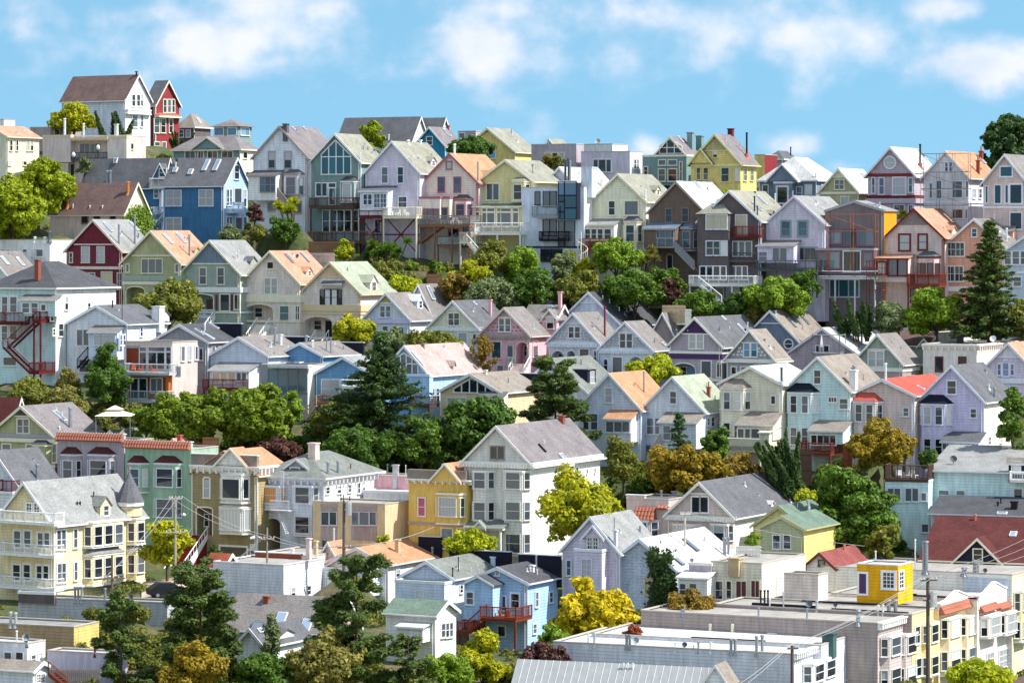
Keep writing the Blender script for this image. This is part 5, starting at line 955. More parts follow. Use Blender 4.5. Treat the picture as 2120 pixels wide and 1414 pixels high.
h.parapet(900, 915, 'mauve', tiles='terra'); h.bay(127, 170, 938, 1000, [(954, 989)], 1, depth=.75, roof='rmaroon', rise=14, trim='bwhite').bay(183, 240, 938, 1000, [(954, 986)], 1, depth=.75, roof='rmaroon', rise=14, wide=.75, trim='bwhite')
h = H('stucco_house', 'green stucco house with terracotta tile parapet behind the street pole', 259, 396, 452, 1130, 930, 930, 'F', 'green', 'rtan', D=361, kind='stucco', trim='bwhite')
h.parapet(916, 931, 'green', tiles='terra').bay(266, 308, 956, 1020, [(971, 1006)], 1, depth=.75, roof='rmaroon', rise=14, trim='bwhite').bay(320, 378, 956, 1090, [(971, 1007), (1034, 1070)], 1, depth=.75, roof='rmaroon', rise=14, wide=.75, trim='bwhite').w('270,1040,284,1070').chim(372, 900, 925, 10, 'rred')
h = H('gable_house', 'low orange roof right behind the green stucco parapet', 330, 392, 462, 980, 950, 910, 'G', 'cream', 'rorange', D=372, trim='cornice')
h = H('gable_house', 'small grey roof right behind the mauve stucco parapet', 200, 262, 310, 960, 925, 893, 'G', 'mauve', 'rgr', D=377)
h = H('victorian_house', 'ochre Italianate house with white double bay, crested gable and garage', 397, 533, 606, 1168, 984, 936, 'G', 'ochre', 'rorange', D=357, trim='cornice', rake=False)
h.parapet(944, 966, 'rtan', 'roof', cap=True).cornice(966, 980, off=.5).fgable(447, 509, 929, 962, .55, wall='cornice', roofc='rorange', back=2.0).studs(945, 946, 'dgrey')
h.bay(457, 518, 978, 1042, [(992, 1031)], 1, depth=.9, roof='cornice', rise=4, wall='cornice', wide=.8, wr=1).bay(455, 520, 1048, 1106, [(1055, 1096)], 1, depth=.9, roof='cornice', rise=8, wall='cornice', wide=.8, wr=1)
h.w('423,992,434,1029', g='l', arch=.4, casing=.16).porch(408, 440, 1050, 1108, arch=.15, depth=1.2, door='dwood').cornice_at = None
h.w('457,1132,511,1164', rows=1, g='d', name='garage_door', casing=.2).w('520,1128,531,1136', rows=1).w('520,1140,531,1160', g='m', rows=3, name='door').entry(414, 1108, 1190, 30, (112, 30, 34), 'white')
h = H('victorian_house', 'white Italianate house with grey hip roof, fire escape and arched entrance', 533, 670, 785, 1155, 990, 936, 'H', 'bwhite', 'rgr', D=356, trim='lgrey', ov=.5, sidewall='white')
h.cornice(990, 1002, off=.5).bay(540, 594, 1003, 1056, [(1009, 1041)], 1, depth=.8, roof=None, wide=.7, g='o').bay(606, 662, 1003, 1110, [(1009, 1041), (1070, 1103)], 1, depth=.8, roof=None, wide=.7).band(1050, 1056, .16).porch(551, 581, 1072, 1138, arch=.6, depth=2.4, door='navy').w('674,1009,681,1021 698,1007,705,1020 720,1004,726,1018 740,1000,744,1020 750,998,754,1020', face='S')
h.fgable(592, 637, 951, 968, -.9, roofc='rgr', wall='grey', back=4.5, win='602,969,620,982').chim(620, 922, 952, 22, 'pbeige', 'stucco', back=3).vent(679, 958, 987, 6, 'metal', name='flue').vent(701, 957, 986, 5.5, 'metal', name='flue').vent(726, 962, 975, 2.4, 'dkred')
def fire_escape(h):
    (u0, z), (u1, _) = h.onF(569, 1054, 1.0), h.onF(608, 1054, 1.0); b = MB(); b.box(u0, u1, -2.0, -.9, z-.06, z)
    for i in range(16): u = u0+(u1-u0)*i/15; b.bar((u, -2.0, z), (u, -2.0, z+1.0), .025)
    b.bar((u0, -2, z+1), (u1, -2, z+1), .035)
    (ua, za), (ub, zb) = h.onF(577, 1056, 1.6), h.onF(598, 1112, 1.6)
    for o in (-1.9, -1.4): b.bar((ua, o, za), (ub, o, zb), .04)
    for i in range(14): t = i/13; b.bar((ua+(ub-ua)*t, -1.9, za+(zb-za)*t), (ua+(ub-ua)*t, -1.4, za+(zb-za)*t), .03)
    (ua, za), (_, zb) = h.onF(583, 975, .7), h.onF(583, 1050, .7)
    for du in (0, .42): b.bar((ua+du, -.95, za), (ua+du, -.95, zb), .03)
    for i in range(22): z_ = zb+(za-zb)*i/21; b.bar((ua, -.95, z_), (ua+.42, -.95, z_), .022)
    b.build('fire_escape', mat('paint', 'lgrey'), h.root)
fire_escape(h)
h = H('apartment_house', 'taupe modern box building with brown panels under its windows', 648, 797, 846, 1165, 1044, 1044, 'F', 'tan', 'flat', D=351, kind='stucco', trim='taupe')
h.annex(664, 698, 1046, 1120, .05, 'flat', wall='taupe', kind='stucco', name='panel').annex(727, 780, 1046, 1120, .05, 'flat', wall='taupe', kind='stucco', name='panel').w('666,1060,681,1086 683,1060,697,1086', off=.05, rows=1, g='m', trim='lgrey', casing=.05).w('729,1060,743,1086 745,1060,764,1086 766,1060,779,1086', off=.05, rows=1, g='m', trim='lgrey', casing=.05).w('668,1118,690,1140', rows=1, g='d').vent(706, 1022, 1040, 2, 'black').vent(711, 1024, 1040, 2, 'black').vent(724, 1026, 1040, 2, 'black')
h = H('flat_roof_house', 'pink stucco block with white roof deck panels above the taupe box', 764, 846, 880, 1090, 987, 987, 'F', 'pink', 'rwhite', D=364, kind='stucco', trim='bwhite')
h.chim(787, 966, 990, 12, 'lgrey', 'metal').vent(785, 948, 968, 4, 'metal').vent(790, 948, 968, 4, 'metal').annex(752, 846, 1020, 1042, 3.2, 'flat', wall='bwhite', kind='stucco', name='deck_screen').vent(825, 962, 986, 1.6, 'white').vent(840, 962, 986, 1.6, 'white')
h = H('victorian_house', 'yellow ochre house with pointed parapet gable and pink curtain window', 846, 967, 1032, 1142, 996, 996, 'F', 'dyellow', 'rtan', D=351, trim='cornice', kind='stucco')
h.parapet(975, 994, 'rtan', 'roof', cap=False, off=.3).cornice(994, 1001, off=.55).fgable(891, 953, 961, 995, .6, wall='dyellow', roofc='rorange', back=2.5).w('867,1031,880,1067', g='p').bay(903, 964, 1018, 1086, [(1031, 1068)], 1, depth=.7, roof=None, wide=.75).band(1084, 1090, .06, 'taupe').w('915,1094,937,1134', rows=2, g='g').w('948,1094,962,1120', g='g').vent(874, 957, 980, 5, 'white').vent(889, 956, 980, 5, 'white')
h = H('victorian_house', 'big white Victorian with pedimented gable, double bays and long mauve roof', 962, 1100, 1242, 1165, 959, 884, 'G', 'cornice', 'rmauve', D=349, trim='cornice', ov=.5)
h.tri(898, 'cornice', 'clap', frac=.8, trim=False).w('1016,924,1030,950 1031,924,1044,950', rows=1, g='d', trim='taupe', casing=.1).band(958, 970, .45, dent=True).bay(978, 1026, 972, 1082, [(976, 1010), (1040, 1075)], 1, depth=.95, roof=None, wide=.8).bay(1042, 1100, 972, 1150, [(976, 1011), (1040, 1075), (1106, 1143)], 1, depth=.95, roof=None, wide=.75)
h.annex(966, 1040, 1092, 1098, 2.0, 'shed', 12, wall='cornice', roofc='rgr', name='porch_roof').fgable(984, 1004, 1079, 1090, 2.2, roofc='rgr', back=-1.2).w('1000,1106,1012,1140', rows=1, g='d', name='door').sbay(1164, 1182, 960, 1000, [(966, 988)], 1, depth=.5, roof='rmauve').w('1191,968,1196,992', face='S').w('1214,972,1216,980 1230,970,1232,978', face='S', rows=1, casing=.03).chim(1163, 862, 877, 14, 'brick').sky('1163,948', .9, .8, 'white').sky('1120,930', 1.2, .2, 'black')
for x in (968, 1036):
    (u, z1), (_, z0) = h.onF(x, 1098, 1.9), h.onF(x, 1160, 1.9); MB().bar((u, -1.9, z0), (u, -1.9, z1), .14, 8).build('porch_column', mat('paint', 'white'), h.root)
h = H('stucco_house', 'brown stucco house with terracotta tiled bay hood behind the yellow-green tree', 1297, 1384, 1440, 1135, 1035, 1035, 'F', 'pbeige', 'rslate', D=354, kind='stucco', trim='bwhite')
h.bay(1312, 1366, 1073, 1120, [(1081, 1110)], 1, depth=1.1, roof=None, wide=.7, cant=.7); u0_, z_ = h.onF(1318, 1074); u1_ = h.onF(1360, 1074)[0]; h.tiles(u0_, u1_, z_+1.25, z_, 'terra', h.root, slope=.9, base=.25); h.parapet(1028, 1036, 'pbeige', x0=1297, x1=1335).parapet(1048, 1054, 'pbeige', x0=1362, x1=1384, tiles='terra').vent(1369, 1014, 1026, 4, 'metal').chim(1397, 1016, 1024, 8, 'metal', 'metal')
h = H('victorian_house', 'brown-mauve gable house with slate roof and white side wall', 1383, 1517, 1655, 1145, 1068, 1000, 'G', 'pbeige', 'rslate', D=349, trim='cornice', ov=.42, sidewall='white')
h.tri(1020, 'taupe').w('1433,1029,1448,1060 1451,1029,1466,1060', rows=1, g='d', casing=.16).band(1070, 1081, .28, dent=True).bay(1392, 1452, 1082, 1140, [(1086, 1116)], 1, depth=.8, roof=None).bay(1470, 1520, 1082, 1140, [(1086, 1118)], 1, depth=.8, roof=None).chim(1590, 978, 994, 10, 'dgrey').vent(1639, 1038, 1048, 3, 'metal').dormer(1600, 1052, 16, 14, wall='white', roofc='rwhite', win=False)
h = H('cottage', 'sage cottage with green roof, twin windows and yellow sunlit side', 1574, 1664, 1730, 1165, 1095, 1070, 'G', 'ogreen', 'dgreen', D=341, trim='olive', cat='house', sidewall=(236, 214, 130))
h.w('1601,1108,1615,1135 1623,1108,1637,1135', g='m', trim='bwhite', casing=.08)
h = H('cottage', 'yellow cottage wing with larger green roof and metal skylights', 1560, 1668, 1732, 1160, 1092, 1049, 'G', (226, 210, 140), 'dgreen', D=348, trim='olive', cat='house'); h.vent(1675, 1036, 1072, 6, 'white').sky('1690,1072 1697,1068', 1.4, .8).vent(1638, 1040, 1046, 3, 'white')
h = H('gable_house', 'lilac-grey house with square bay and French window in its gable', 1165, 1283, 1362, 1295, 1143, 1072, 'G', 'lav', 'rlight', D=333, trim='bwhite')
h.w('1217,1113,1227,1136 1228,1113,1238,1136', rows=3, cols=2, g='m', trim='white').annex(1189, 1246, 1140, 1225, 1.4, 'flat', wall='lav').w('1206,1158,1224,1200', off=1.4, cols=2, rows=4, g='l', trim='lav').vent(1183, 1090, 1145, 2, 'metal').fgable(1208, 1248, 1089, 1112, .5, wall='lav', roofc='rlight').w('1174,1160,1182,1190', g='m').chim(1176, 1118, 1150, 8, 'lgrey', 'stucco')
h = H('shingle_house', 'white-shingled house with ivy-covered corner and very pale roof', 1255, 1398, 1525, 1278, 1178, 1118, 'G', 'paleblue', 'rwhite', D=331, trim='paleblue', kind='shake')
h.w('1260,1196,1278,1228 1337,1196,1353,1230', g='c', cols=2, trim='tan').vent(1500, 1113, 1152, 7, 'metal', name='flue').vent(1508, 1112, 1150, 5, 'metal', name='flue').sky('1428,1131', 2.0, .8, 'dgrey').vent(1368, 1122, 1128, 1.6, 'black').sky('1405,1166', 1.0, .8, 'dgrey').dish(1434, 1162, 5)
h = H('flat_roof_house', 'cream house with clapboard bay and dark red shutters', 1472, 1577, 1668, 1268, 1167, 1167, 'F', 'cream', 'flat', D=327, trim='cornice')
h.w('1482,1203,1496,1239 1505,1203,1514,1238', g='d', casing=.14).w('1525,1203,1545,1241 1556,1202,1572,1238', rows=1, cols=2, g='r', trim='cream', name='shutter').w('1608,1196,1618,1232', face='S').dish(1445, 1170, 5, 'dgrey').chim(1496, 1160, 1170, 30, 'tan', 'flatroof')
h.annex(1426, 1473, 1168, 1205, .3, 'flat', wall='mauve', kind='stucco').annex(1404, 1464, 1198, 1240, 2.0, 'shed', 10, wall='cornice', roofc='rwhite').w('1408,1208,1420,1232 1428,1208,1442,1234', off=2.0, g='m')

# ------------------------------------------------------------------ lower right: mint house, maroon roof, flat roofs
h = H('gable_house', 'mint clapboard house with long pale roof and roof deck at the side', 1924, 2150, 2230, 1160, 980, 928, 'X', 'mint', 'rlight', D=355, trim='bwhite', psi=20)
h.w('1944,1015,1964,1033 1981,1016,1997,1033', rows=2, g='k', trim='mint').dish(1974, 951, 8, 'dgrey').annex(1832, 1922, 996, 1160, 2.5, 'flat', wall='mint', skirt=3).w('1838,1011,1850,1037 1852,1011,1864,1037 1875,1011,1887,1037 1889,1011,1901,1037', off=2.5, rows=1, g='k').w('1908,1021,1917,1036', off=2.5, rows=1, g='m').w('1909,1085,1922,1101', off=2.5, rows=1).deck(1832, 1921, 964, 993, 2.6, 'dwood').deck(2090, 2150, 978, 994, 1.5, 'white').w('2096,956,2112,978', rows=1, off=.2).w('2100,1012,2116,1036', rows=1, g='d')
h.vent(2105, 950, 962, 2, 'black').annex(2088, 2150, 956, 1000, .2, 'shed', 6, wall='navy', roofc='rtan')
h = H('gable_house', 'dark slate roof with white gable wall between the mint and maroon houses', 1928, 2180, 2220, 1165, 1070, 1035, 'X', 'lgrey', 'rdark', D=348, trim='lgrey', psi=20); h.vent(2072, 1033, 1045, 3, 'black').vent(2066, 1040, 1050, 4, 'black').chim(2100, 1040, 1056, 16, 'black', 'paint').sky('2075,1066', .6, 1.0, 'white')
h = H('gable_house', 'maroon-roofed house with dark blue dormer gable', 1908, 2190, 2250, 1205, 1167, 1079, 'X', 'cream', 'rmaroon', D=338, trim='cream', psi=20)
h.fgable(1971, 2076, 1116, 1166, .3, wall='navy', roofc='rmaroon', win='2016,1137,2033,1159').vent(2019, 1066, 1080, 5, 'terra').sky('2098,1109', .9, .7, 'white').w('1915,1172,1935,1180 2070,1172,2100,1182', rows=1)
h = H('cottage', 'small cottage with dusky red roof and white gable behind the yellow box', 1668, 1728, 1795, 1195, 1174, 1146, 'G', 'white', (140, 80, 76), D=337, trim='rmaroon', cat='house'); h.w('1696,1160,1706,1170', rows=1).vent(1748, 1129, 1142, 4, 'terra')
h = H('flat_roof_house', 'beige clapboard flat-roofed block left of the yellow rooftop box', 1623, 1694, 1714, 1245, 1190, 1190, 'F', 'beige', 'flat', D=323)
h = H('flat_roof_house', 'long beige clapboard flat-roofed building with olive front behind the yellow box', 1700, 2095, 2170, 1420, 1190, 1190, 'F', 'cornice', 'flat', D=328.5, sidewall=(214, 204, 166))
h.sbay(2098, 2122, 1222, 1330, [(1228, 1264), (1288, 1320)], 1, depth=.7, wall=(206, 196, 150))
for x, t_, b__, w_ in ((1712, 1160, 1226, 3), (1734, 1165, 1226, 6), (1741, 1163, 1226, 8), (1763, 1165, 1188, 4), (1778, 1147, 1185, 3), (1880, 1156, 1180, 5), (1978, 1179, 1190, 10), (2001, 1161, 1190, 4), (2006, 1168, 1190, 4), (2012, 1169, 1190, 4)): h.vent(x, t_, b__, w_, 'metal' if w_ > 3 else 'white')
h.annex(1994, 2090, 1194, 1235, .05, 'flat', wall='paleblue').dish(2018, 1185, 5, 'dgrey').w('2102,1228,2112,1265 2102,1290,2110,1318', face='S')
h = H('flat_roof_house', 'white and pink row house with stepped parapet and arched windows', 1720, 2023, 2095, 1420, 1243, 1243, 'F', 'cornice', 'flat', D=321, kind='stucco', trim='white', sidewall=(240, 226, 218))
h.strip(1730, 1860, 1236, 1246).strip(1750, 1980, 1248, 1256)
h.sgable(2025, 2095, 1206, 1236, 1262).stiles(2027, 2060, 1256, 1268, slope=.4).stiles(2063, 2095, 1251, 1262, slope=.4).sbay(2028, 2060, 1274, 1322, [(1281, 1316)], 1, depth=.8, wall=(240, 226, 218)).sbay(2064, 2094, 1268, 1316, [(1274, 1309)], 1, depth=.8, wall=(240, 226, 218)).w('2042,1352,2056,1386 2068,1345,2084,1380', face='S', rows=3, cols=2, g='l')
h = H('flat_roof_house', 'beige row house with terracotta skirt and bay windows', 1580, 1943, 2021, 1425, 1262, 1262, 'F', 'tan', 'flat', D=314.5, trim='cornice', sidewall=(232, 216, 180), kind='stucco')
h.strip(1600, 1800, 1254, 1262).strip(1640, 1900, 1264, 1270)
h.sgable(1945, 2019, 1224, 1252, 1268, 'cornice').stiles(1944, 2020, 1256, 1272, slope=.45).sbay(1946, 1978, 1280, 1400, [(1284, 1320), (1350, 1387)], 1, depth=.75, wall=(226, 210, 176)).sbay(1984, 2014, 1276, 1396, [(1280, 1314), (1344, 1380)], 1, depth=.75, wall=(226, 210, 176))
h = H('flat_roof_house', 'pale yellow row house behind the tall wooden pole', 1478, 1888, 1941, 1425, 1272, 1272, 'F', 'taupe', 'flat', D=309.5, trim='cornice', sidewall=(240, 216, 156))
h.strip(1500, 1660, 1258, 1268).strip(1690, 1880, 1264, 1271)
h.w('1894,1297,1903,1331 1896,1363,1906,1398', face='S').sbay(1908, 1932, 1290, 1402, [(1296, 1330), (1362, 1397)], 1, depth=.7, wall=(240, 216, 156))
for x, t_, b__, w_, c_ in ((1538, 1252, 1270, 3, 'white'), (1581, 1235, 1268, 3, 'lgrey'), (1650, 1252, 1272, 5, 'lgrey'), (1804, 1256, 1272, 4, 'white'), (1823, 1252, 1270, 4, 'white'), (1840, 1240, 1268, 8, 'metal'), (1854, 1240, 1268, 8, 'metal'), (1575, 1220, 1252, 4, 'navy'), (1583, 1220, 1252, 4, 'navy'), (1590, 1220, 1252, 4, 'navy')): h.vent(x, t_, b__, w_, c_)
h.dish(1620, 1262, 8, 'dgrey').dish(1730, 1250, 5, 'dgrey')
h = H('flat_roof_house', 'long taupe clapboard row house with white corniced bay front', 1327, 1817, 1888, 1425, 1290, 1290, 'F', 'taupe', 'flat', D=304, trim='white', sidewall=(176, 164, 160))
h.sbay(1821, 1853, 1316, 1425, [(1323, 1358), (1388, 1425)], 1, depth=.8, wall=(176, 164, 160), trim='white').sbay(1855, 1886, 1313, 1425, [(1320, 1354), (1384, 1420)], 1, depth=.8, wall=(176, 164, 160), trim='white').w('1485,1310,1503,1322', cols=2, rows=1, trim='white').w('1592,1312,1606,1324', rows=1, trim='white')
def side_cornice(h, yt, yb, col='white', off=.5):
    z1, z0 = h.zF(yt), h.zF(yb); b = MB().box(.004, off, 0, h.L, z1-.12, z1).box(.004, off*.5, 0, h.L, z0, z1-.12); n = int(h.L/.5)
    o = b.build('cornice', mat('paint', col), h.root); d = MB()
    for i in range(n): d.box(off*.5, off*.9, .1+i*.5, .3+i*.5, z0+.05, z1-.12)
    d.build('bracket', mat('paint', col), o)
side_cornice(h, 1289, 1304)
for x, t_, b__, w_ in ((1375, 1262, 1278, 3), (1370, 1270, 1278, 6), (1548, 1262, 1282, 4), (1655, 1262, 1286, 4), (1775, 1262, 1288, 9), (1778, 1262, 1286, 5)): h.vent(x, t_, b__, w_, 'metal')
b_ = MB()
for x in (1470, 1516): (u, z1), (_, z0) = h.onF(x, 1290, .0), h.onF(x, 1330, .0); b_.box(u, u+.22, -.3, -.004, z0, z1)
b_.build('pilaster', mat('paint', 'cream'), h.root)
h = H('flat_roof_house', 'white-roofed row house with Victorian bracketed front and metal flues', 1145, 1640, 1792, 1440, 1354, 1354, 'F', 'lgrey', 'rwhite', D=294, trim='white', psi=24)
side_cornice(h, 1352, 1366); h.sbay(1660, 1715, 1372, 1440, [(1380, 1412)], 2, depth=.9, wall='bwhite').sbay(1735, 1780, 1368, 1440, [(1375, 1406)], 1, depth=.9, wall='teal')
for x, t_, b__, w_, c_ in ((1262, 1322, 1346, 6, 'metal'), (1270, 1322, 1346, 6, 'metal'), (1362, 1340, 1352, 3, 'white'), (1400, 1345, 1354, 3, 'white'), (1412, 1338, 1354, 4, 'metal'), (1448, 1335, 1352, 4, 'white'), (1498, 1326, 1352, 6, 'metal'), (1508, 1326, 1352, 6, 'metal'), (1566, 1316, 1350, 6, 'metal'), (1578, 1314, 1348, 6, 'metal'), (1145, 1330, 1352, 3, 'white'), (1168, 1326, 1350, 5, 'lgrey')): h.vent(x, t_, b__, w_, c_)
h.dish(1380, 1344, 6, 'dgrey').dish(1200, 1358, 8, 'grey')
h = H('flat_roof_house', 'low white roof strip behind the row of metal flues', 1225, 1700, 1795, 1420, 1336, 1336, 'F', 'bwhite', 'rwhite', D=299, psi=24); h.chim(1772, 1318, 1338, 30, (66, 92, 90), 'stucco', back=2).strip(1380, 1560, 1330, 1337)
h = H('metal_roof_house', 'house with pale standing-seam metal roof and small brown dormer', 1062, 1462, 1490, 1500, 1450, 1386, 'X', 'beige', (146, 148, 148), D=283, psi=20, rkind='paint', trim='lgrey')
def seams(h):
    k = (h.hp-h.he)/(h.L/2); n = 26; o = None; T = .15
    for i in range(n):
        u = -h.W+(h.W)*(i+.5)/n; MB().add([(u+dx, b, h.he+k*b+T+dz) for b in (-.3, h.L/2) for dx, dz in ((-.02, .0), (.02, .0), (.02, .07), (-.02, .07))], [(0,1,2,3), (7,6,5,4), (0,4,5,1), (1,5,6,2), (2,6,7,3), (3,7,4,0)]).build('roof_seam', mat('paint', 'lgrey'), h.root)
seams(h); h.fgable(1458, 1506, 1378, 1412, -.5, wall='bwhite', roofc='rtan', back=3.5)
for x in (1291, 1300, 1310): h.vent(x, 1374, 1388, 3, 'white')
h = H('gable_house', 'brown shingle roof corner at the lower picture edge by the lime shrub', 2086, 2200, 2240, 1470, 1430, 1374, 'H', 'tan', 'rbrown', D=290)
h = H('rooftop_shed', 'golden yellow rooftop box with purple door and white windows', 1774, 1859, 1890, 1238, 1171, 1171, 'F', 'gold', 'lgrey', D=317, trim='white', skirt=.6)
h.w('1779,1187,1794,1228', rows=1, g='d', name='door', casing=.2).w('1829,1185,1851,1216', cols=3, rows=4, g='d', casing=.24).w('1861,1184,1869,1216', face='S', cols=2, rows=4, g='d', casing=.2); h.coping = 'lgrey'
MB().box(*[v for v in (h.onF(1780, 1228)[0], h.onF(1793, 1228)[0])], -.06, -.04, h.onF(1786, 1227)[1], h.onF(1786, 1188)[1]).build('door_leaf', mat('paint', 'purple'), h.root)

h = H('cottage', 'low white outbuilding with brown roof strip and redwood stair rail in the lower corner', -60, 68, 100, 1450, 1388, 1372, 'X', 'bwhite', 'rtan', D=298, cat='house'); h.w('75,1396,82,1412 84,1395,91,1411', face='S', cols=2, rows=3, g='k').stair(100, 1392, 140, 1424, 1.0, 'redwood')
# ------------------------------------------------------------------ bottom centre
h = H('cottage', 'white cottage with broad orange roof and stone chimney', 678, 803, 905, 1255, 1169, 1136, 'G', 'cornice', 'rorange', D=343, trim='lgrey', cat='house')
h.chim(823, 1118, 1146, 11, 'tan').fgable(672, 740, 1153, 1174, 1.0, roofc='rorange').annex(648, 766, 1181, 1235, 2.2, 'flat', wall='bwhite').w('655,1196,669,1212 676,1196,690,1212 697,1196,710,1212', off=2.2, rows=1).w('769,1188,783,1196', rows=1, g='m').w('819,1180,826,1193', face='S').backwall(866, 912, 1110, 1140).vent(904, 1138, 1156, 5, 'metal').w('742,1200,755,1214', off=2.2, rows=1)
h = H('flat_roof_house', 'grey clapboard blind-walled building behind the pines', 441, 587, 671, 1248, 1170, 1170, 'F', 'lgrey', 'flat', D=337); h.w('602,1217,610,1236 635,1213,642,1230', face='S').coping = 'lgrey'
h = H('flat_roof_house', 'pale pink stucco block with brick chimneys behind the grey blind wall', 528, 640, 765, 1215, 1152, 1152, 'F', 'warm', 'flat', D=344, kind='stucco'); h.parapet(1148, 1166, 'brick', 'brick', x0=529, x1=624).chim(633, 1122, 1160, 11, 'pbeige', 'stucco').chim(667, 1120, 1150, 9, 'tan', 'stucco').chim(544, 1146, 1160, 5, 'white', 'stucco').vent(728, 1094, 1145, 3.6, 'white')
h = H('cottage', 'tiny white gable with salmon roof in front of the taupe box building', 668, 694, 718, 1165, 1146, 1124, 'G', 'warm', 'rsal', D=347, cat='house')
h = H('cottage', 'brick-coloured little roof by the red stairs', 428, 462, 480, 1190, 1172, 1149, 'X', 'warm', 'brick', D=341, cat='house')
h = H('gable_house', 'pale blue house with grey-green roof left of the redwood deck', 832, 938, 1034, 1275, 1198, 1164, 'G', 'paleblue', 'rgr', D=335, trim='bwhite', sidewall='white')
h.annex(818, 920, 1207, 1260, 2.0, 'flat', wall='paleblue').w('863,1223,877,1242', off=2.0).w('931,1220,937,1247', face='S', off=.02).w('952,1212,957,1226', face='S').vent(949, 1155, 1186, 1.8, 'black').vent(934, 1178, 1198, 2.6, 'black').vent(975, 1176, 1186, 1.6, 'white').vent(1000, 1185, 1192, 1.6, 'white').backwall(930, 1057, 1137, 1165).chim(1042, 1150, 1170, 14, 'paleblue', 'stucco').vent(1047, 1134, 1158, 5, 'metal').vent(1040, 1136, 1158, 4, 'metal')
h = H('gable_house', 'sky blue house with dark roof and redwood deck', 972, 1092, 1155, 1345, 1207, 1176, 'G', 'sky', 'rdark', D=330, trim='bwhite')
h.annex(961, 1020, 1211, 1285, 2.2, 'gable', 16, roofc='rdark').w('967,1226,980,1250', off=2.2, g='m', casing=.16).w('1032,1234,1047,1262', rows=1, g='m', casing=.14, name='door').w('1059,1229,1075,1257', g='d', casing=.18).w('1108,1226,1113,1255 1137,1226,1143,1246', face='S').w('1103,1292,1109,1310', face='S').w('1027,1182,1034,1190', rows=1, g='l').deck(994, 1067, 1259, 1282, 3.6, 'redwood', posts=1322).stair(994, 1282, 968, 1306, 4.4, 'redwood').deck(948, 968, 1287, 1306, 3.6, 'redwood', posts=1330).w('1032,1296,1046,1316', rows=1, g='d').chim(1102, 1172, 1186, 10, 'lgrey', 'stucco').vent(1110, 1150, 1184, 4, 'metal').vent(1098, 1176, 1186, 4, 'white').backwall(1073, 1160, 1147, 1175).vent(1112, 1180, 1192, 3, 'white')
h = H('cottage', 'white cottage with green roof and triple window above the lime shrubs', 800, 901, 944, 1370, 1273, 1246, 'X', 'cornice', 'dgreen', D=316, trim='white', cat='house'); h.w('913,1291,920,1318 922,1290,928,1318 930,1289,936,1317', face='S', g='m').annex(822, 875, 1300, 1330, 1.6, 'shed', 6, wall='white', roofc='rwhite')
h = H('gable_house', 'low taupe roof with skylights behind the pines', 470, 690, 742, 1345, 1309, 1240, 'X', 'taupe', 'rtaupe', D=318, psi=22); h.sky('584,1282 636,1296', 1.4, 1.0).chim(552, 1236, 1248, 13, 'brick').sky('535,1298', .8, 1.2, 'dgrey')
h = H('cottage', 'small white gable with purple-grey roof between the pines', 492, 546, 640, 1390, 1335, 1303, 'G', 'white', 'rslate', D=306, cat='house'); h.sky('536,1308', .5, .7, 'white').dormer(605, 1335, 60, 20, win=False)
h = H('flat_roof_house', 'grey clapboard wall with pale flat roof below the cream mansion', 38, 346, 372, 1295, 1248, 1248, 'F', 'fgrey', 'rlight', D=323, psi=20)
for x, t_, b__, w_ in ((137, 1217, 1244, 5), (145, 1217, 1244, 5), (153, 1217, 1244, 5), (211, 1218, 1244, 5), (315, 1259, 1270, 5), (324, 1259, 1270, 5)): h.vent(x, t_, b__, w_, 'metal')
h.annex(38, 112, 1228, 1250, .3, 'flat', wall='dtaupe', kind='stucco', name='parapet_wall').dish(271, 1234, 6, 'dgrey')
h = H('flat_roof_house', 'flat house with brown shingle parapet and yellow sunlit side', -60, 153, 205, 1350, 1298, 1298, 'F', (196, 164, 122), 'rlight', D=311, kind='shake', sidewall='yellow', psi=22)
for x, t_, b__ in ((9, 1268, 1294), (22, 1269, 1294)): h.vent(x, t_, b__, 6, 'lgrey')
h = H('flat_roof_house', 'white rooftop blocks with satellite dishes in the lower corner', -50, 56, 94, 1430, 1332, 1332, 'F', 'bwhite', 'rwhite', D=303, kind='stucco', sidewall='white'); h.w('10,1350,24,1372 34,1350,48,1372', rows=1).w('64,1356,72,1372', face='S').dish(66, 1338, 9, 'grey').dish(29, 1348, 6, 'dgrey').w('78,1352,85,1366', face='S', rows=1).vent(14, 1308, 1334, 4, 'white').vent(101, 1330, 1350, 4, 'dgrey')
h = H('flat_roof_house', 'low white wall with a red-brown flue behind the pine trees', 98, 236, 262, 1420, 1354, 1354, 'F', 'lav', 'rwhite', D=302, kind='stucco', psi=22); h.vent(126, 1346, 1368, 5, 'dkred', name='flue')
h = H('gable_house', 'slate roof and white gable with red balcony at the picture edge', -62, 45, 128, 1060, 1013, 936, 'G', 'bwhite', 'rslate', D=352, trim='white'); h.vent(77, 962, 994, 7, 'metal', name='flue').deck(-10, 24, 996, 1018, 1.4, 'dkred').annex(-20, 26, 1020, 1060, 1.4, 'flat', wall='white')
h = H('victorian_mansion', 'cream mansion with turret, wraparound white balconies and grey shingle roof', -4, 112, 296, 1245, 1083, 1000, 'G', (240, 222, 176), 'rlight', D=338, trim='white', psi=34, cat='house', ov=.4)
h.w('30,1099,43,1132 51,1099,64,1132 79,1103,90,1132 92,1103,103,1132', g='k', casing=.18).w('28,1169,42,1200 50,1169,63,1200 77,1171,88,1200 90,1171,101,1200', g='d', casing=.18).w('56,1042,66,1062 72,1042,82,1062', cols=2, rows=3, g='m').deck(-12, 112, 1130, 1150, 1.5, 'white').deck(-12, 112, 1200, 1219, 1.5, 'white').deck(-12, 112, 1063, 1083, 1.6, 'white')
h.w('117,1098,125,1136 127,1097,135,1136 152,1096,159,1133 118,1167,126,1205 128,1166,135,1204 153,1164,159,1200', face='S', g='m')
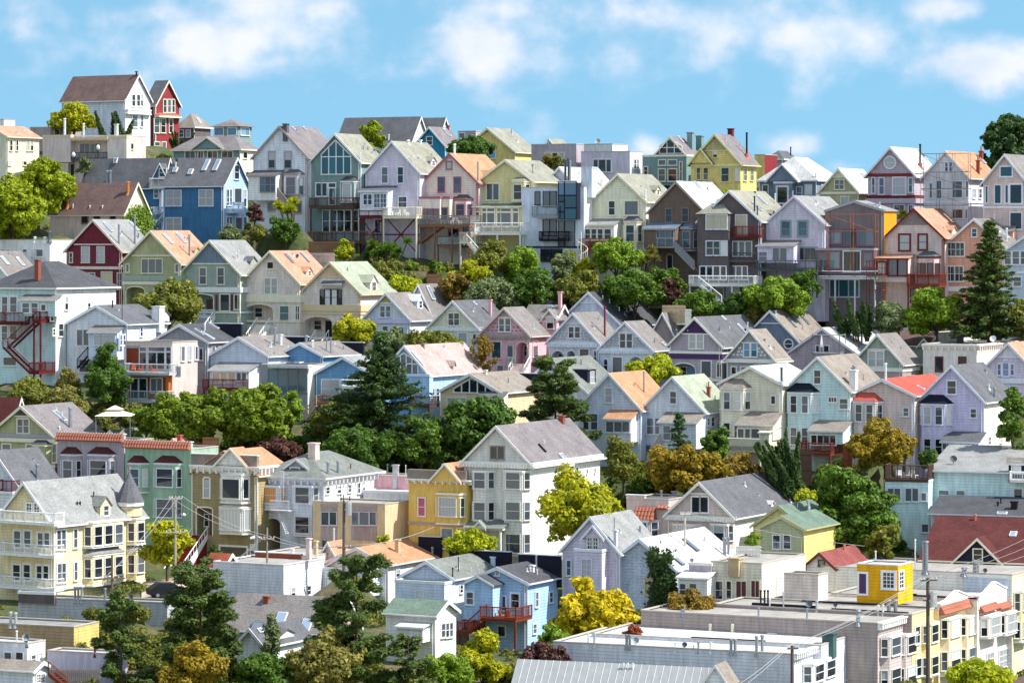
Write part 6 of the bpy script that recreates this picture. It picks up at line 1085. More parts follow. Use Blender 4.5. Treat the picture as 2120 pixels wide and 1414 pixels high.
h.sbay(172, 248, 1080, 1135, [(1091, 1129)], 3, depth=.9, trim='white').sbay(172, 248, 1148, 1214, [(1158, 1195)], 3, depth=.9, roof='rlight', rise=14).sbay(262, 292, 1072, 1128, [(1083, 1119)], 1, depth=.9, trim='white').sbay(262, 292, 1138, 1205, [(1149, 1185)], 1, depth=.9, roof='rlight', rise=12).turret(268, 62, 972, 1037, 1068, (-.6, 0), 'rslate').dormer(222, 1074, 34, 42, wall=(240, 222, 176), roofc='rgr').vent(194, 1020, 1036, 2.5, 'black').vent(160, 1040, 1048, 3, 'black').vent(166, 1040, 1048, 3, 'black')
z1_, z0_ = h.zF(1218), h.zF(1222); MB().box(.004, .2, 0, h.L, z0_, z1_).build('belt_course', mat('paint', 'white'), h.root)
# ------------------------------------------------------------------ plants
def leafmesh(name, P_, Nn, size, rng, asp, material, parent, jit=.9, along=None):
    n = len(P_); Nn = Nn+rng.normal(0, jit*.5, (n, 3)); Nn /= np.linalg.norm(Nn, axis=1, keepdims=True)+1e-9
    r = rng.normal(0, 1, (n, 3)) if along is None else along+rng.normal(0, .35, (n, 3)); t = np.cross(Nn, r) if along is None else r-Nn*np.sum(r*Nn, axis=1, keepdims=True)
    t /= np.linalg.norm(t, axis=1, keepdims=True)+1e-9; b = np.cross(Nn, t); sz = (size*(.65+.7*rng.random(n)))[:, None] if np.isscalar(size) else (size*(.65+.7*rng.random(n)))[:, None]
    V = np.stack([P_+t*sz, P_-t*sz*.65+b*sz*asp*1.2, P_-t*sz*.65-b*sz*asp*1.2], 1).reshape(-1, 3).astype(np.float32)
    me = bpy.data.meshes.new(name); me.vertices.add(n*3); me.vertices.foreach_set('co', V.ravel()); me.loops.add(n*3); me.loops.foreach_set('vertex_index', np.arange(n*3, dtype=np.int32))
    me.polygons.add(n); me.polygons.foreach_set('loop_start', np.arange(0, n*3, 3, dtype=np.int32)); me.update(calc_edges=True); me.materials.append(material)
    o = bpy.data.objects.new(name, me); COL.objects.link(o); o.parent = parent; return o
def sphere_pts(n, rng):
    v = rng.normal(0, 1, (n, 3)); return v/(np.linalg.norm(v, axis=1, keepdims=True)+1e-9)
FOL = dict(mid=((52, 74, 16), (136, 154, 38)), hill=((34, 60, 34), (92, 120, 60)), oliveyel=((70, 86, 14), (176, 186, 30)), lime=((86, 108, 16), (196, 198, 28)), green=((38, 62, 18), (112, 142, 44)), dark=((26, 46, 24), (82, 108, 48)), deep=((30, 54, 20), (100, 132, 42)), grey=((62, 76, 46), (140, 152, 100)),
    olive=((58, 66, 24), (146, 148, 56)), gold=((124, 116, 8), (228, 204, 34)), rust=((72, 66, 24), (168, 136, 52)), bronze=((76, 74, 18), (176, 148, 38)), plum=((52, 28, 30), (112, 74, 62)), pine=((28, 48, 22), (104, 122, 54)), blue=((32, 58, 40), (90, 122, 70)),
    bright=((56, 86, 14), (150, 176, 50)), red=((110, 44, 30), (176, 100, 60)), tanol=((76, 76, 32), (156, 148, 72)), yelgreen=((92, 104, 14), (196, 190, 32)))
BARK = mat('wood', (92, 76, 62))
def tree(kind, name, label, x, yt, yb, wpx, fol='green', D=None, seed=0, group=None, dens=1.0, lean=0.0, leaf=None, trunk=.0, cat='tree', flat=1.0, lobe=1.0):
    D = D or Dy(yb)-2.0; p = at(x, yb, D); s = D/FP; Ht = (yb-yt)*s; R = wpx/2*s*(1.08 if kind in ('round', 'shrub') else 1.0); rng = np.random.default_rng(seed*131+int(x)*7+int(yt)); c1, c2 = [tuple(min(255, int(v*1.1)) for v in q) for q in FOL[fol]]
    root = empty(name, p); tag(root, label, cat, group); GROUND.append((p.x, p.y, p.z)); tm = MB(); lm = leafmat(c1, c2)
    if kind in ('round', 'shrub', 'open', 'dome'):
        cb = Ht*(trunk if trunk else (.02 if kind != 'shrub' else -.05)); cz = (cb+Ht)/2; rz = (Ht-cb)/2
        nl = int((10 if kind != 'open' else 14)*max(1.0, R/1.4)**1.25*lobe)+5; nl = min(nl, 90); lr = R*.34/(lobe**.4)*(1 if R < 2.2 else (2.2/R)**.32); lr = max(lr, .28)
        d = sphere_pts(nl*4, rng); d = d[(d[:, 2] > -.85)][:nl]; rad = .58+.34*rng.random(len(d))
        if kind == 'open': rad = .35+.6*rng.random(len(d))
        asym = 1+.2*np.sin(d[:, 0]*3+seed)+.14*np.cos(d[:, 1]*5+seed*2)+.1*np.sin(d[:, 2]*7+seed*3)
        ctr = np.stack([d[:, 0]*(R-lr*.6)*rad*asym+lean*R*(d[:, 2]*.5+.5), d[:, 1]*(R-lr*.6)*rad, cz+d[:, 2]*(rz-lr*.5)*rad*asym], 1)
        ctr = np.vstack([ctr, [[0, 0, cz+rz*.62]], [[0, 0, cz]]]); lrs = lr*(.6+.7*rng.random(len(ctr)))
        sub, sr = [], []
        for c, r in zip(ctr, lrs):
            for u in sphere_pts(6, rng): sub.append(c+u*r*np.array([.8, .8, .62*flat])); sr.append(r*(.34+.26*rng.random()))
        al = np.vstack([ctr, np.array(sub)]); ar = np.concatenate([lrs*.72, np.array(sr)])
        lf = leaf or (.13 if R < 1.6 else .17 if R < 4 else .2); P_, N_ = [], []; cov = 1.15 if kind != 'open' else .6
        tot = float(np.sum(ar**2)*4*math.pi/(lf*lf*1.6)*cov*dens); k = min(1.0, 17000*(1 if R < 4 else 1.5)/tot)
        for c, r in zip(al, ar):
            m_ = int(4*math.pi*r*r/(lf*lf*1.6)*cov*dens*k); u = sphere_pts(m_, rng); rr = r*(.62+.46*rng.random(m_)**.7); q = c+u*rr[:, None]*np.array([1, 1, .82*flat]); P_.append(q); N_.append(u+np.array([0, 0, .35]))
        P_ = np.vstack(P_); N_ = np.vstack(N_); keep = P_[:, 2] > -.3; P_, N_ = P_[keep], N_[keep]
        leafmesh('crown', P_, N_, lf*(1.0 if k == 1 else 1/k**.45), rng, .62, lm, root)
        r0 = max(.07, Ht*.028); tm.bar((0, 0, -2.5), (lean*R*.15, 0, cb+rz*.5), r0, 7, r0*.7)
        for i in range(6):
            c = ctr[int(rng.integers(len(ctr)))]; tm.bar((lean*R*.1, 0, cb+rz*.15*(i % 3)), tuple(c), r0*.5, 5, r0*.15)
    elif kind in ('pine', 'spruce', 'cypress', 'redwood'):
        P_, N_, A_ = [], [], []; lf = leaf or .2; nb = int({'pine': 34, 'spruce': 70, 'cypress': 46, 'redwood': 60}[kind]*max(.7, Ht/9)*dens)
        tm.bar((0, 0, -2.5), (lean*R, 0, Ht*.97), max(.1, Ht*.022), 7, .03)
        for i in range(nb):
            t = (i+rng.random())/nb; z = Ht*(.10+.88*t) if kind != 'cypress' else Ht*(.03+.93*t)
            prof = {'pine': lambda t: (.95-.55*t)*(.62+.5*abs(math.sin(t*9+seed)))+.05, 'spruce': lambda t: (1-t)**.85*.95+.06, 'cypress': lambda t: math.sin(min(1, (t+.12)*1.0)*math.pi)**.7*.9+.12, 'redwood': lambda t: (min(1, (1-t)*1.55)**1.15)*(.75+.3*abs(math.sin(t*13+seed)))+.06}[kind](t)
            L_ = R*prof*(.75+.4*rng.random()); az = rng.random()*2*math.pi if i else 0; up = {'pine': .28-.1*(1-t), 'spruce': -.12+.35*t, 'cypress': .95, 'redwood': -.05+.3*t}[kind]
            dr = np.array([math.cos(az), math.sin(az), up+rng.normal(0, .1)]); o0 = np.array([lean*R*t, 0, z]); ln = L_
            if kind != 'cypress': tm.bar(tuple(o0), tuple(o0+dr*ln*.92), max(.03, .05*Ht/10*(1.1-t)), 4, .015)
            nc = max(2, int(ln/.48)); tuft = {'pine': (.52, .30), 'spruce': (.42, .2), 'cypress': (.42, .6), 'redwood': (.46, .22)}[kind]
            for j in range(nc):
                f = (.30 if kind == 'pine' else .12)+(1-(.30 if kind == 'pine' else .12))*(j+.5)/nc; c = o0+dr*ln*f+rng.normal(0, .12, 3); r = tuft[0]*(.75+.5*rng.random())*(1.1 if R > 3 else .8)*(1.05-.25*f if kind != 'pine' else .8+.35*f)
                m_ = int((72 if kind != 'spruce' else 54)*(r/.45)**2*(.2/lf)**2*1.15); u = sphere_pts(m_, rng); q = c+u*np.array([r, r, r*tuft[1]/tuft[0]])*(.45+.6*rng.random(m_))[:, None]; P_.append(q); N_.append(u*.6+np.array([0, 0, .7])); A_.append(u+dr*.9+np.array([0, 0, .35 if kind != 'cypress' else .9]))
        P_ = np.vstack(P_); N_ = np.vstack(N_); A_ = np.vstack(A_)
        if len(P_) > 42000: ix = rng.permutation(len(P_))[:42000]; P_, N_, A_ = P_[ix], N_[ix], A_[ix]
        leafmesh('crown', P_, N_, lf*1.15, rng, .36, lm, root, along=A_)
    elif kind == 'yucca':
        P_, N_, A_ = [], [], []; nh = max(5, int(R*6))
        for i in range(nh):
            c = np.array([rng.normal(0, R*.5), rng.normal(0, R*.5), Ht*(.45+.5*rng.random())]); tm.bar((c[0]*.3, c[1]*.3, -1.0), tuple(c), .11, 6, .07); m_ = 150; u = sphere_pts(m_, rng); u[:, 2] = np.abs(u[:, 2])*1.1-.3; P_.append(c+u*.45); A_.append(u); N_.append(np.cross(u, rng.normal(0, 1, (m_, 3))))
        P_ = np.vstack(P_); leafmesh('crown', P_, np.vstack(N_), .46, rng, .16, lm, root, jit=.1, along=np.vstack(A_))
    elif kind == 'juniper':
        P_, N_, A_ = [], [], []
        for i in range(int(9*dens)):
            az = rng.normal(-.6+lean, .5); o0 = np.array([rng.uniform(-.7, .7)*R, rng.uniform(-.5, .5)*R, 0]); L_ = Ht*(.55+.5*rng.random()); dr = np.array([math.sin(az)*.6, rng.normal(0, .15), 1.0]); dr /= np.linalg.norm(dr); tm.bar((*o0[:2], -1.0), tuple(o0+dr*L_*.8), .08, 5, .03)
            for j in range(int(L_/.28)):
                f = j*.28/L_; c = o0+dr*L_*f; r = .5*(1-f*.75)*max(.6, R/2.2); m_ = 46; u = sphere_pts(m_, rng); P_.append(c+u*r*(.4+.6*rng.random(m_))[:, None]); N_.append(u); A_.append(u*.5+dr*1.2)
        leafmesh('crown', np.vstack(P_), np.vstack(N_), .22, rng, .3, lm, root, along=np.vstack(A_))
    if not tm.v: tm.bar((0, 0, -1), (0, 0, Ht*.3), .1)
    tm.build('trunk', BARK, root); return root
T = tree
G1 = 'garden trees on the slope'
# skyline
T('round', 'olive_tree', 'highest dome of the clipped olive-yellow trees at the upper edge', 80, 320, 445, 135, 'oliveyel', 452, 1, dens=1.2, lobe=1.6)
T('round', 'olive_tree', 'lowest broad dome of olive-yellow tree beside the white flat house', 22, 372, 500, 165, 'oliveyel', 445, 2, dens=1.2, lobe=1.6)
T('round', 'olive_tree', 'smaller olive-yellow dome touching the brown-roofed stucco house', 128, 352, 440, 70, 'oliveyel', 457, 3, dens=1.2, lobe=1.4)
T('round', 'street_tree', 'small grey-green round tree between the two street lamps', 175, 321, 366, 34, 'grey', 478, 4)
T('shrub', 'shrub', 'yellow-green bush in front of the hilltop white house', 152, 208, 280, 92, 'yelgreen', 514, 5, cat='shrub')
T('juniper', 'juniper_shrub', 'feathery dark juniper leaning before the hilltop white house', 238, 225, 284, 84, 'dark', 512, 6, cat='shrub')
T('juniper', 'juniper_shrub', 'small dark juniper beside the dark red hilltop house', 374, 268, 312, 40, 'dark', 510, 7, cat='shrub')
T('round', 'garden_tree', 'yellow-green tree standing against the long dark skyline roof', 771, 247, 318, 56, 'oliveyel', 505, 8)
T('round', 'garden_tree', 'dense green tree between the orange roof and yellow skyline house', 976, 282, 350, 108, 'deep', 486, 9)
T('shrub', 'shrub', 'gold-tinged bush under the window of the grey-brown flat house', 1132, 320, 352, 38, 'bronze', 473, 10, cat='shrub')
T('shrub', 'shrub', 'olive bush beside the tower of the modern house', 1156, 322, 350, 30, 'olive', 472, 11, cat='shrub')
T('round', 'hill_tree', 'dark green tree on the ridge at the upper corner', 2084, 214, 400, 112, 'hill', 545, 12, dens=1.2, lobe=1.5)
T('round', 'hill_tree', 'second dark green crown cut by the picture edge on the ridge', 2126, 226, 400, 90, 'hill', 548, 13)
T('shrub', 'shrub', 'bright green bush below the yellow Victorian', 1505, 390, 412, 36, 'lime', 450, 14, cat='shrub')
T('shrub', 'shrub', 'light green bush between the construction house and round-window house', 1872, 432, 460, 28, 'lime', 434, 15, cat='shrub')
# first garden band
T('round', 'garden_tree', 'dark green layered tree before the white mauve-trimmed house', 592, 448, 512, 66, 'deep', 444, 16)
T('yucca', 'yucca_plant', 'spiky yucca heads above the dark tree by the mauve-trimmed house', 606, 408, 470, 46, 'lime', 446, 17, cat='plant')
T('round', 'plum_tree', 'purple-leaved tree at the corner of the deep blue house', 527, 412, 475, 32, 'plum', 449, 18)
T('shrub', 'shrub', 'olive bush right of the deep blue gable end', 534, 464, 500, 46, 'olive', 444, 19, cat='shrub')
T('open', 'shrub', 'sparse grey-green shrub at the foot of the deep blue house', 474, 468, 506, 66, 'grey', 446, 20, cat='shrub')
T('yucca', 'yucca_plant', 'wide cluster of spiky yuccas below the timber-truss house', 795, 494, 566, 100, 'green', 440, 21, cat='plant')
T('shrub', 'shrub', 'lime bush beside the wooden garden terrace', 712, 494, 545, 42, 'lime', 440, 22, cat='shrub')
T('shrub', 'shrub', 'dull green hedge mass under the yucca cluster', 790, 535, 592, 90, 'olive', 436, 23, cat='shrub')
T('shrub', 'shrub', 'lime green mound right of the pale green roof', 842, 572, 610, 70, 'lime', 432, 24, cat='shrub')
T('shrub', 'shrub', 'tiny clipped cone shrub below the glass-railed deck', 894, 534, 562, 16, 'green', 438, 25, cat='shrub')
T('round', 'garden_tree', 'broad olive tree below the white balustrade deck', 1015, 500, 590, 92, 'olive', 434, 26, group=G1)
T('round', 'garden_tree', 'bright green tree below the pale blue modern house', 1082, 508, 605, 84, 'bright', 433, 27, group=G1)
T('round', 'garden_tree', 'dark shaded tree in the middle of the garden slope', 1108, 548, 650, 100, 'deep', 428, 28, group=G1)
T('shrub', 'shrub', 'lemon-lime bush in the middle of the garden slope', 980, 535, 592, 74, 'yelgreen', 430, 29, cat='shrub')
T('shrub', 'shrub', 'rust-tipped bush above the taupe skylight roof', 946, 562, 628, 66, 'rust', 428, 30, cat='shrub')
T('round', 'garden_tree', 'grey-green spreading tree behind the pale yellow gable', 1012, 574, 645, 112, 'grey', 427, 31)
T('round', 'garden_tree', 'light olive tree above the light blue vented roof', 1198, 558, 650, 120, 'olive', 427, 32)
T('shrub', 'shrub', 'pale yellow shrub at the foot of the spiral stair', 1212, 530, 580, 46, 'yelgreen', 432, 33, cat='shrub')
T('shrub', 'shrub', 'grey-green bush below the modern glass corner', 1168, 528, 580, 62, 'grey', 433, 34, cat='shrub')
T('juniper', 'conifer_shrub', 'upright light green conifer by the spiral stair', 1185, 506, 560, 34, 'lime', 434, 35, cat='shrub')
T('round', 'garden_tree', 'bright green tree before the pale yellow-green gable house', 1274, 484, 585, 88, 'bright', 430, 36)
T('round', 'garden_tree', 'broad green tree below the weathered shingle house', 1314, 548, 655, 120, 'green', 425, 37)
T('yucca', 'yucca_plant', 'brownish spiky yucca against the weathered shingle house', 1334, 512, 580, 42, 'tanol', 430, 38, cat='plant')
T('round', 'plum_tree', 'purple-brown tree above the lattice-gabled house', 1386, 572, 640, 48, 'plum', 424, 39)
T('round', 'garden_tree', 'green tree below the grey side stairs of the shingle house', 1398, 560, 625, 56, 'green', 426, 40)
T('round', 'garden_tree', 'feathery grey-green tree beside the white garden stairs', 1446, 598, 668, 92, 'green', 420, 41)
T('round', 'garden_tree', 'sunlit round apple-green tree below the teal-framed house', 1605, 576, 660, 132, 'bright', 418, 42, dens=1.2)
T('round', 'garden_tree', 'dark green tree behind the sunlit apple-green one', 1664, 556, 640, 62, 'deep', 422, 43)
T('shrub', 'shrub', 'dark bush between the white stairs and apple-green tree', 1528, 600, 662, 74, 'deep', 419, 44, cat='shrub')
T('shrub', 'shrub', 'dry yellow-olive bush beside the slate round-window roof', 1556, 636, 672, 44, 'tanol', 418, 45, cat='shrub')
T('juniper', 'juniper_shrub', 'slanting dark juniper below the construction house', 1776, 616, 690, 92, 'dark', 412, 46, cat='shrub', dens=1.6)
T('round', 'garden_tree', 'grey-green tree right of the slanting juniper', 1852, 628, 695, 86, 'grey', 411, 47)
T('round', 'garden_tree', 'clumped green tree with twin tops left of the spruce', 1940, 590, 700, 112, 'bright', 410, 48, dens=1.1)
T('spruce', 'spruce_tree', 'tall dark spruce in front of the salmon house', 2048, 455, 720, 172, 'pine', 408, 49, dens=1.7)
T('round', 'garden_tree', 'olive tree at the picture edge right of the spruce', 2116, 612, 705, 78, 'olive', 407, 50)
# second band
T('round', 'street_tree', 'olive-green leafy tree before the olive gable house', 350, 582, 682, 152, 'olive', 418, 51)
T('round', 'street_tree', 'lemon-yellow round tree before the black-shuttered house', 732, 653, 725, 96, 'yelgreen', 412, 52, dens=1.1)
T('round', 'street_tree', 'silvery grey-green tree beside the lemon-yellow one', 812, 680, 750, 80, 'grey', 410, 53)
T('shrub', 'street_tree', 'low olive tree top in front of the pale yellow-green gable', 908, 684, 735, 116, 'olive', 407, 54)
T('cypress', 'cypress_shrub', 'yellow-tipped conifer before the pink Victorian', 1001, 692, 785, 56, 'rust', 404, 55, dens=.8)
T('round', 'street_tree', 'lime round tree before the patterned white Victorian', 1348, 735, 812, 104, 'lime', 397, 56, dens=1.1)
T('round', 'garden_tree', 'dark bushy tree between the white and glass-front houses', 216, 722, 850, 104, 'deep', 390, 57)
T('shrub', 'shrub', 'olive shrub below the red zigzag stairs', 62, 786, 855, 110, 'olive', 389, 58, cat='shrub')
T('open', 'shrub', 'thin brownish shrub against the big white house', 145, 758, 835, 66, 'tanol', 391, 59, cat='shrub')
T('shrub', 'shrub', 'brown-green bush above the metal-flue gable house', 140, 798, 870, 90, 'tanol', 386, 60, cat='shrub')
T('shrub', 'shrub', 'bright bush right of the garden canopy', 302, 838, 905, 66, 'bright', 380, 61, cat='shrub')
T('round', 'garden_tree', 'wide light green clumped tree, left half of the big pair above the green parapet', 395, 802, 935, 160, 'mid', 378, 62, dens=1.2, lobe=1.5)
T('round', 'garden_tree', 'wide light green clumped tree, right half of the big pair above the ochre house', 525, 800, 938, 165, 'mid', 377, 63, dens=1.2, lobe=1.5)
T('round', 'garden_tree', 'tall feathery green tree beside the plastered sunlit wall', 598, 800, 920, 66, 'bright', 382, 64)
T('shrub', 'plum_shrub', 'dusky purple shrub under the big light green trees', 580, 908, 955, 100, 'plum', 372, 65, cat='shrub')
T('round', 'garden_tree', 'grey-olive tree below the blue clapboard gable', 706, 822, 920, 108, 'olive', 382, 66)
T('redwood', 'conifer_tree', 'tall dark layered conifer left of the pink-roofed house', 786, 688, 985, 236, 'dark', 378, 67, dens=2.5)
T('round', 'garden_tree', 'dark green undergrowth tree at the foot of the tall layered conifer', 742, 868, 990, 140, 'deep', 372, 68)
T('round', 'garden_tree', 'olive-green tree between the layered conifer and broad dark tree', 872, 862, 975, 96, 'green', 372, 69)
T('round', 'garden_tree', 'broad dark green tree above the yellow ochre house', 990, 822, 985, 190, 'deep', 374, 70, dens=1.15)
T('pine', 'pine_tree', 'dark flat-layered pine before the grey-green roof', 1150, 750, 935, 160, 'pine', 380, 71, dens=1.7)
T('open', 'garden_tree', 'scrubby olive tree below the pale blue hanging sunroom', 1290, 910, 1010, 96, 'olive', 368, 72)
T('spruce', 'conifer_tree', 'small blue-green conifer before the weathered white house', 1406, 852, 965, 84, 'blue', 374, 73, dens=.9)
T('round', 'garden_tree', 'gold and bronze leafed tree behind the slate-roofed gable', 1418, 922, 1030, 168, 'bronze', 364, 74, dens=1.1)
T('round', 'garden_tree', 'rust-coloured rounded tree below the boxed balcony', 1532, 942, 1015, 116, 'rust', 366, 75)
T('shrub', 'shrub', 'dark green bush between the small conifer and cream house', 1478, 886, 960, 70, 'green', 373, 76, cat='shrub')
T('juniper', 'cypress_tree', 'dark wind-swept cypress leaning left of the mint blue house', 1638, 872, 1020, 96, 'dark', 364, 77, dens=2.4, lean=-.2)
T('round', 'garden_tree', 'golden-green round tree before the lavender house', 1832, 878, 975, 142, 'bronze', 366, 78, dens=1.2, lobe=1.5)
T('round', 'garden_tree', 'tall green tree left of the mint deck house', 1768, 955, 1175, 170, 'green', 352, 79, dens=1.1)
T('round', 'garden_tree', 'olive-tinged lower tree beside the mint wall', 1830, 1080, 1178, 70, 'olive', 346, 80)
T('shrub', 'shrub', 'bright shrub behind the slate-roofed gable house', 1665, 1015, 1050, 60, 'lime', 360, 81, cat='shrub')
T('round', 'garden_tree', 'green tree at the picture edge beside the lavender house', 2098, 800, 950, 72, 'green', 366, 82)
T('shrub', 'shrub', 'dark bush behind the roof deck of the mint house', 1925, 930, 975, 54, 'deep', 362, 83, cat='shrub')
# lower part
T('open', 'street_tree', 'open yellow-green leafy tree before the big white Victorian', 1205, 985, 1172, 195, 'yelgreen', 341, 84, dens=1.5, trunk=.2, leaf=.2)
T('shrub', 'shrub', 'lime bush at the porch of the big white Victorian', 978, 1098, 1150, 98, 'lime', 346.6, 85, cat='shrub')
T('open', 'street_tree', 'yellow-green street tree with leaning trunk beside the cream mansion', 346, 1066, 1205, 106, 'yelgreen', 343, 86, dens=1.7, trunk=.2, leaf=.2)
T('shrub', 'shrub', 'lime shrub on the wall beside the taupe box building', 790, 1106, 1142, 30, 'lime', 349.5, 87, cat='shrub')
T('shrub', 'shrub', 'dark green shrub by the red entrance steps', 442, 1120, 1185, 34, 'deep', 348, 88, cat='shrub')
T('pine', 'pine_tree', 'thin ragged pine, leftmost of the dark pines', 250, 1226, 1440, 136, 'pine', 299, 89, dens=1.1)
T('pine', 'pine_tree', 'dense dark pine between the ragged pine and grey blind wall', 415, 1178, 1440, 196, 'pine', 300, 90, dens=1.4)
T('pine', 'pine_tree', 'wide-armed pine with bare trunk before the white cottage', 738, 1158, 1440, 240, 'pine', 299, 91, dens=1.15)
T('pine', 'pine_tree', 'low pine crown at the bottom left of the lime shrubs', 845, 1318, 1440, 120, 'pine', 297, 92)
T('cypress', 'conifer_tree', 'slim greyish conifer spire between the two big pines', 562, 1272, 1420, 44, 'grey', 301, 93)
T('round', 'garden_tree', 'olive-gold rounded tree at the bottom between the pines', 665, 1308, 1450, 150, 'tanol', 296, 94, dens=1.2)
T('round', 'garden_tree', 'bronze-olive tree at the bottom before the dense pine', 400, 1328, 1450, 140, 'bronze', 293, 95)
T('round', 'garden_tree', 'dark green tree filling the bottom between the conifers', 545, 1345, 1450, 130, 'deep', 295, 96)
T('round', 'acacia_tree', 'brilliant golden yellow round tree beside the lilac-grey house', 1236, 1208, 1345, 160, 'gold', 318, 97, dens=1.4, lobe=1.6)
T('round', 'garden_tree', 'green tree between the sky blue house and golden tree', 1145, 1285, 1380, 84, 'bright', 310, 98)
T('round', 'plum_tree', 'maroon-leaved tree below the golden tree', 1126, 1320, 1420, 92, 'plum', 301, 99)
T('round', 'garden_tree', 'yellow-green leafy tree below the redwood deck', 1000, 1302, 1430, 110, 'yelgreen', 303, 100, dens=1.2)
T('shrub', 'shrub', 'green shrub at the bottom left of the yellow-green leafy tree', 925, 1345, 1440, 110, 'bright', 300, 101, cat='shrub')
T('shrub', 'shrub', 'red-leaved shrub beside the golden tree and taupe row house', 1310, 1288, 1330, 44, 'red', 308, 102, cat='shrub')
T('shrub', 'shrub', 'bronze shrub at the foot of the ivy-covered house', 1430, 1220, 1282, 112, 'rust', 318, 103, cat='shrub')
T('shrub', 'shrub', 'low olive shrub between the golden tree and ivy', 1335, 1256, 1288, 50, 'olive', 318, 104, cat='shrub')
T('shrub', 'shrub', 'lime shrub at the lower corner before the row houses', 2028, 1366, 1440, 124, 'lime', 292, 105, cat='shrub', dens=1.2)
T('shrub', 'shrub', 'small green bush on the terrace of the sage cottage', 1557, 1100, 1132, 28, 'bright', 340, 106, cat='shrub')
def ivy(h, label, x0, x1, y0, y1, fol, face='F', seed=1):
    rng = np.random.default_rng(seed); n = 5200; P_ = []
    ctr = [(rng.uniform(x0, x1), y0+(y1-y0)*rng.random()) for _ in range(26)]
    for (cx, cy) in ctr:
        k = n//26; wd = 9+5*math.sin((cy-y0)/(y1-y0)*2.6)
        for _ in range(k):
            x, y = rng.normal(cx, wd*.55), rng.normal(cy, 8)
            if face == 'F': u, z = h.onF(x, y); P_.append((u, -.1-abs(rng.normal(0, .28)), z))
            else: u, z = h.onS(x, y); P_.append((.1+abs(rng.normal(0, .2)), u, z))
    P_ = np.array(P_); root = empty('ivy_plant', h.O, -h.psi); tag(root, label, 'ivy'); N_ = np.tile(np.array([[0, -1, .4]]) if face == 'F' else np.array([[1, 0, .4]]), (len(P_), 1)); leafmesh('foliage', P_, N_, .16, rng, .8, leafmat(*FOL[fol]), root)
def find(lbl): return [q for q in HOUSES if lbl in q.root['label']][0]
ivy(find('ivy-covered corner'), 'dark ivy climbing the corner of the white-shingled house', 1350, 1392, 1145, 1262, 'dark', seed=2)
ivy(find('rusty flues'), 'bright ivy on the gable end of the brown-roofed stucco house', 264, 304, 440, 485, 'bright', 'S', 3)
# ------------------------------------------------------------------ street furniture, poles, wires, furniture
def lamp(label, x, yt, yb, D):
    p = at(x, yb, D); h = (yb-yt)*D/FP; r = empty('street_lamp', p); tag(r, label, 'street lamp', 'globe street lamps on the hilltop'); GROUND.append(tuple(p))
    MB().bar((0, 0, -1), (0, 0, h-.75), .09, 8, .06).bar((0, 0, 0), (0, 0, .5), .16, 8, .1).build('post', mat('paint', 'black'), r)
    b = MB(); n = 8; prof = [(.1, 0), (.26, .2), (.28, .42), (.18, .62), (.02, .75)]; vs_ = []
    for rr, z in prof: vs_ += [(math.cos(2*math.pi*i/n)*rr, math.sin(2*math.pi*i/n)*rr, h-.75+z) for i in range(n)]
    b.add(vs_, [(k*n+i, k*n+(i+1) % n, (k+1)*n+(i+1) % n, (k+1)*n+i) for k in range(4) for i in range(n)]); b.build('globe', mat('paint', 'white'), r, True)
lamp('globe street lamp before the garage of the tan modern house', 152, 315, 368, 482)
lamp('globe street lamp before the recessed balcony of the tan modern house', 203, 300, 352, 484)
POLES = {}
def pole(key, label, x, yt, yb, D, arms=((.06, 1.1),), r=.14, lampx=None, trans=False, col=(120, 100, 84), yaw=.3):
    p = at(x, yb, D); h = (yb-yt)*D/FP; root = empty('utility_pole', p, yaw); tag(root, label, 'utility pole'); GROUND.append(tuple(p)); wm = mat('wood', col)
    MB().bar((0, 0, -2), (0, 0, h), r, 8, r*.75).build('post', wm, root); tops = []
    for f, hw in arms:
        z = h*(1-f); MB().box(-hw, hw, -.2, -.08, z-.07, z+.07).build('crossarm', wm, root); ins = MB()
        for u in (-hw*.92, -hw*.5, hw*.5, hw*.92): ins.bar((u, -.14, z+.07), (u, -.14, z+.24), .05, 6, .035); tops.append(root.matrix_basis.copy() @ Vector((u, -.14, z+.24)))
        ins.build('insulator', mat('paint', 'lgrey'), root)
    if trans: MB().bar((.42, -.25, h*.74), (.42, -.25, h*.74+1.3), .32, 10).bar((.42, -.25, h*.74+1.3), (.42, -.25, h*.74+1.42), .2, 8).box(0, .42, -.3, -.2, h*.74+.5, h*.74+.62).build('transformer', mat('metal', 'lgrey'), root)
    if lampx:
        z = h*lampx[1]; d = lampx[0]; MB().bar((0, 0, z), (d*.6, 0, z+.5), .04).bar((d*.6, 0, z+.5), (d, 0, z+.45), .04).build('lamp_arm', mat('metal', 'metal'), root); MB().bar((d*.85, 0, z+.48), (d*1.15, 0, z+.38), .16, 8, .12).build('lamp_head', mat('paint', 'white'), root)
    POLES[key] = (Vector(p), h, tops, root); return root
pole('big', 'tall dark wooden pole with transformer before the pale yellow row house', 1921, 1196, 1425, 296, ((.02, .8), (.20, .5)), .2, trans=True, col=(96, 84, 78))
pole('mid', 'wooden pole with insulators before the white-roofed row house', 1640, 1336, 1440, 283, ((.05, .5),), .17, trans=False, col=(92, 80, 72))
pole('cross', 'short wooden pole with crossarm before the cream mansion', 232, 1150, 1262, 318, ((.42, 1.2),), .14)
pole('lampL', 'grey street pole with lamp before the green stucco house', 363, 1026, 1205, 339, ((.03, .7), (.42, 1.0)), .14, (.9, .73), col=(170, 160, 148))
pole('taupe', 'weathered pole before the taupe box building', 712, 1036, 1150, 340, ((.85, .7),), .18, trans=True, col=(112, 98, 88))
pole('lampM', 'pole with curved lamp arm before the white Italianate house', 553, 1092, 1168, 340, ((.3, .7),), .12, (-1.5, .62), col=(150, 140, 130))
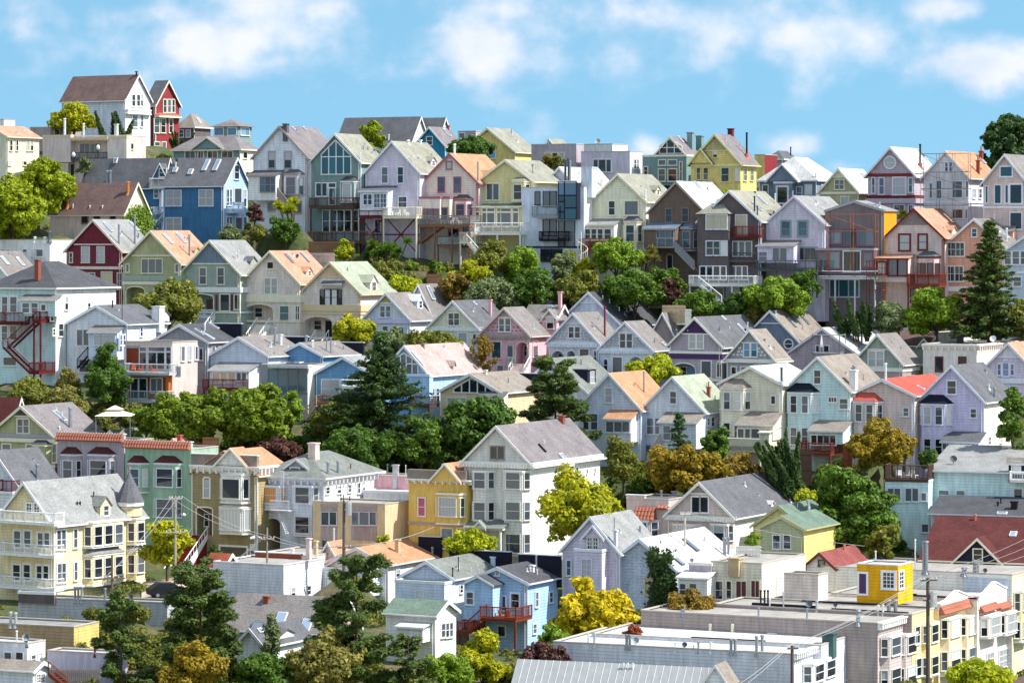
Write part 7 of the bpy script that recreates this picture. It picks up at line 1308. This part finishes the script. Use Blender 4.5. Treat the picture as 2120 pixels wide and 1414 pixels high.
pole('brown', 'short pole with floodlights before the brown-mauve gable house', 1418, 1062, 1110, 338, ((.03, .55),), .12, col=(200, 190, 170))
def wire(label, a, b, sag=.8, r=.022):
    a, b = Vector(a), Vector(b); n = 14; m_ = MB(); pts = [a.lerp(b, i/n)-Vector((0, 0, sag*4*(i/n)*(1-i/n))) for i in range(n+1)]
    for i in range(n): m_.bar(pts[i], pts[i+1], r, 4)
    o = m_.build('power_line', mat('paint', (150, 148, 146)), None); tag(o, label, 'power line', 'power lines between the poles')
bg, bm_ = POLES['big'][2], POLES['mid'][2]
for i, (u, v) in enumerate(((bg[0], bm_[0]), (bg[1], bm_[1]), (bg[2], bm_[2]))): wire('%s power line strung from the tall dark pole to the insulator pole' % ('upper', 'middle', 'lower')[i], u, v, .5)
for i, t_ in enumerate(bg[1:4]): wire('%s of the power lines running from the tall dark pole to the picture edge' % ('highest', 'middle', 'lowest')[i], t_, at(2190, 1080+i*22, 300), .4)
for i, t_ in enumerate(bm_[:2]): wire('%s power line falling towards the lower edge from the insulator pole' % ('first', 'second')[i], t_, at(1420, 1470+i*20, 262), .6)
lm_, lt_ = POLES['lampM'][2], POLES['taupe'][2]; ll_ = POLES['lampL'][2]
for t_, u, v in (('upper power line crossing the green stucco and ochre houses', ll_[0], lm_[0]), ('lower power line crossing the green stucco and ochre houses', ll_[3], lm_[2]), ('upper power line crossing the white Italianate house', lm_[1], lt_[1]), ('lower power line crossing the white Italianate house', lm_[3], lt_[3])): wire(t_, u, v, .6)
for t_, u in zip(('first', 'second'), lm_[:2]): wire(t_+' thin service line falling from the curved lamp pole to the brick roof', u, at(475, 1168, 338), .2)
for t_, u in zip(('first', 'second'), lt_[2:4]): wire(t_+' thin power line from the weathered pole to the yellow ochre house', u, at(900, 1090, 346), .5)
for t_, u in zip(('first', 'second'), (ll_[1], ll_[2])): wire(t_+' thin power line from the grey street pole over the cream mansion', u, POLES['cross'][2][1], .5)
wire('long thin line across the slate-roofed gable and sage cottage', POLES['brown'][2][1], at(1790, 1130, 336), .4)

def car(label, x, y, D, rz, col):
    p = at(x, y, D); r = empty('parked_car', p, rz); tag(r, label, 'car'); GROUND.append(tuple(p)); pm = mat('paint', col)
    prof = [(-2.1, .35), (2.05, .35), (2.1, .7), (1.9, .85), (1.0, .95), (.35, 1.42), (-1.2, 1.45), (-1.85, 1.0), (-2.12, .9)]
    o = MB().prism(prof, 'b', -.85, .85).build('body', pm, r); fix_normals(o)
    g = [(.92, .97), (.36, 1.36), (-1.12, 1.38), (-1.7, 1.0)]
    for sy in (-.86, .86): MB().add([(q[0], sy*1.003, q[1]) for q in g], [(0, 1, 2, 3)]).build('side_window', PANE['d'], r)
    MB().add([(1.04, -.72, .96), (1.04, .72, .96), (.42, .66, 1.41), (.42, -.66, 1.41)], [(0, 1, 2, 3)]).build('windscreen', PANE['b'], r)
    for wx in (-1.35, 1.3):
        for sy in (-.8, .8):
            w_ = MB().bar((wx, sy-.1, .33), (wx, sy+.1, .33), .33, 12).build('wheel', mat('paint', 'black'), r); MB().bar((wx, sy-.115, .33), (wx, sy+.115, .33), .18, 8).build('rim', mat('metal', 'metal'), w_)
    for sy in (-.6, .6): MB().box(2.06, 2.12, sy-.15, sy+.15, .62, .76).build('headlight', mat('paint', 'white'), r)
car('black car parked on the steep street beside the cream mansion', 350, 1236, 333, math.radians(20), 'black')

def canopy():
    p = at(238, 892, 378); r = empty('garden_canopy', p); tag(r, 'beige peaked garden canopy left of the wide light green trees', 'canopy'); GROUND.append(tuple(p)); w_ = 1.9; fr = MB()
    for sx in (-1, 1):
        for sy in (-1, 1): fr.bar((sx*w_, sy*w_, -1), (sx*w_, sy*w_, 1.75), .05)
    fr.build('frame', mat('metal', 'metal'), r); cl = mat('paint', 'cream')
    def pyr(w0, z0, w1, z1): return MB().add([(-w0,-w0,z0),(w0,-w0,z0),(w0,w0,z0),(-w0,w0,z0),(-w1,-w1,z1),(w1,-w1,z1),(w1,w1,z1),(-w1,w1,z1)], [(0,1,5,4),(1,2,6,5),(2,3,7,6),(3,0,4,7),(4,5,6,7)])
    pyr(w_+.15, 1.75, .7, 2.25).build('roof_cloth', cl, r); pyr(.95, 2.4, .05, 2.85).build('top_vent', cl, r)
canopy()
def parasol(label, p, h, col, op=False):
    r = empty('parasol', p); tag(r, label, 'parasol'); MB().bar((0, 0, 0), (0, 0, h), .03, 6).build('pole', mat('wood', 'wood'), r)
    n = 8; prof = [(.06, h+.05), (.14, h*.8), (.24, h*.5), (.2, h*.36)]; vs_ = []
    for rr, z in prof: vs_ += [(math.cos(2*math.pi*i/n)*rr*(1 if i % 2 else .7), math.sin(2*math.pi*i/n)*rr*(1 if i % 2 else .7), z) for i in range(n)]
    MB().add(vs_, [(k*n+i, k*n+(i+1) % n, (k+1)*n+(i+1) % n, (k+1)*n+i) for k in range(3) for i in range(n)]+[tuple(range(n))]).build('folded_cloth', mat('paint', col), r)
def on_house(h, x, y, off): u, z = h.onF(x, y, off); return h.O+h.R @ Vector((u, -off, z))
parasol('folded white parasol before the white-roofed house', on_house(find('closed parasol'), 1701, 732, 1.2), 2.2, 'white')
parasol('folded dark blue parasol on the mint roof deck', on_house(find('mint clapboard'), 1872, 992, 1.5), 2.3, 'navy')
parasol('folded green parasol on the deck of the huge-window house', on_house(find('huge pointed gable'), 690, 427, 1.0), 2.2, 'teal')
def chair(label, p, rz, col, grp):
    r = empty('garden_chair', p, rz); tag(r, label, 'chair', grp); m_ = mat('paint', col); MB().box(-.26, .26, -.25, .25, .4, .46).build('seat', m_, r); MB().add([(-.26,.24,.46),(.26,.24,.46),(.26,.38,.95),(-.26,.38,.95),(-.26,.28,.46),(.26,.28,.46),(.26,.42,.95),(-.26,.42,.95)], [(0,1,2,3),(7,6,5,4),(0,4,5,1),(1,5,6,2),(2,6,7,3),(3,7,4,0)]).build('backrest', m_, r)
    for sx in (-.22, .22):
        for sy in (-.2, .22): MB().box(sx-.03, sx+.03, sy-.03, sy+.03, 0, .4).build('leg', m_, r)
def chairs(h, label, pts, y, off, col, grp):
    for i, x in enumerate(pts): chair(('leftmost ', 'second ', 'third ', 'rightmost ')[i if i < len(pts)-1 else 3]+label, on_house(h, x, y, off), -h.psi+[.3, -.5, 2.6, 3.4][i % 4], col, grp)
chairs(find('orange chairs'), 'orange chair on the upper glass-railed deck of the modern house', (276, 290, 318), 772, .9, (240, 90, 20), 'orange deck chairs')
chairs(find('redwood deck'), 'wooden chair on the redwood deck of the sky blue house', (1003, 1014, 1040, 1052), 1282, 2.4, 'cedar', 'redwood deck chairs')
chairs(find('mint clapboard'), 'white chair on the mint roof deck', (1862, 1880, 1895), 992, 1.2, 'white', 'roof deck chairs')
chairs(find('timber trusses'), 'white chair on the deck of the timber-truss house', (808, 824, 842), 448, 1.4, 'white', 'truss deck chairs')
chairs(find('glass-railed deck'), 'pale lounge chair on the glass-railed deck of the orange-roofed beige house', (918, 934, 950), 465, 1.6, 'lgrey', 'beige house deck chairs')
def scaffold(name, label, h, x0, x1, ys, off, nb, col):
    r = empty(name, h.O, -h.psi); tag(r, label, 'scaffold'); u0, u1 = h.onF(x0, ys[-1], off)[0], h.onF(x1, ys[-1], off)[0]; zs = [h.onF(x1, y, off)[1] for y in ys]; m_ = mat('metal', col)
    for o in (off, off+1.0):
        for i in range(nb+1): u = u0+(u1-u0)*i/nb; MB().bar((u, -o, zs[-1]-3), (u, -o, zs[0]), .04).build('standard', m_, r)
        for z in zs[:-1]: MB().bar((u0, -o, z), (u1, -o, z), .035).build('ledger', m_, r)
    for k in range(len(zs)-2): MB().bar((u0, -off-1, zs[k]), (u1, -off-1, zs[k+1]), .03).build('brace', m_, r)
    for z in zs[1:-1]: MB().box(u0, u1, -off-1, -off, z-.05, z).build('plank', mat('wood', 'wood'), r)
scaffold('scaffold', 'grey tube scaffold on the white scaffolded Victorian', find('white scaffolded'), 1912, 2010, (318, 356, 391, 425, 470), .9, 3, 'grey')
scaffold('scaffold', 'orange tube scaffold against the construction house', find('under construction'), 1716, 1818, (444, 479, 512), 2.4, 2, 'cedar')
scaffold('scaffold', 'rusty scaffold tower left of the red deck', find('under construction'), 1800, 1832, (540, 568, 600, 640), 2.4, 1, 'redwood')
def fence(label, x0, x1, y0, y1, D, col, slope=0, psi=.45):
    a, b = at(x0, y1, D), at(x1, y1+slope, D-3); r = empty('garden_fence', a); tag(r, label, 'fence'); d = b-a; ln = Vector((d.x, d.y, 0)).length; n = int(ln/.22); hgt = (y1-y0)*D/FP; m_ = mat('wood', col); me = None
    for i in range(n):
        q = d*(i/n); o = MB().box(-.09, .09, -.015, .015, -1.0, hgt).build('board', m_, r) if me is None else bpy.data.objects.new('board', me)
        if me is None: me = o.data
        else: COL.objects.link(o); o.parent = r
        o.location = q; o.rotation_euler = (0, 0, math.atan2(d.y, d.x))
    MB().bar(Vector((0, .05, hgt*.8)), d+Vector((0, .05, hgt*.8)), .05).bar(Vector((0, .05, hgt*.2)), d+Vector((0, .05, hgt*.2)), .05).build('rail', m_, r); GROUND.append(tuple(a)); GROUND.append(tuple(b))
fence('pale weathered fence below the lime bush and terrace', 642, 694, 524, 548, 437, 'pbeige')
fence('wooden terrace fence under the huge-window house', 640, 735, 500, 520, 443, 'wood')
fence('grey-brown fence beside the purple-brown tree', 1372, 1420, 632, 652, 420, 'tan')
fence('white garden fence beside the white stairs', 1395, 1432, 640, 656, 419, 'cornice')
fence('brown lattice fence below the clipped cone shrub', 884, 912, 568, 592, 432, 'wood')
fence('wooden fence under the wide light green trees', 420, 455, 905, 925, 374, 'wood')
fence('red-brown fence right of the golden-green round tree', 1745, 1765, 918, 960, 371, 'redwood')
fence('white picket terrace edge of the sage cottage', 1525, 1576, 1130, 1142, 338, 'cornice')
fence('grey plank fence below the low lavender wall', 104, 210, 1386, 1416, 299, 'taupe')
fence('dark fence behind the redwood deck house', 1652, 1682, 930, 985, 369, 'dwood')

# ------------------------------------------------------------------ finish the houses, then the hillside
for h in HOUSES: h.finish()
def terrain():
    base = [(-400, CZ-3), (-20, CZ-2.2), (8, CZ-4), (60, CZ-24), (140, CZ-38), (240, CZ-50)]
    for y in (1560, 1420, 1300, 1200, 1100, 950, 760, 680, 530, 430, 330): d = Dy(y); base.append((d, CZ+(HY-y)/FP*d-(.8 if y > 340 else 5.0)))
    base += [(560, CZ+5), (600, CZ), (800, CZ-40), (1500, CZ-90), (6000, CZ-120), (30000, CZ-200)]
    bx, bz = [b[0] for b in base], [b[1] for b in base]
    xs = np.concatenate([np.linspace(-9000, -180, 12), np.arange(-120, 121, 1.6), np.linspace(180, 9000, 12)]); ys = np.concatenate([[-400, -20, 0, 8, 30, 60, 100, 140, 190, 240], np.arange(262, 605, 1.6), [640, 700, 800, 1100, 1500, 3000, 6000, 30000]])
    X, Y = np.meshgrid(xs, ys); Z0 = np.interp(Y, bx, bz); G = np.array(GROUND); gr = G[:, 2]-np.interp(G[:, 1], bx, bz)
    num = np.zeros_like(Z0); den = np.full_like(Z0, 1/7.0**4)
    for (gx, gy, _), r in zip(G, gr):
        w_ = 1/((X-gx)**2+((Y-gy)*1.0)**2+.6)**2; num += w_*r; den += w_
    Z = Z0+num/den-.12; ny, nx = Z.shape
    for h in HOUSES:      # the plots are cut level: no earth rises through a house
        dx, dy = X-h.O.x, Y-h.O.y; c, s_ = math.cos(h.psi), math.sin(h.psi); a = dx*c-dy*s_; b = dx*s_+dy*c
        dist = np.maximum(np.maximum(np.maximum(-h.W-a, a), np.maximum(-b, b-h.L)), 0)
        Z = np.where(dist < 7, np.minimum(Z, h.O.z-.15+np.maximum(dist-.9, 0)*.85), Z)
    rng = np.random.default_rng(5); Z += rng.normal(0, .03, Z.shape)
    me = bpy.data.meshes.new('ground'); idx = np.arange(ny*nx).reshape(ny, nx); f = np.stack([idx[:-1, :-1], idx[:-1, 1:], idx[1:, 1:], idx[1:, :-1]], -1).reshape(-1, 4)
    me.from_pydata(np.stack([X, Y, Z], -1).reshape(-1, 3).tolist(), [], f.tolist()); me.update(); me.polygons.foreach_set('use_smooth', [True]*len(me.polygons))
    m, nt, N, L, b = nodes_of('hillside_soil'); tc = N.new('ShaderNodeTexCoord'); n1 = noise(nt, tc.outputs['Object'], .25, 5); n2 = noise(nt, tc.outputs['Object'], 1.6, 5)
    mx = N.new('ShaderNodeMix'); mx.data_type = 'RGBA'; L.new(ramp(nt, n1, .34, .50, 0, 1), mx.inputs[0]); mx.inputs[6].default_value = (*lin((108, 92, 70)), 1); mx.inputs[7].default_value = (*lin((70, 82, 40)), 1)
    L.new(mulcol(nt, mx.outputs[2], ramp(nt, n2, .3, .7, .6, 1.25)), b.inputs['Base Color']); sy = N.new('ShaderNodeSeparateXYZ'); L.new(tc.outputs['Object'], sy.inputs[0]); gm = N.new('ShaderNodeMix'); gm.data_type = 'RGBA'; L.new(ramp(nt, math_n(nt, 'ADD', sy.outputs[1], math_n(nt, 'MULTIPLY', n1, 30.0)), 255, 290, 0, 1), gm.inputs[0])
    L.new(mulcol(nt, (*lin((204, 198, 180)), 1), ramp(nt, n2, .3, .7, .75, 1.1)), gm.inputs[6]); L.new(mulcol(nt, mx.outputs[2], ramp(nt, n2, .3, .7, .6, 1.25)), gm.inputs[7]); L.new(gm.outputs[2], b.inputs['Base Color'])   # out-of-view facing hill, dry grass made pale to bounce fill light
    b.inputs['Roughness'].default_value = 1.0; me.materials.append(m)
    o = bpy.data.objects.new('ground', me); COL.objects.link(o); o['kind'] = 'structure'
    return xs, ys, Z
TX, TY, TZ = terrain()
def ground_z(x, y):
    i = int(np.clip(np.searchsorted(TX, x)-1, 0, len(TX)-2)); j = int(np.clip(np.searchsorted(TY, y)-1, 0, len(TY)-2)); fx = (x-TX[i])/(TX[i+1]-TX[i]); fy = (y-TY[j])/(TY[j+1]-TY[j])
    return TZ[j, i]*(1-fx)*(1-fy)+TZ[j, i+1]*fx*(1-fy)+TZ[j+1, i]*(1-fx)*fy+TZ[j+1, i+1]*fx*fy
def undergrowth():
    rng = np.random.default_rng(11); n = 3600; X = rng.uniform(-92, 92, n); Y = rng.uniform(275, 520, n); ok = np.ones(n, bool)
    for h in HOUSES:
        R2 = h.iR; dx, dy = X-h.O.x, Y-h.O.y; c, s_ = math.cos(h.psi), math.sin(h.psi); a = dx*c-dy*s_; b = dx*s_+dy*c
        ok &= ~((a > -h.W-.8) & (a < .8) & (b > -4.5) & (b < h.L+.5))
    X, Y = X[ok], Y[ok]; P_, N_ = [], []
    for x, y in zip(X, Y):
        z = ground_z(x, y); r = rng.uniform(.4, 1.15); m_ = int(44*r*r/.3); u = sphere_pts(m_, rng); u[:, 2] = np.abs(u[:, 2]); P_.append(np.array([x, y, z])+u*r*np.array([1.2, 1.2, .7])); N_.append(u)
    o = leafmesh('undergrowth', np.vstack(P_), np.vstack(N_), .19, rng, .65, leafmat(*FOL['olive']), None); tag(o, 'low green undergrowth covering the slopes between houses', 'undergrowth', kind='stuff')
undergrowth()
def thicket(label, fol, spots, seed):
    """unbroken garden greenery on the banks: (x0, x1, D0, D1, n, rmax)"""
    rng = np.random.default_rng(seed); P_, N_ = [], []
    for (x0, x1, d0, d1, n, rm) in spots:
        for _ in range(n):
            D = rng.uniform(d0, d1); x = (rng.uniform(x0, x1)-CXP)/FP*D; bad = False
            for h in HOUSES:
                dx, dy = x-h.O.x, D-h.O.y; c, s_ = math.cos(h.psi), math.sin(h.psi); a = dx*c-dy*s_; b = dx*s_+dy*c
                if -h.W-.9 < a < .9 and -3.6 < b < h.L+.9: bad = True; break
            if bad: continue
            z = ground_z(x, D); r = rng.uniform(.5, 1)*rm; c0 = np.array([x, D, z+r*.5])
            for u in np.vstack([sphere_pts(7, rng), [[0, 0, 0]]]):
                rr = r*rng.uniform(.32, .6); m_ = int(95*rr*rr/.25); v = sphere_pts(m_, rng); P_.append(c0+u*r*.62*np.array([1, 1, .8])+v*rr*(.65+.4*rng.random((m_, 1)))); N_.append(v+np.array([0, 0, .3]))
    P_ = np.vstack(P_); o = leafmesh('garden_thicket', P_, np.vstack(N_), .15, rng, .6, leafmat(*FOL[fol]), None); tag(o, label, 'thicket', kind='stuff')
thicket('mid-green garden thicket filling the bank below the deck houses', 'green', [(640, 1240, 424, 441, 130, 1.5), (1240, 1720, 414, 430, 110, 1.5), (1700, 2120, 402, 416, 60, 1.4)], 21)
thicket('olive garden thicket filling the bank below the deck houses', 'olive', [(640, 1240, 424, 442, 90, 1.2), (1240, 1720, 414, 430, 70, 1.2), (1700, 2120, 402, 416, 40, 1.2), (100, 640, 436, 450, 40, 1.0)], 22)
thicket('deep green thicket on the bank above the street of bay-windowed houses', 'deep', [(250, 960, 362, 386, 150, 1.6), (1240, 1760, 354, 372, 110, 1.6), (1640, 1860, 340, 362, 60, 1.5)], 23)
thicket('low mixed thicket along the bottom between the pines', 'olive', [(150, 1130, 290, 306, 90, 1.5), (0, 300, 378, 392, 60, 1.4), (130, 600, 300, 324, 90, 1.4), (380, 480, 330, 345, 20, 1.0), (180, 420, 308, 322, 70, 1.2)], 24)
thicket('bright leafy thicket in the mid-slope gardens', 'bright', [(850, 980, 428, 442, 45, 1.0), (660, 860, 430, 444, 40, 1.0), (640, 1240, 424, 440, 70, 1.3), (1240, 1720, 414, 428, 60, 1.3), (250, 960, 364, 384, 60, 1.3), (1240, 1760, 356, 372, 50, 1.3)], 25)
def worker():
    p = at(1735, 677, 413); p.z = ground_z(p.x, p.y); r = empty('person', p); tag(r, 'worker in dark clothes and white hard hat below the construction house', 'person'); GROUND.append(tuple(p))
    V = [(0,0,.95),(0,0,1.2),(0,0,1.42),(0,0,1.52),(0,-.02,1.66),(.2,0,1.4),(.28,-.05,1.12),(.24,-.2,.92),(-.2,0,1.4),(-.3,0,1.1),(-.3,-.06,.84),(.1,0,.9),(.12,-.06,.48),(.12,0,.06),(.12,-.16,.03),(-.1,0,.9),(-.14,.02,.48),(-.16,.08,.06),(-.16,-.08,.03)]
    E = [(0,1),(1,2),(2,3),(3,4),(2,5),(5,6),(6,7),(2,8),(8,9),(9,10),(0,11),(11,12),(12,13),(13,14),(0,15),(15,16),(16,17),(17,18)]; R_ = [.15,.14,.15,.055,.1,.07,.05,.04,.07,.05,.04,.095,.07,.05,.045,.095,.07,.05,.045]
    me = bpy.data.meshes.new('body'); me.from_pydata(V, E, []); o = bpy.data.objects.new('body', me); COL.objects.link(o); o.parent = r; m_ = o.modifiers.new('skin', 'SKIN')
    if not me.skin_vertices: 
        import bmesh
        bm = bmesh.new(); bm.from_mesh(me); bm.verts.layers.skin.verify(); bm.to_mesh(me); bm.free()
    for i, q in enumerate(me.skin_vertices[0].data): q.radius = (R_[i], R_[i]); q.use_root = i == 0
    sb = o.modifiers.new('smooth', 'SUBSURF'); sb.levels = 1; sb.render_levels = 1; me.materials.append(mat('paint', (46, 50, 66)))
    n = 10; vs_ = []
    for rr, z in ((.16, 1.70), (.12, 1.72), (.11, 1.78), (.06, 1.83), (.0, 1.84)): vs_ += [(math.cos(2*math.pi*i/n)*rr, -.02+math.sin(2*math.pi*i/n)*rr, z) for i in range(n)]
    MB().add(vs_, [(k*n+i, k*n+(i+1) % n, (k+1)*n+(i+1) % n, (k+1)*n+i) for k in range(4) for i in range(n)]).build('hard_hat', mat('paint', 'white'), r)
worker()
def street():
    # the steep street beside the cream mansion
    a, b, c, d = at(296, 1215, 345), at(420, 1195, 347), at(392, 1262, 326), at(290, 1262, 326)
    z = lambda p: (p.x, p.y, ground_z(p.x, p.y)+.1)
    m_ = MB(); n = 8
    for i in range(n+1):
        for j in range(n+1):
            p = a.lerp(b, j/n).lerp(d.lerp(c, j/n), i/n); m_.v.append((p.x, p.y, ground_z(p.x, p.y)+.14))
    m_.f = [(i*(n+1)+j, i*(n+1)+j+1, (i+1)*(n+1)+j+1, (i+1)*(n+1)+j) for i in range(n) for j in range(n)]
    o = m_.build('street_pavement', mat('flatroof', (196, 176, 156))); o['kind'] = 'structure'
street()
